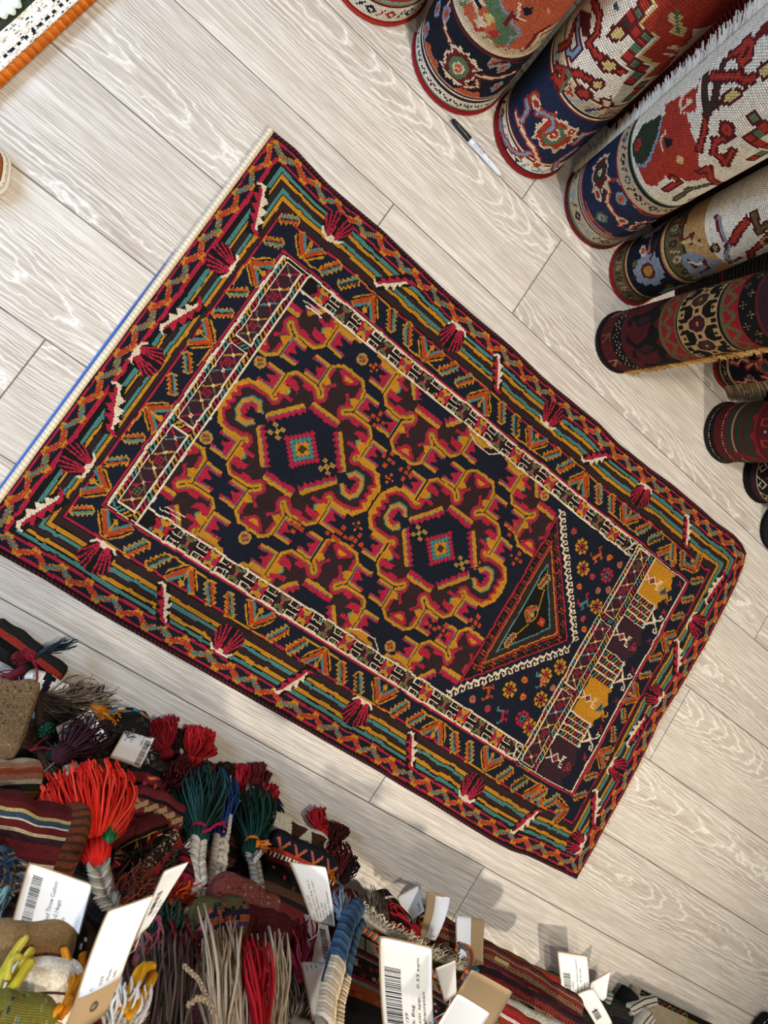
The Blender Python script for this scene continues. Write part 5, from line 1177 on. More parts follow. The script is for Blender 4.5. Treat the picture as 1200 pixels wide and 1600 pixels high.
# --- crimson tassels along the floor edge
tassel('dark crimson wool tassel nearest the white tag with small print', (0.3280, -0.3763, 0.0421), (0.2933, -0.3495, 0.0190), .032, ('8e1a24', 'a3202c', '7a1620'), 220, .0012, .010, '5a1016', group=None)
tassel('bright red upright tassel, tallest on the floor edge of the pile', (0.3790, -0.3673, 0.0290), (0.3682, -0.3238, 0.0215), .028, ('b81f22', 'cc2a2a', '9a1a1e'), 220, .0012, .011, '6a1214')
tassel('red side tassel leaning right of the tallest upright one', (0.3901, -0.3640, 0.0265), (0.4019, -0.3394, 0.0190), .018, ('b52226', 'a01c22', 'c93030'), 60, .0011, .007, '6a1214')
tassel('dark brown wool tassel between the two red floor tassels', (0.3512, -0.3790, 0.0265), (0.3311, -0.3471, 0.0190), .014, ('2a1d18', '3a2820', '1f1613'), 70, .0011, .008, '8e1a24')
tassel('dull maroon tassel hanging below the tallest red one', (0.3603, -0.3745, 0.0635), (0.3490, -0.3821, 0.1471), .026, ('5a1a1c', '6d2124', '481416'), 100, .0011, .010, 'b52226')
for i, (hx, tx, R, q, lb) in enumerate((((0.4153, -0.3891, 0.0273), (0.4158, -0.3721, 0.0140), .018, ('5a1a20', '6d2228'), 'small maroon bobble tassel left of the dark row on the floor edge'), ((0.4547, -0.3785, 0.0190), (0.4418, -0.3588, 0.0140), .016, ('2a1f1a', '352820'), 'small black brown tassel in the floor edge row'), ((0.4880, -0.3790, 0.0266), (0.4704, -0.3458, 0.0190), .016, ('b52029', '8e1a22', 'c42c34'), 'scarlet tassel with a dark neck above the blue tassel'), ((0.5025, -0.3519, 0.0190), (0.4923, -0.3318, 0.0140), .017, ('5a1d1e', '6a2526'), 'maroon tassel right of the scarlet one'), ((0.5219, -0.3555, 0.0190), (0.5144, -0.3391, 0.0140), .012, ('4f181a', '5d2022'), 'tiny maroon bobble at the outer edge of the pile'), ((0.5380, -0.3832, 0.0215), (0.5371, -0.3518, 0.0165), .022, ('a01c26', '8a1620', 'b52630'), 'crimson tassel above the right green tassel'), ((0.5405, -0.3847, 0.0649), (0.5539, -0.3848, 0.0190), .016, ('7a1a28', '8f2030'), 'plum red bobble beside the navy wisp'))):
    tassel(lb, hx, tx, R, q, 70, .0011, .008, '2a1512')
tuft('yarn_end', 'navy wool wisp pointing down beside the crimson tassel', 'yarn', [(0.5484, -0.3689, 0.0190), (0.5548, -0.3657, 0.0190)], V3((0.5905, -0.3880, 0.0198)) - V3((0.5541, -0.3688, 0.0190)), .036, 40, ('1d2233', '28304a', '15182a'), .0010, .25, 0, .05)
for i, (hx, tx, R, q, lb) in enumerate((((0.6501, -0.3713, 0.0421), (0.6368, -0.3528, 0.0240), .018, ('a61c24', 'b8262c', '8c161e'), 'round red pompom tassel standing clear on the floor'), ((0.6602, -0.3726, 0.0504), (0.6675, -0.3706, 0.0240), .011, ('b52029', '9a1a22'), 'small red knot under the round pompom tassel'), ((0.6730, -0.3802, 0.0679), (0.6891, -0.3687, 0.0190), .016, ('4a1a18', '5c2220', '3a1412'), 'dark maroon tassel below the round red pompom'), ((0.7071, -0.3793, 0.0286), (0.7088, -0.3581, 0.0165), .016, ('3a1d18', '7a1f22', '2a1613'), 'brown and red tassel at the outer side of the cluster'), ((0.6419, -0.3876, 0.1505), (0.6702, -0.3855, 0.0699), .022, ('5a1d1e', '6a2424', '481616'), 'large maroon tassel in the middle of the cluster'), ((0.6807, -0.3897, 0.1310), (0.7257, -0.3916, 0.0437), .020, ('5d1f20', '4c1819', '6d2829'), 'maroon tassel right of the middle of the cluster'), ((0.6934, -0.3960, 0.1397), (0.7401, -0.3990, 0.0603), .016, ('2a1a20', '1f1a22', '3a2028'), 'black plum tassel at the tip of the cluster'), ((0.6234, -0.3929, 0.1859), (0.6401, -0.3934, 0.1223), .014, ('2e1a1c', '3a2022'), 'dark brown strand bunch beside the curled white tag'))):
    tassel(lb, hx, tx, R, q, 75, .0011, .008, '2a1512')
tuft('yarn_end', 'burnt orange wool bunch beside the curled white tag', 'yarn', [(0.5867, -0.3887, 0.1580), (0.5914, -0.3892, 0.1616)], V3((0.5992, -0.3913, 0.1755)) - V3((0.5867, -0.3887, 0.1580)), .028, 46, ('b5561a', 'a2480f', 'c8661f'), .0012, .35, 0, .08)
tuft('yarn_end', 'bright orange wool loop behind the curled white tag', 'yarn', [(0.6294, -0.3887, 0.1578), (0.6325, -0.3893, 0.1623)], V3((0.6271, -0.3948, 0.1987)) - V3((0.6294, -0.3887, 0.1578)), .028, 40, ('d9691a', 'c4540f', 'e07a24'), .0012, .3, 0, .12)
tuft('yarn_end', 'amber wool strand above the pale blue wisp', 'yarn', [(0.6514, -0.3867, 0.1450), (0.6547, -0.3865, 0.1431)], V3((0.6348, -0.3887, 0.2244)) - V3((0.6514, -0.3867, 0.1450)), .042, 40, ('c4741c', 'd98a2a', 'b5620f'), .0011, .2, 0, .06)
tuft('yarn_end', 'pale blue silky wisp above the blue wrapped plait', 'yarn', [(0.6200, -0.3901, 0.3005), (0.6242, -0.3898, 0.2984)], V3((0.6545, -0.3831, 0.1872)) - V3((0.6214, -0.3900, 0.2998)), .066, 60, ('7a94a5', '9fb3bd', '5f7d92', 'c2ccd0'), .0009, .3, 0, .06)

# --- khorjin bags behind the red tassel
c = lc(.125, .034, .02, 1.9, 'navy'); stripes(c, [(3, 'black'), (22, 'navy'), (5, 'black'), (18, 'maroon'), (4, 'black')])
for i in range(3): c.line([(14 + 34 * i, c.m - 20), (26 + 34 * i, c.m + 4), (40 + 34 * i, c.m - 18)], 5, 'red'); c.line([(10 + 34 * i, c.m - 24), (10 + 34 * i, c.m + 6)], 4, 'brick'); c.line([(30 + 34 * i, c.m + 14), (44 + 34 * i, c.m + 20)], 5, 'sand' if i == 2 else 'coral')
log('khorjin_bag', 'navy and red knotted bag flap under the small printed tag', 'bag', (0.2836, -0.4292, 0.0949), (0.4150, -0.4248, 0.0656), .028, .02, c, M_PILE)
c = lc(.105, .046, .022, 1.9, 'wine'); stripes(c, [(3, 'umber'), (4, 'black'), (10, 'maroon'), (4, 'black'), (40, 'wine'), (5, 'black')]); ticks(c, c.m + 14, 8, 16, 'tan', 'umber', 10)
for i in range(3): c.oct(22 + 30 * i, c.m - 12, 12, 13, 'black'); c.oct(22 + 30 * i, c.m - 12, 9, 10, ('brick', 'maroon', 'wine')[i]); c.line([(16 + 30 * i, c.m - 16), (28 + 30 * i, c.m - 8)], 5, ('gold2', 'tan', 'beige')[i])
log('khorjin_bag', 'wine red knotted bag with gold and tan motifs right of the red tassel', 'bag', (0.2759, -0.4260, 0.2068), (0.3743, -0.4247, 0.1978), .040, .022, c, M_PILE)
c = lc(.09, .034, .02, 1.8, 'maroon'); stripes(c, [(3, 'black'), (6, 'red'), (5, 'black'), (5, 'tan'), (4, 'black'), (8, 'wine'), (4, 'gold2'), (6, 'black')])
for i in range(5): c.poly([(i * 22, c.m + 14), (i * 22 + 11, c.m - 4), (i * 22 + 22, c.m + 14)], 'black'); c.line([(i * 22, c.m + 8), (i * 22 + 11, c.m - 8), (i * 22 + 22, c.m + 8)], 3, 'sand')
log('khorjin_bag', 'dark bag with tan chevrons just below the red tassel head', 'bag', (0.2698, -0.4338, 0.3254), (0.3389, -0.4215, 0.2431), .030, .02, c, M_PILE)
tuft('yarn_fringe', 'knotted black wool edging below the chevron bag', 'fringe', [(0.2753, -0.4299, 0.3659), (0.3360, -0.4225, 0.3166)], (.3, .3, .3), .035, 260, ('231f1b', '37312a', '1a1715', '4c4234'), .0011, 1.5, .3, .25)
c = lc(.10, .022, .014, 1.6, 'black'); stripes(c, [(8, 'wine'), (3, 'navy'), (8, 'black'), (4, 'red'), (8, 'brick'), (3, 'navy'), (12, 'umber')]); speck(c, 60, 1.2, ('beige',), c.m + 8, c.m + 24); log('saddle_strap', 'red and navy striped strap lying diagonally above the folded white tag', 'strap', (0.2991, -0.4233, 0.3886), (0.3494, -0.4063, 0.2750), .022, .014, c, M_KILIM)
c = lc(.06, .014, .012, 1.6, 'black'); cross(c, [(9, 'red'), (6, 'navy'), (9, 'wine'), (5, 'black')]); log('saddle_strap', 'short red banded strap end left of the white plaits', 'strap', (0.3704, -0.4111, 0.2742), (0.3670, -0.4172, 0.3479), .014, .012, c, M_KILIM)
c = lc(.05, .012, .01, 1.6, 'crimson'); speck(c, 40, 1, ('coral', 'maroon')); log('saddle_strap', 'thin crimson strap end with a white wool tip', 'strap', (0.3089, -0.4146, 0.3310), (0.3293, -0.4073, 0.2823), .012, .010, c, M_KILIM)
tuft('yarn_end', 'white wool tip frayed from the crimson strap', 'yarn', [(0.3210, -0.4054, 0.3024), (0.3251, -0.4058, 0.3051)], (.3, .3, .2), .016, 60, ('e2dccf', 'cfc7b8', 'f0ebe0'), .0008, 1.4, .2, .2)
tuft('yarn_end', 'white wool tufts at the end of the striped strap', 'yarn', [(0.3558, -0.4077, 0.2845), (0.3662, -0.4091, 0.2940)], (.7, .3, .1), .022, 70, ('e2dccf', 'cfc7b8', '8f8778'), .0009, 1.0, .2, .2)
tuft('yarn_fringe', 'fuzzy rust red wool above the folded white tag', 'fringe', [(0.2747, -0.4276, 0.4176), (0.3033, -0.4260, 0.4066)], (.2, .5, .3), .035, 200, ('6d2a1f', '8a3a26', '4a2a20', '5c3a2a'), .0008, 1.4, .3, .2)
tuft('yarn_end', 'orange red wool ends right of the folded white tag', 'yarn', [(0.3435, -0.4222, 0.3810), (0.3556, -0.4231, 0.3876)], (.5, .4, .2), .03, 40, ('c4431c', 'a2361a', '8a2a18'), .0013, 1.2, .2, .15)

# --- the big red tassel, the green and blue ones
tassel('big scarlet tassel with a grey plait, brightest in the picture', (0.2299, -0.4027, 0.3847), (0.2015, -0.3899, 0.2993), .060, ('d92a1c', 'e8372a', 'c92017', 'f04a34'), 400, .0012, .0145, '2f6b3c', 'cf241c', True, None, [(0.2397, -0.4109, 0.4057), (0.2618, -0.4281, 0.4204), (0.2805, -0.4308, 0.4385)], ('8f8678', 'a39a8b', '7a7266'), .012, .05)
tuft('yarn_end', 'green yarn ends tied round the scarlet tassel', 'yarn', [(0.2341, -0.3886, 0.3908), (0.2373, -0.3883, 0.3888)], V3((0.2475, -0.3869, 0.3459)) - V3((0.2357, -0.3885, 0.3898)), .034, 16, ('2c7a48', '3a9058'), .0018, .5, 0, .1)
tassel('dark green tassel with a magenta tie and white plait', (0.3823, -0.3922, 0.2481), (0.3943, -0.3753, 0.1017), .040, ('1f4038', '28504a', '17332d', '305a50'), 200, .0013, .014, 'b01f52', '1d4a3c', False, None, [(0.3813, -0.4051, 0.3007), (0.3885, -0.4168, 0.3455), (0.3788, -0.4235, 0.3897), (0.3621, -0.4244, 0.4295)], ('cfc6b6', 'e0d8c9', 'bdb3a2'), .012, .05)
tassel('royal blue tassel behind the magenta tied green one', (0.4299, -0.3995, 0.1964), (0.4561, -0.3802, 0.0350), .024, ('1f5a9a', '2a6bb0', '3a3f8c', '1a4a88'), 110, .0012, .013, 'b01f52', '25285c', False, None, [(0.4206, -0.4096, 0.2642), (0.4099, -0.4209, 0.3394)], ('cfc6b6', 'ddd5c6', 'bdb3a2'), .011, .05)
cordthing('flat white plait hanging beside the blue tassel', [(0.4342, -0.3958, 0.2052), (0.4283, -0.4039, 0.2594), (0.4167, -0.4154, 0.3362)], .010, ('d2cabb', 'e0d8c9', 'bfb5a5'), 'cord', 'plaited_cord')
cordthing('thin white cord tied at the blue tassel', [(0.4466, -0.3832, 0.1548), (0.4403, -0.3901, 0.2005), (0.4305, -0.3951, 0.2337)], .0035, ('e6dfd2', 'd2cabb'))
cordthing('magenta yarn joining the green and blue tassels', [(0.3760, -0.3782, 0.2744), (0.3914, -0.3782, 0.2545), (0.4069, -0.3788, 0.2253), (0.4252, -0.3800, 0.1998)], .0022, ('b01f52', 'c42a62'))
tassel('second dark green tassel with an orange tie and grey plait', (0.4836, -0.3910, 0.2064), (0.5056, -0.3756, 0.0708), .036, ('16392f', '1f4a3e', '10302a', '285648'), 170, .0013, .014, 'd9741c', '12332a', False, None, [(0.4863, -0.4008, 0.2388), (0.4884, -0.4077, 0.2848), (0.4781, -0.4164, 0.3428)], ('8f877b', 'a39b8e', '7d766b'), .010, .05)
cordthing('pale cord end poking from the orange tied tassel', [(0.4749, -0.3890, 0.2597), (0.4898, -0.3838, 0.2322), (0.5058, -0.3787, 0.1983)], .0035, ('bdb5a8', 'd2cbbf'))
tuft('yarn_end', 'orange yarn ends on the second green tassel', 'yarn', [(0.4785, -0.3786, 0.2240), (0.4832, -0.3786, 0.2240)], V3((0.4942, -0.3798, 0.2320)) - V3((0.4785, -0.3786, 0.2240)), .02, 14, ('d9741c', 'c4620f'), .0016, .6, .1, .2)

# --- left picture edge: rolled kilim edges
c = lc(.11, .030, .02, 1.8, 'beige'); stripes(c, [(10, 'grey'), (8, 'umber'), (6, 'gold2'), (9, 'dgreen'), (5, 'ivory'), (8, 'peach'), (8, 'coral'), (8, 'peach')]); log('rolled_kilim', 'rolled kilim edge with peach and grey knit look, left edge', 'kilim', (0.0819, -0.4171, 0.3475), (0.1445, -0.4088, 0.2919), .030, .02, c, M_BACK)
c = lc(.165, .048, .026, 1.8, 'maroon'); stripes(c, [(5, 'maroon'), (5, 'beige'), (5, 'maroon'), (5, 'beige'), (6, 'maroon'), (5, 'beige'), (5, 'maroon'), (14, 'wine'), (8, 'plum'), (4, 'beige'), (6, 'wine'), (3, 'ivory'), (5, 'slate'), (3, 'straw'), (8, 'wine')]); c.rect(125, 0, 999, 9999, 'rustbrown')
for i in range(12): c.line([(126, c.m - 50 + 9 * i), (170, c.m - 50 + 9 * i)], 3, 'umber')
log('striped_kilim', 'maroon and cream striped kilim fold with a rust corner, left edge', 'kilim', (0.0891, -0.4204, 0.4362), (0.2141, -0.4135, 0.3900), .048, .026, c, M_KILIM)
tuft('yarn_fringe', 'slate blue wool fringe at the left edge above the big tag', 'fringe', [(0.1249, -0.4057, 0.4715), (0.1396, -0.4050, 0.4665)], (.15, -.3, .5), .05, 140, ('3d4c58', '5a6b76', '2d3a46', '7a6a5a'), .0011, 1.0, .4, .15)
tuft('yarn_fringe', 'pale turquoise yarn fringe at the left edge beside the big tag', 'fringe', [(0.1384, -0.3968, 0.5456), (0.1440, -0.3971, 0.5476)], (-.1, -.5, .5), .05, 60, ('7fa3a3', '98b8b5', '5f8788'), .0013, .5, .2, .08)

# --- lower middle: brick sleeve, green tuft, blue and olive bag
c = lc(.10, .034, .022, 1.7, 'dusty'); speck(c, 500, 1.1, ('peach', 'wine', 'dusty')); log('kilim_sleeve', 'faded brick red woven fold under the white plaits', 'kilim', (0.3929, -0.4104, 0.3694), (0.4956, -0.4100, 0.3666), .034, .022, c, M_BACK)
c = lc(.10, .040, .022, 1.7, 'maroon'); log('kilim_sleeve', 'dark maroon fold in shade right of the brick red one', 'kilim', (0.4293, -0.4297, 0.3978), (0.5218, -0.4261, 0.3739), .040, .022, c, M_BACK)
c = lc(.085, .036, .02, 1.6, 'olive'); stripes(c, [(8, 'wine'), (16, 'umber'), (9, 'olive'), (7, 'violet'), (8, 'coral'), (6, 'blue')]); zigline_pts = [(i * 9, c.m - 6 + (6 if i % 2 else -6)) for i in range(12)]; c.line(zigline_pts, 2.2, 'beige'); speck(c, 40, 2.4, ('navy', 'blue', 'coral'), c.m + 16, c.m + 34); log('embroidered_bag', 'small bag with violet band and cream zigzag below the brick fold', 'bag', (0.3685, -0.4216, 0.4440), (0.4421, -0.4145, 0.3968), .036, .02, c, M_BACK)
tuft('yarn_fringe', 'dark green cut wool tuft beside the folded white tag', 'fringe', [(0.3010, -0.4280, 0.4864), (0.3485, -0.4252, 0.4682)], V3((0.3239, -0.4194, 0.4296)) - V3((0.3266, -0.4263, 0.4755)), .052, 320, ('22382f', '2c463c', '1a2c26', '3a5448'), .0011, .6, .1, .08)
tuft('yarn_end', 'thin curly pink brown threads below the green tuft', 'yarn', [(0.2946, -0.4192, 0.5282), (0.3135, -0.4180, 0.5199)], V3((0.3067, -0.4105, 0.5034)) - V3((0.3061, -0.4185, 0.5231)), .035, 16, ('8a4a42', 'a05a52', '9a4058'), .0010, 1.0, 0, .3, True)
DN = V3((0.4167, -0.4230, 0.3867)) - V3((0.3950, -0.4161, 0.6071))
tuft('yarn_fringe', 'long mouse brown warp fringe at the bottom edge', 'fringe', [(0.2958, -0.4202, 0.6345), (0.3483, -0.4177, 0.6178)], V3((0.3285, -0.4128, 0.5189)) - V3((0.3260, -0.4186, 0.6242)), .115, 260, ('4a3d38', '5c4c46', '3a302c', '6d5c54'), .0014, .28, .05, .03)
tuft('yarn_fringe', 'long oatmeal warp fringe over the bottom edge', 'fringe', [(0.3657, -0.4090, 0.6270), (0.4061, -0.4070, 0.6133)], V3((0.3945, -0.3974, 0.4493)) - V3((0.3873, -0.4079, 0.6197)), .15, 200, ('b8a288', 'a08a70', 'cbb89e', '8a7660'), .0015, .30, .05, .03)
tuft('yarn_fringe', 'pale straw warp fringe right of the scarlet strands', 'fringe', [(0.4381, -0.4139, 0.5926), (0.4589, -0.4128, 0.5856)], V3((0.4656, -0.3994, 0.4296)) - V3((0.4488, -0.4134, 0.5890)), .135, 110, ('b8a48a', 'c9b89e', '9a866c'), .0013, .3, .05, .04)
tuft('yarn_fringe', 'scarlet wool strands amid the oatmeal fringe', 'fringe', [(0.4078, -0.3984, 0.6227), (0.4218, -0.3977, 0.6180)], V3((0.4264, -0.3925, 0.4497)) - V3((0.4140, -0.3981, 0.6206)), .14, 70, ('a8161f', 'bd1f2a', '8a1019'), .0018, .22, .03, .04)
tuft('yarn_fringe', 'dusty blue wool strands amid the oatmeal fringe', 'fringe', [(0.3813, -0.4127, 0.5847), (0.3889, -0.4123, 0.5819)], V3((0.3801, -0.4081, 0.4875)) - V3((0.3843, -0.4125, 0.5836)), .085, 40, ('34506a', '45607a', '263a50'), .0012, .25, .03, .04)
tuft('yarn_fringe', 'maroon wool ends left of the oatmeal fringe', 'fringe', [(0.3366, -0.4177, 0.5181), (0.3659, -0.4152, 0.5012)], V3((0.3523, -0.4135, 0.4567)) - V3((0.3490, -0.4167, 0.5110)), .05, 60, ('6d1a1f', '8a2428', '521418'), .0013, .5, .03, .08)
for lb, pts_, r in (('twisted oatmeal cord curling across the brown fringe', [(0.3340, -0.3968, 0.5454), (0.3523, -0.3982, 0.5549), (0.3612, -0.4007, 0.5711), (0.3741, -0.4036, 0.5907)], .0026), ('looped oatmeal cord at the bottom edge', [(0.3391, -0.4037, 0.5912), (0.3487, -0.3974, 0.5828), (0.3605, -0.3976, 0.5840), (0.3780, -0.4057, 0.6044)], .0030), ('twisted cream cord through the oatmeal fringe', [(0.3966, -0.3891, 0.4939), (0.4070, -0.3923, 0.5156), (0.4145, -0.3968, 0.5454), (0.4181, -0.4012, 0.5744)], .0024)): cordthing(lb, pts_, r, ('b8a288', 'a08a70'))
tuft('yarn_fringe', 'rose red wool strands left of the hidden printed tags', 'fringe', [(0.5346, -0.4243, 0.4283), (0.5517, -0.4220, 0.4133)], V3((0.5385, -0.4099, 0.3328)) - V3((0.5420, -0.4232, 0.4214)), .075, 60, ('9a3040', 'b54452', '7a2030'), .0016, .45, .03, .08)
tuft('yarn_fringe', 'grey cream wool bunch under the lower hidden tag', 'fringe', [(0.5342, -0.4538, 0.4589), (0.5586, -0.4538, 0.4587)], V3((0.5524, -0.4466, 0.4104)) - V3((0.5468, -0.4538, 0.4586)), .055, 120, ('6d655a', '8a8276', '4c463e'), .0012, .6, .1, .1)

# --- bottom left corner
c = lc(.17, .032, .024, 1.6, 'sand'); speck(c, 300, 1.2, ('beige', 'gold2', 'tan')); 
for x_, y_ in ((40, 6), (52, -8), (68, 10), (80, -4)): c.dia(x_, c.m + y_, 9, 8, 'peach'); c.dia(x_ + 4, c.m + y_, 4, 4, 'coral')
c.rect(118, 0, 140, 9999, 'black'); speck(c, 1, 1, ('ivory',)); [c.sq(129 + 6 * (i % 2), c.m - 30 + 6 * i, 2, 'ivory') for i in range(10)]; c.rect(140, 0, 999, 9999, 'umber')
log('woven_cushion', 'straw coloured woven cushion with coral flecks under the big tag', 'cushion', (0.1420, -0.4091, 0.6270), (0.2272, -0.4033, 0.5887), .032, .024, c, M_BACK)
c = lc(.13, .026, .02, 2.0, 'white'); stripes(c, [(30, 'white'), (3, 'umber'), (12, 'ivory')]); log('rolled_cloth', 'white rolled cloth with a dark seam at the bottom left', 'cloth', (0.1653, -0.4039, 0.6590), (0.2196, -0.4010, 0.6401), .026, .02, c, M_PILE)
c = lc(.14, .03, .02, 1.8, 'lime'); speck(c, 120, 2.4, ('gold2', 'olive', 'straw', 'slate', 'mint')); log('knit_cushion', 'mustard and teal textured cushion in the bottom left corner', 'cushion', (0.1496, -0.4016, 0.7109), (0.2012, -0.3997, 0.6981), .03, .016, c, M_BACK)
def yarnbundle(label, paths, r, cols):
    root = thing('yarn_bundle', label, 'yarn', paths[0][0]); 
    for k, p in enumerate(paths):
        for j in range(2):
            mb = MB(); o = V3((.0014 * j, .001 * j, .0012 * j)); pp = [V3(q) + o for q in p]; Q = []
            for i in range(len(pp) - 1):
                for t in (0, .25, .5, .75):
                    a_, b_, c_, d_ = pp[max(i - 1, 0)], pp[i], pp[i + 1], pp[min(i + 2, len(pp) - 1)]
                    Q.append(.5 * ((2 * b_) + (c_ - a_) * t + (2 * a_ - 5 * b_ + 4 * c_ - d_) * t * t + (3 * b_ - a_ - 3 * c_ + d_) * t ** 3))
            Q.append(pp[-1]); mb.tube(Q, r, vary(cols[(k + j) % len(cols)], .1), 8); mb.build('yarn_strand', M_YARN, root)
    return root
yarnbundle('lemon yellow yarn strands in the bottom left corner', [[(0.1599, -0.3788, 0.6253), (0.1548, -0.3817, 0.6449), (0.1513, -0.3846, 0.6639), (0.1506, -0.3870, 0.6800)], [(0.1680, -0.3803, 0.6350), (0.1622, -0.3785, 0.6568), (0.1607, -0.3851, 0.6671), (0.1581, -0.3880, 0.6866)], [(0.1665, -0.3738, 0.6586), (0.1632, -0.3755, 0.6699), (0.1598, -0.3772, 0.6813), (0.1566, -0.3837, 0.6914)], [(0.1577, -0.3778, 0.6518), (0.1520, -0.3789, 0.6593), (0.1533, -0.3813, 0.6756)], [(0.1642, -0.3797, 0.6981), (0.1538, -0.3806, 0.7042), (0.1469, -0.3809, 0.7058)], [(0.1655, -0.3804, 0.7030), (0.1549, -0.3812, 0.7080), (0.1480, -0.3814, 0.7096)]], .0026, ('d9c23a', 'e6d45a', 'c9ae2c'))
yarnbundle('amber orange yarn looped beside the kraft backed tag', [[(0.1944, -0.3783, 0.6217), (0.2019, -0.3804, 0.6359), (0.2054, -0.3781, 0.6541), (0.2032, -0.3776, 0.6842), (0.1998, -0.3788, 0.6922)], [(0.2165, -0.3846, 0.5974), (0.2144, -0.3829, 0.6195), (0.2131, -0.3808, 0.6390), (0.2034, -0.3760, 0.6737), (0.2013, -0.3787, 0.6916)], [(0.2133, -0.3769, 0.6457), (0.2058, -0.3753, 0.6685), (0.2034, -0.3769, 0.6795)], [(0.1952, -0.3740, 0.6937), (0.1904, -0.3751, 0.7010), (0.1930, -0.3804, 0.7024), (0.2006, -0.3806, 0.7039)], [(0.2040, -0.3725, 0.6834), (0.1988, -0.3743, 0.6956), (0.1982, -0.3796, 0.6972)]], .0026, ('c97a14', 'd98a1f', 'b56a0c'))
yarnbundle('marigold yarn skein right of the kraft backed tag', [[(0.2799, -0.3753, 0.6022), (0.2683, -0.3727, 0.6177), (0.2613, -0.3761, 0.6408), (0.2532, -0.3803, 0.6687)], [(0.2733, -0.3758, 0.6051), (0.2635, -0.3735, 0.6232), (0.2580, -0.3768, 0.6453), (0.2506, -0.3800, 0.6667)], [(0.2818, -0.3767, 0.6114), (0.2746, -0.3748, 0.6321), (0.2669, -0.3772, 0.6482), (0.2558, -0.3806, 0.6707)]], .0034, ('d9950f', 'e6a51f', 'c4820a'))
tuft('yarn_fringe', 'white wool fringe at the bottom edge under the marigold yarn', 'fringe', [(0.2463, -0.3871, 0.6806), (0.2661, -0.3862, 0.6747)], V3((0.2556, -0.3839, 0.6596)) - V3((0.2564, -0.3867, 0.6781)), .035, 120, ('e2ddd2', 'cfc8ba', 'f0ece2'), .0012, .8, .1, .1)

# --- kilim edges in the middle of the floor line
c = lc(.105, .028, .018, 1.8, 'ivory'); speck(c, 200, 1.2, ('beige', 'mint', 'ivory'))
for x_ in (30, 66): c.poly([(x_, c.m + 24), (x_ + 30, c.m + 24), (x_ + 20, c.m + 4), (x_ + 24, c.m - 12), (x_ + 8, c.m - 2)], 'umber')
log('slit_kilim', 'cream flat weave with brown stepped triangles at the floor edge', 'kilim', (0.5398, -0.3975, 0.0835), (0.6664, -0.3970, 0.0797), .028, .018, c, M_KILIM)
c = lc(.12, .036, .02, 1.7, 'black'); stripes(c, [(10, 'umber'), (14, 'black'), (10, 'maroon'), (9, 'brick'), (5, 'black'), (18, 'navy')]); ticks(c, c.m - 1, 4, 6, 'ivory', 'black', 0)
for i in range(4): c.line([(8 + 28 * i, c.m + 26), (16 + 28 * i, c.m + 10), (26 + 28 * i, c.m + 24)], 4, 'coral'); c.dia(16 + 24 * i, c.m - 24, 8, 5, 'tan')
log('knotted_rug_fold', 'black knotted rug fold with coral key pattern behind the curled tag', 'rug', (0.5216, -0.4048, 0.1651), (0.6635, -0.4044, 0.1624), .036, .02, c, M_PILE)
c = lc(.12, .042, .02, 1.8, 'dark'); stripes(c, [(20, 'maroon'), (10, 'black'), (14, 'umber'), (8, 'black')]); speck(c, 30, 3, ('tan', 'umber', 'red')); log('knotted_rug_fold', 'dark maroon rug fold in shade left of the curled tag', 'rug', (0.5200, -0.4455, 0.2030), (0.6281, -0.4444, 0.1960), .036, .018, c, M_PILE)
c = lc(.055, .014, .012, 1.7, 'umber'); cross(c, [(4, 'umber'), (3, 'rust'), (4, 'brown')]); log('kilim_tube', 'small rust striped textile tube left of the grey plait', 'kilim', (0.4354, -0.4174, 0.3162), (0.4691, -0.4139, 0.2930), .016, .014, c, M_KILIM)

# --- bag with orange and blue overcast edge
A_, B_q = (0.6151, -0.3800, 0.3332), (1.0376, -0.4380, 0.2864); D_, C_q = (0.5117, -0.4207, 0.6047), (0.8526, -0.4723, 0.5153)
Lw = (V3(B_q) - V3(A_)).length; Lh = (V3(D_) - V3(A_)).length
c = Chart(Lw * 1000, Lh * 1000, 2.0, 'black'); Hh = Lh * 1000; Wd_ = Lw * 1000
c.rect(0, Hh - 14, Wd_, Hh, 'plum')
c.rect(0, Hh - 46, Wd_, Hh - 14, 'beige')
for i in range(int(Wd_ / 36) + 1):
    x = 6 + 36 * i; c.poly([(x, Hh - 42), (x + 14, Hh - 42), (x + 4, Hh - 20)], ('red', 'mint', 'slate')[i % 3]); c.poly([(x + 18, Hh - 20), (x + 32, Hh - 20), (x + 28, Hh - 42)], ('mint', 'red', 'crimson')[i % 3]); c.line([(x + 15, Hh - 42), (x + 15, Hh - 18)], 2, 'peach'); c.rect(x + 33, Hh - 46, x + 36, Hh - 14, 'umber')
c.rect(0, Hh - 56, Wd_, Hh - 46, 'plum'); c.rect(0, Hh - 62, Wd_, Hh - 56, 'red'); c.rect(0, Hh - 66, Wd_, Hh - 62, 'mint')
for i in range(60):
    x, y = rng.uniform(0, Wd_), Hh - rng.uniform(70, 104); c.sq(x, y, rng.uniform(2, 4), ('ivory', 'beige', 'red', 'crimson')[i % 4])
c.rect(0, Hh - 116, Wd_, Hh - 108, 'red'); c.rect(0, Hh - 124, Wd_, Hh - 116, 'mint'); c.rect(0, Hh - 150, Wd_, Hh - 124, 'orange')
for i in range(20): c.sq(rng.uniform(0, Wd_), Hh - rng.uniform(126, 148), 4, ('gold', 'red', 'gold2')[i % 3])
bag, Xb, nb_ = panel('pile_bag', 'knotted bag with orange and blue overcast edge behind the large barcode tag', 'bag', A_, B_q, C_q, D_, .03, c, M_BACK, .012)
mb = MB(); top = [V3(p) + V3(nb_) * .002 for p in Xb[-1]]
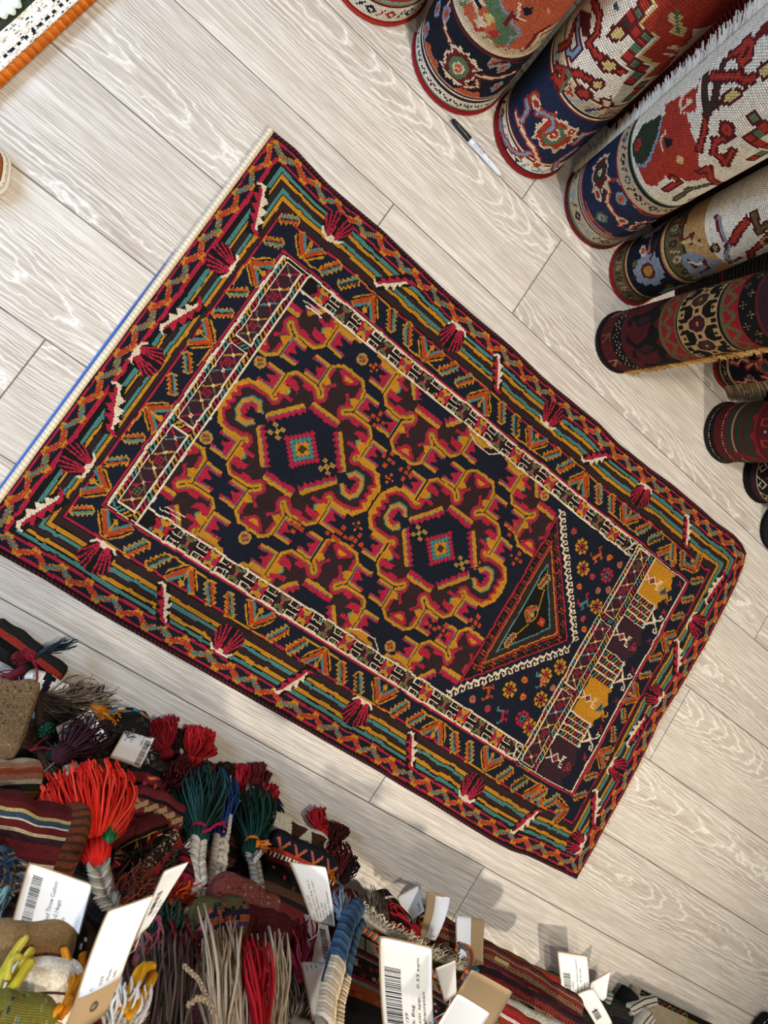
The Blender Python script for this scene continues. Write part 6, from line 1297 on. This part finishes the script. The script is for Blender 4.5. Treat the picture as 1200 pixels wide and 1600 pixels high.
for i in range(0, len(top) - 3, 3):
    p, q = top[i], top[i + 3]; u_ = (top[i] - V3(Xb[-3, i])).normalized(); q_c = 'd9691f' if (i // 3) % 2 else '4a6577'
    mb.tube([p - u_ * .008 + V3(nb_) * .001, p.lerp(q, .3) + V3(nb_) * .006, p.lerp(q, .7) + u_ * .006 + V3(nb_) * .003, q + u_ * .004 - V3(nb_) * .006], [.0028, .0036, .0036, .0028], lin(q_c), 7)
mb.build('overcast_edge', M_YARN, bag)
braid_mesh([(0.6145, -0.3659, 0.3393), (0.5860, -0.3671, 0.3804), (0.5531, -0.3716, 0.4442), (0.5257, -0.3752, 0.5013)], .021, ('3d566e', '2f4459', '4c6780'), 'blue_wrapped_end', bag)
braid_mesh([(0.5346, -0.3733, 0.4886), (0.5122, -0.3802, 0.5350), (0.4932, -0.3888, 0.5918)], .019, ('d9c2a0', 'e6d3b5', 'c7ad88'), 'cream_plait', bag)
tuft('yarn_fringe', 'cream cut wool along the top of the orange edged bag', 'fringe', [(0.6601, -0.3814, 0.2761), (0.7137, -0.3870, 0.2801), (0.8056, -0.3952, 0.2682), (0.9083, -0.4020, 0.2469)], (.35, .5, .35), .016, 420, ('d2c4a8', 'e2d6be', 'b8a88a'), .0008, 1.3, .2, .15)
tuft('yarn_fringe', 'ash brown hair fringe standing up beside the orange edged bag', 'fringe', [(0.6857, -0.3953, 0.2689), (0.7434, -0.3972, 0.2482)], V3((0.7532, -0.3904, 0.1027)) - V3((0.7052, -0.3947, 0.2646)), .085, 260, ('8a7b68', '6d5f50', 'a3947e', '554a3f'), .0009, .4, .02, .05)
c = lc(.075, .020, .016, 1.7, 'black'); cross(c, [(22, 'black'), (5, 'white'), (18, 'black'), (4, 'red'), (12, 'black')]); log('strap_bag', 'black bag handle with a white stripe behind the hair fringe', 'bag', (0.7944, -0.4106, 0.1038), (0.8096, -0.4044, 0.1959), .020, .016, c, M_PILE)
tassel('red and black silky tassel beside the kraft card', (0.8005, -0.3931, 0.2207), (0.7528, -0.3961, 0.2073), .020, ('a81c22', 'bd262c', '17120f'), 80, .0013, .010, '231a18', 'a81c22')
c = lc(.05, .016, .012, 1.7, 'white'); stripes(c, [(6, 'black'), (18, 'white'), (4, 'plum')]); log('strap_bag', 'white folded strap between red tassel and kraft card', 'strap', (0.7808, -0.3913, 0.1757), (0.7940, -0.3923, 0.2155), .012, .008, c, M_KILIM)
tuft('yarn_fringe', 'olive brown wool bundle below the upright kraft card', 'fringe', [(0.8546, -0.4071, 0.2138), (0.9048, -0.4123, 0.2157)], (.4, -.1, .35), .035, 240, ('4a4022', '6b5d38', '352d1a', '857448'), .0011, 1.2, .2, .2)

# --- striped soumak bands running to the right
c = lc(.29, .020, .012, 1.6, 'black'); stripes(c, [(8, 'umber'), (8, 'orange'), (18, 'black'), (10, 'brick'), (8, 'olive')]); ticks(c, c.m - 6, 9, 8, 'beige', 'black', 6); ticks(c, c.m - 22, 5, 5, 'dusty', 'plum', 3); log('soumak_band', 'soumak band with cream dashes, nearest the open floor', 'textile', (0.9379, -0.4267, 0.0449), (1.2469, -0.4046, 0.1307), .020, .012, c, M_KILIM)
c = lc(.32, .028, .016, 1.6, 'plum')
for k in range(9): ticks(c, c.m - 36 + 8 * k, 6, 5, ('wine', 'tan', 'brick', 'dusty')[k % 4], ('plum', 'black', 'maroon')[k % 3], 5 if k % 2 else -5)
c.rect(40, c.m - 4, 80, c.m + 4, 'orange'); c.rect(120, c.m + 8, 150, c.m + 14, 'straw'); c.rect(200, c.m - 10, 220, c.m - 4, 'orange'); c.rect(0, c.m + 18, 9999, c.m + 21, 'tan'); log('soumak_band', 'wide dark red herringbone soumak band behind the dashed one', 'textile', (0.9210, -0.4196, 0.1310), (1.2227, -0.3983, 0.2222), .028, .016, c, M_KILIM)
c = lc(.26, .026, .016, 1.6, 'plum'); stripes(c, [(10, 'black'), (8, 'plum'), (9, 'maroon'), (12, 'plum')])
ticks(c, c.m + 10, 6, 5, 'brick', 'black', 5); ticks(c, c.m, 6, 5, 'tan', 'wine', -5); c.rect(10, c.m - 16, 70, c.m - 2, 'slate'); speck(c, 50, 1.6, ('ivory', 'black'), c.m - 16, c.m - 2); c.rect(80, c.m - 4, 110, c.m + 4, 'black'); c.rect(120, c.m - 12, 180, c.m, 'crimson'); c.rect(66, c.m - 14, 76, c.m - 4, 'peach'); log('soumak_band', 'herringbone soumak band with crimson and black blocks', 'textile', (0.9308, -0.4041, 0.2607), (1.1988, -0.4010, 0.3065), .026, .016, c, M_KILIM)
c = lc(.17, .018, .014, 1.6, 'ivory'); speck(c, 200, 1.2, ('beige', 'grey', 'mint')); log('linen_roll', 'natural linen roll lying on the soumak bands', 'cloth', (0.8979, -0.3969, 0.3125), (1.0601, -0.3905, 0.3368), .016, .012, c, M_BACK)
c = lc(.12, .030, .016, 1.6, 'brick'); stripes(c, [(6, 'maroon'), (26, 'brick'), (4, 'ivory'), (6, 'red')])
for i in range(5): c.line([(6 + 22 * i, c.m - 14), (12 + 22 * i, c.m), (22 + 22 * i, c.m - 10)], 3, 'beige'); c.rect(12 + 22 * i, c.m - 2, 22 + 22 * i, c.m + 6, 'blue' if i % 2 else 'coral')
log('soumak_cushion', 'brick red patterned cushion top at the bottom edge beside the linen roll', 'cushion', (0.8963, -0.4042, 0.3612), (0.9741, -0.3996, 0.3971), .030, .016, c, M_KILIM)
c = lc(.10, .013, .012, 1.6, 'olive'); ticks(c, c.m - 6, 12, 7, 'beige', 'olive', 4); c.rect(0, c.m + 6, 9999, c.m + 10, 'orange'); log('saddle_strap', 'olive and navy edging strip right of the large barcode tag', 'strap', (0.8656, -0.3904, 0.3363), (0.8847, -0.3999, 0.3990), .013, .010, c, M_KILIM)
yarnbundle('orange and blue cord loop tied at the bag corner', [[(0.8324, -0.3768, 0.3451), (0.8543, -0.3625, 0.3170), (0.8563, -0.3547, 0.2979), (0.8412, -0.3542, 0.2945), (0.8341, -0.3603, 0.3022)], [(0.8343, -0.3770, 0.3467), (0.8589, -0.3624, 0.3162), (0.8653, -0.3533, 0.2887), (0.8409, -0.3534, 0.2895)], [(0.8352, -0.3661, 0.3409), (0.8611, -0.3634, 0.3227), (0.8649, -0.3639, 0.3259), (0.8491, -0.3653, 0.3350)]], .0030, ('d9691f', '3f5a6c'))

# --- right end: rolled pieces and the embroidered cushion
c = lc(.07, .016, .014, 1.5, 'mint'); cross(c, [(5, 'mint'), (3, 'slate'), (6, 'beige'), (3, 'slate')]); log('rolled_cloth', 'small grey green rolled cloth beside the black cushion', 'cloth', (1.4718, -0.3927, 0.0400), (1.4794, -0.4648, 0.0500), .015, .014, c, M_KILIM)
c = lc(.10, .026, .022, 1.8, 'dark'); log('cushion', 'black velvet cushion roll at the right end of the pile', 'cushion', (1.5542, -0.3729, 0.0300), (1.5303, -0.4694, 0.0450), .024, .020, c, M_PILE)
for lb, p0, p1, a_ in (('cream ribbed roll with thin black lines, nearer the floor', (1.6210, -0.3665, 0.0350), (1.5338, -0.4035, 0.0600), .012), ('larger cream ribbed roll with thin black lines, bottom edge', (1.5908, -0.3860, 0.0600), (1.5514, -0.4795, 0.0750), .020)):
    c = lc(.08, a_, a_, 1.4, 'ivory'); stripes(c, [(2, 'umber'), (9, 'ivory'), (2, 'umber'), (9, 'ivory'), (2, 'umber')]); log('rolled_cloth', lb, 'cloth', p0, p1, a_, a_, c, M_BACK)
A2, B2, C2, D2 = (1.5702, -0.3598, 0.0350), (1.8589, -0.3531, 0.0350), (1.8443, -0.4137, 0.0550), (1.5660, -0.4300, 0.0550)
c = Chart((V3(B2) - V3(A2)).length * 1000, (V3(D2) - V3(A2)).length * 1000, 1.5, 'beige'); hh, ww = c.ny * c.res, c.nx * c.res
c.rect(0, hh - 12, ww, hh, 'black')
for i in range(9): c.line([(i * 18, hh - 9), (i * 18 + 8, hh - 4), (i * 18 + 16, hh - 9)], 2.4, ('olive', 'brick', 'lime')[i % 3])
c.poly([(ww * .55, hh - 12), (ww * .62, 0), (ww * .75, 0), (ww * .7, hh - 12)], 'lime'); c.oct(ww * .75, hh * .45, 14, 14, 'violet'); c.oct(ww * .75, hh * .45, 8, 8, 'straw'); c.poly([(ww * .82, hh - 12), (ww, hh - 12), (ww, 0), (ww * .9, 0)], 'coral'); c.line([(ww * .7, hh - 14), (ww * .9, hh * .3)], 6, 'dgreen')
panel('embroidered_cushion', 'beige cushion with black floral border and violet flower, far right end', 'cushion', A2, B2, C2, D2, .025, c, M_BACK, .012)

# --- printed tags
T_ = price_tag
T_('white tag with a long barcode, tilted, below the orange yarn', (0.1382, -0.3694, 0.1957), (0.1790, -0.3585, 0.0902), (0.1711, -0.3747, 0.2644), ((.05, .66, .12, '12009'), (.05, .85, .12, 'CSS')), (.1, .95, .14, .46), .003, seed=3)
T_('small half hidden white tag under the purple tassel', (0.1620, -0.3776, 0.2842), (0.1772, -0.3734, 0.2563), (0.1694, -0.3799, 0.2991), ((.1, .6, .3, 'No. 7'),), None, .002, seed=4)
T_('white tag printed Chanteh Bag beside the dark crimson tassel', (0.2910, -0.3573, 0.0819), (0.2751, -0.3715, 0.1764), (0.2410, -0.3598, 0.0990), ((.05, .36, .10, 'No:   CSS/008/27'), (.05, .52, .10, 'Ipr'), (.05, .70, .10, 'Chanteh Bag (1)'), (.05, .88, .10, 'Size: 0x0cm app.')), (.18, .98, .06, .24), .003, (-.02, 1.02, -.02, 1.02), seed=6)
T_('big white tag printed Throw Cushion over the striped kilim', (0.1509, -0.3871, 0.6137), (0.1362, -0.3432, 0.5882), (0.2075, -0.3823, 0.6157), ((.02, .38, .095, '53', .12), (.02, .50, .095, 'Chainstitched Throw Cushion', .88), (.04, .62, .095, '45x45cm, ~0.14sqm', .64), (.16, .74, .095, 'Pakistan', .42)), (.04, .86, .10, .26), .006, seed=7)
T_('tall white tag folded upright on kraft card, lower left', (0.2049, -0.3683, 0.6884), (0.2001, -0.3182, 0.6549), (0.2334, -0.3511, 0.6740), ((.02, .30, .10, 'C'), (.04, .48, .10, 'SIZE'), (.06, .64, .10, 'Made'), (.06, .80, .10, 'Silk')), None, .006, (-.42, 1.02, -.03, 1.03), seed=8, hole=(-.2, .5))
T_('white tag half leaning behind the kraft backed one, few barcode lines', (0.2601, -0.3766, 0.5771), (0.2799, -0.3405, 0.5034), (0.2842, -0.3763, 0.5421), ((.2, .75, .14, 'No. 0/45'), (.2, .92, .12, 'cm app')), (.28, .62, .22, .5), .008, seed=9)
T_('curled white tag with six printed lines above the blue plait', (0.5242, -0.3737, 0.3912), (0.4765, -0.3287, 0.3577), (0.5779, -0.3711, 0.3739), ((.02, .18, .10, 'No.  CSS/ 67'), (.06, .34, .085, 'Design: Kilim Rug, Pop In'), (.08, .48, .085, 'Size: 90x75cm, ~0.1sqm'), (.1, .62, .085, 'Type: Silk'), (.1, .74, .085, 'Age: New'), (.12, .88, .085, 'Made in: Pakistan')), None, .012, seed=10)
T_('shaded white tag with a barcode under the curled one', (0.5682, -0.4100, 0.3000), (0.5543, -0.4200, 0.4001), (0.6098, -0.4046, 0.2977), ((.05, .16, .10, 'Chainstitched'), (.05, .32, .10, 'Size 45cm'), (.1, .48, .10, 'Silk')), (.2, .9, .6, .85), .004, seed=11)
T_('lower shaded white tag left of the cream plait', (0.5312, -0.4129, 0.4192), (0.5313, -0.4202, 0.5014), (0.5746, -0.4056, 0.4039), ((.05, .16, .10, 'Chain'), (.05, .34, .10, 'Size'), (.05, .52, .10, 'Silk')), None, .004, seed=12)
T_('largest white barcode tag hanging over the orange edged bag', (0.5644, -0.3672, 0.5814), (0.5511, -0.3058, 0.5055), (0.6503, -0.3642, 0.5611), ((.1, .47, .085, '11/39', .27), (.1, .60, .085, 'Silk Bag', .36), (.1, .73, .085, '23cm app.   0.33 sqm', .86), (.1, .84, .085, 'Afghanistan', .52), (.1, .95, .085, 'Silk', .24)), (.04, .70, .06, .36), .005, seed=13)
T_('white tag on kraft card standing at the floor behind the cord loop', (0.9474, -0.4246, 0.2000), (0.9206, -0.3597, 0.1600), (0.9754, -0.4163, 0.2000), (), None, .004, (-.0, 1.0, -.05, 1.95), seed=14)
T_('kraft card with white paper leaning by the striped band end', (0.8833, -0.4194, 0.1600), (0.8903, -0.3563, 0.1200), (0.9100, -0.4137, 0.1600), (), None, .008, (-.05, 1.05, -.6, .7), seed=15)
T_('white tag folded against the kraft card, faint writing', (0.8889, -0.4379, 0.0900), (0.8506, -0.4048, 0.0800), (0.9149, -0.4037, 0.0850), ((.1, .85, .18, 'Cott'),), None, .005, seed=16)
T_('small white tag tucked right of the largest barcode tag', (0.7245, -0.3681, 0.4537), (0.7137, -0.3437, 0.4247), (0.7756, -0.3671, 0.4141), (), None, .006, seed=17)
T_('kraft card with white corner in front of the orange edged bag', (0.6194, -0.3520, 0.5797), (0.6654, -0.3149, 0.5329), (0.6645, -0.3537, 0.5913), (), None, .003, (-.01, 1.6, -.02, 1.25), seed=18)
T_('narrow white slip tied under the cord loop', (0.8452, -0.3808, 0.3717), (0.8477, -0.3758, 0.3388), (0.8599, -0.3789, 0.3592), (), None, .002, seed=19)
T_('white barcode tag standing alone against the floor, right side', (1.3586, -0.4579, 0.0600), (1.2761, -0.3648, 0.0600), (1.4323, -0.4372, 0.0600), ((.10, .44, .075, 'No: 011/394', .5), (.1, .60, .075, 'Double Kelim Throw Cushion', .92), (.12, .72, .075, '40cm app.  ~0.20 sqm', .78), (.12, .84, .075, 'Pakistan', .5)), (.06, .66, .10, .34), .003, seed=20)
T_('white paper behind the lone barcode tag', (1.4354, -0.4461, 0.0550), (1.4113, -0.3923, 0.0500), (1.4602, -0.4028, 0.0600), (), None, .003, seed=21)
T_('curled white slip with a small barcode at the bottom edge', (1.4504, -0.4598, 0.0900), (1.3664, -0.4195, 0.0750), (1.4754, -0.4332, 0.0900), ((.5, .5, .1, '08/22'),), (.3, .55, .2, .6), .006, seed=22)
T_('thin pale tag seen edge on against the soumak band', (1.1873, -0.3938, 0.1919), (1.1495, -0.3975, 0.1503), (1.1922, -0.3884, 0.1896), (), None, .004, seed=23)
tassel('purple brown tassel lying over the tilted barcode tag', (0.1564, -0.3657, 0.2711), (0.1850, -0.3590, 0.1936), .034, ('3a2028', '4a2a34', '2c181f'), 150, .0009, .012, '2a161c', '3a1f28')

# ---------------------------------------------------------------- things cut by the picture edges
# rug corner with orange overcasting, upper left
E0, E1 = V3((-0.4720, 0.2676, 0.0120)), V3((-0.4341, 0.6227, 0.0120)); ed = (E1 - E0); eL = ed.length; ed.normalize(); inn = V3((0, 0, 1)).cross(ed)
if inn.dot(V3((-0.5251, 0.4543, 0.0120)) - E0) < 0: inn = -inn
c = Chart(eL * 1000, 300, 2.2, 'dgreen'); WW = eL * 1000
c.rect(0, 0, WW, 44, 'ivory'); speck_n = 260
for i in range(speck_n): x, y = rng.uniform(0, WW), rng.uniform(6, 40); c.rect(x, y, x + rng.uniform(2, 7), y + 2, ('grey', 'beige', 'navy', 'beige')[i % 4])
for i in range(int(WW / 15)): c.rect(i * 15, 16, i * 15 + 7, 19, 'navy')
for i in range(260): x, y = rng.uniform(0, WW), rng.uniform(46, 290); c.sq(x, y, rng.uniform(2, 5), ('slate', 'umber', 'char', 'tan', 'dgreen', 'navy')[i % 6])
gs, gt = np.meshgrid(np.linspace(0, eL, c.nx + 1), np.linspace(0, .3, c.ny + 1))
Xc = np.array(E0) + gs[..., None] * np.array(ed) + gt[..., None] * np.array(inn); Xc[..., 2] = .010 + .002 * np.clip((gt - .044) / .004, 0, 1) + .0008 * np.sin(gs * 60)
rc = thing('edged_rug', 'rug corner with orange overcast edge and ivory strip, upper left', 'rug', tuple(E0))
ring = np.concatenate([Xc[0, :], Xc[1:, -1], Xc[-1, -2::-1], Xc[-2:0:-1, 0]]); nr = len(ring); idx = np.arange(Xc.shape[0] * Xc.shape[1]).reshape(Xc.shape[:2])
ri = np.concatenate([idx[0, :], idx[1:, -1], idx[-1, -2::-1], idx[-2:0:-1, 0]]); low = ring.copy(); low[:, 2] = .0006
ef = np.stack([ri, idx.size + np.arange(nr), idx.size + (np.arange(nr) + 1) % nr, np.roll(ri, -1)], -1) - idx.size
quadgrid(Xc, 'wool_field', c.colours(.14, .04), M_PILE, rc, (low, ef, np.tile(lin('5a4a38'), (nr, 1))))
mb = MB()
n = int(eL / .0042)
for i in range(n):
    p = E0 + ed * (eL * i / n); o = -inn; q = ed * .0022
    mb.tube([p + inn * .005 + V3((0, 0, .001)), p + o * .001 + q + V3((0, 0, .0068)), p + o * .007 + q * 1.6 + V3((0, 0, .001)), p + o * .004 + q + V3((0, 0, -.006))], [.0022, .0031, .0031, .002], vary(('c4651a', 'd2742a', 'b5560f')[i % 3], .18), 6)
mb.build('overcast_edge', M_YARN, rc, 'stuff')
# white cloth with scalloped rim and maroon stitches lying on it
cc0 = V3((-0.5438, 0.4592, 0.0160)); root = thing('embroidered_cloth', 'white scalloped cloth with maroon stitches in the upper left corner', 'cloth', tuple(cc0)); mb = MB(); n = 96
def scal(r0, z, am): return [(cc0.x + math.cos(t) * (r0 + am * abs(math.sin(t * 9))), cc0.y + math.sin(t) * (r0 + am * abs(math.sin(t * 9))), z) for t in np.linspace(0, 2 * math.pi, n, endpoint=False)]
Rg = [scal(.040, .0135, .006), scal(.040, .0165, .006), scal(.034, .0175, .003), scal(.002, .0175, 0)]
mb.add([p for r in Rg for p in r], [(i * n + k, i * n + (k + 1) % n, (i + 1) * n + (k + 1) % n, (i + 1) * n + k) for i in range(3) for k in range(n)] , lin('e8f2e6')); mb.build('cloth_ground', M_PAPER, root)
mb = MB()
for i in range(40):
    t = rng.uniform(0, 6.28); r = .03 * math.sqrt(rng.uniform(0, 1)); p = V3((cc0.x + r * math.cos(t), cc0.y + r * math.sin(t), .0178)); a = rng.uniform(0, 3.1)
    mb.tube([p, p + V3((math.cos(a) * .007, math.sin(a) * .007, .0004))], .0009, lin(('7a1f4a', '2a2a30', '7a1f3a')[i % 3]), 5)
mb.build('stitches', M_YARN, root, 'stuff')
# toe of a brown shoe with a cream sole, left edge
M_LEATH = plain('brown_suede', '9a5c34', .85, .15); M_SOLE = plain('cream_rubber', 'f0e8d4', .6, .3); M_BSUEDE = plain('black_suede', '141312', .85, .1)
def shoe(label, toe, back, wid, m_up, m_sole):
    toe, back = V3(toe), V3(back); toe.z = back.z = 0; d = (back - toe); L = d.length; d.normalize(); s_ = V3((0, 0, 1)).cross(d)
    root = thing('shoe', label, 'shoe', tuple((toe + back) / 2)); n = 40
    def outline(k, z, sh=0.0):
        out = []
        for i in range(n):
            t = 2 * math.pi * i / n; ct = math.cos(t); x = .5 - .5 * math.copysign(abs(ct) ** .42, ct); y = math.sin(t); w_ = wid * (1.0 - .22 * math.exp(-((x - .55) / .16) ** 2)) * k
            out.append(toe + d * (L * (.5 + (x - .5) * k) + sh) + s_ * math.copysign(abs(y) ** .62, y) * w_ / 2 + V3((0, 0, z)))
        return out
    def loft(rs, name, m):
        mb = MB(); V = [p for r in rs for p in r]; F = [(i * n + k, i * n + (k + 1) % n, (i + 1) * n + (k + 1) % n, (i + 1) * n + k) for i in range(len(rs) - 1) for k in range(n)] + [tuple(range(n - 1, -1, -1)), tuple((len(rs) - 1) * n + k for k in range(n))]
        mb.add(V, F, (1, 1, 1, 1)); mb.build(name, m, root)
    loft([outline(.96, .0005), outline(1.0, .006), outline(1.0, .016), outline(.985, .019)], 'sole', m_sole)
    loft([outline(.985, .0185), outline(.95, .022), outline(.93, .024)], 'welt', m_sole)
    loft([outline(.93, .0235), outline(.91, .032), outline(.80, .046, .008), outline(.66, .058, .02), outline(.5, .064, .03)], 'upper', m_up)
    mb = MB()
    P_ = outline(.965, .0215)
    for i in range(n):
        a, b = P_[i], P_[(i + 1) % n]; mb.tube([a.lerp(b, .2), a.lerp(b, .75)], .0008, lin('d8cbb0'), 5)
    mb.build('welt_stitching', M_YARN, root, 'stuff')
shoe('tan suede shoe with a cream sole, only its toe inside the left edge', (-0.3733, 0.2516, 0.0100), (-0.6020, 0.1380, 0.0100), .088, M_LEATH, M_SOLE)
shoe('black suede shoe, only its toe in the bottom right corner', (2.0038, -0.2984, 0.0100), (2.4409, -0.4566, 0.0100), .095, M_BSUEDE, M_BSUEDE)
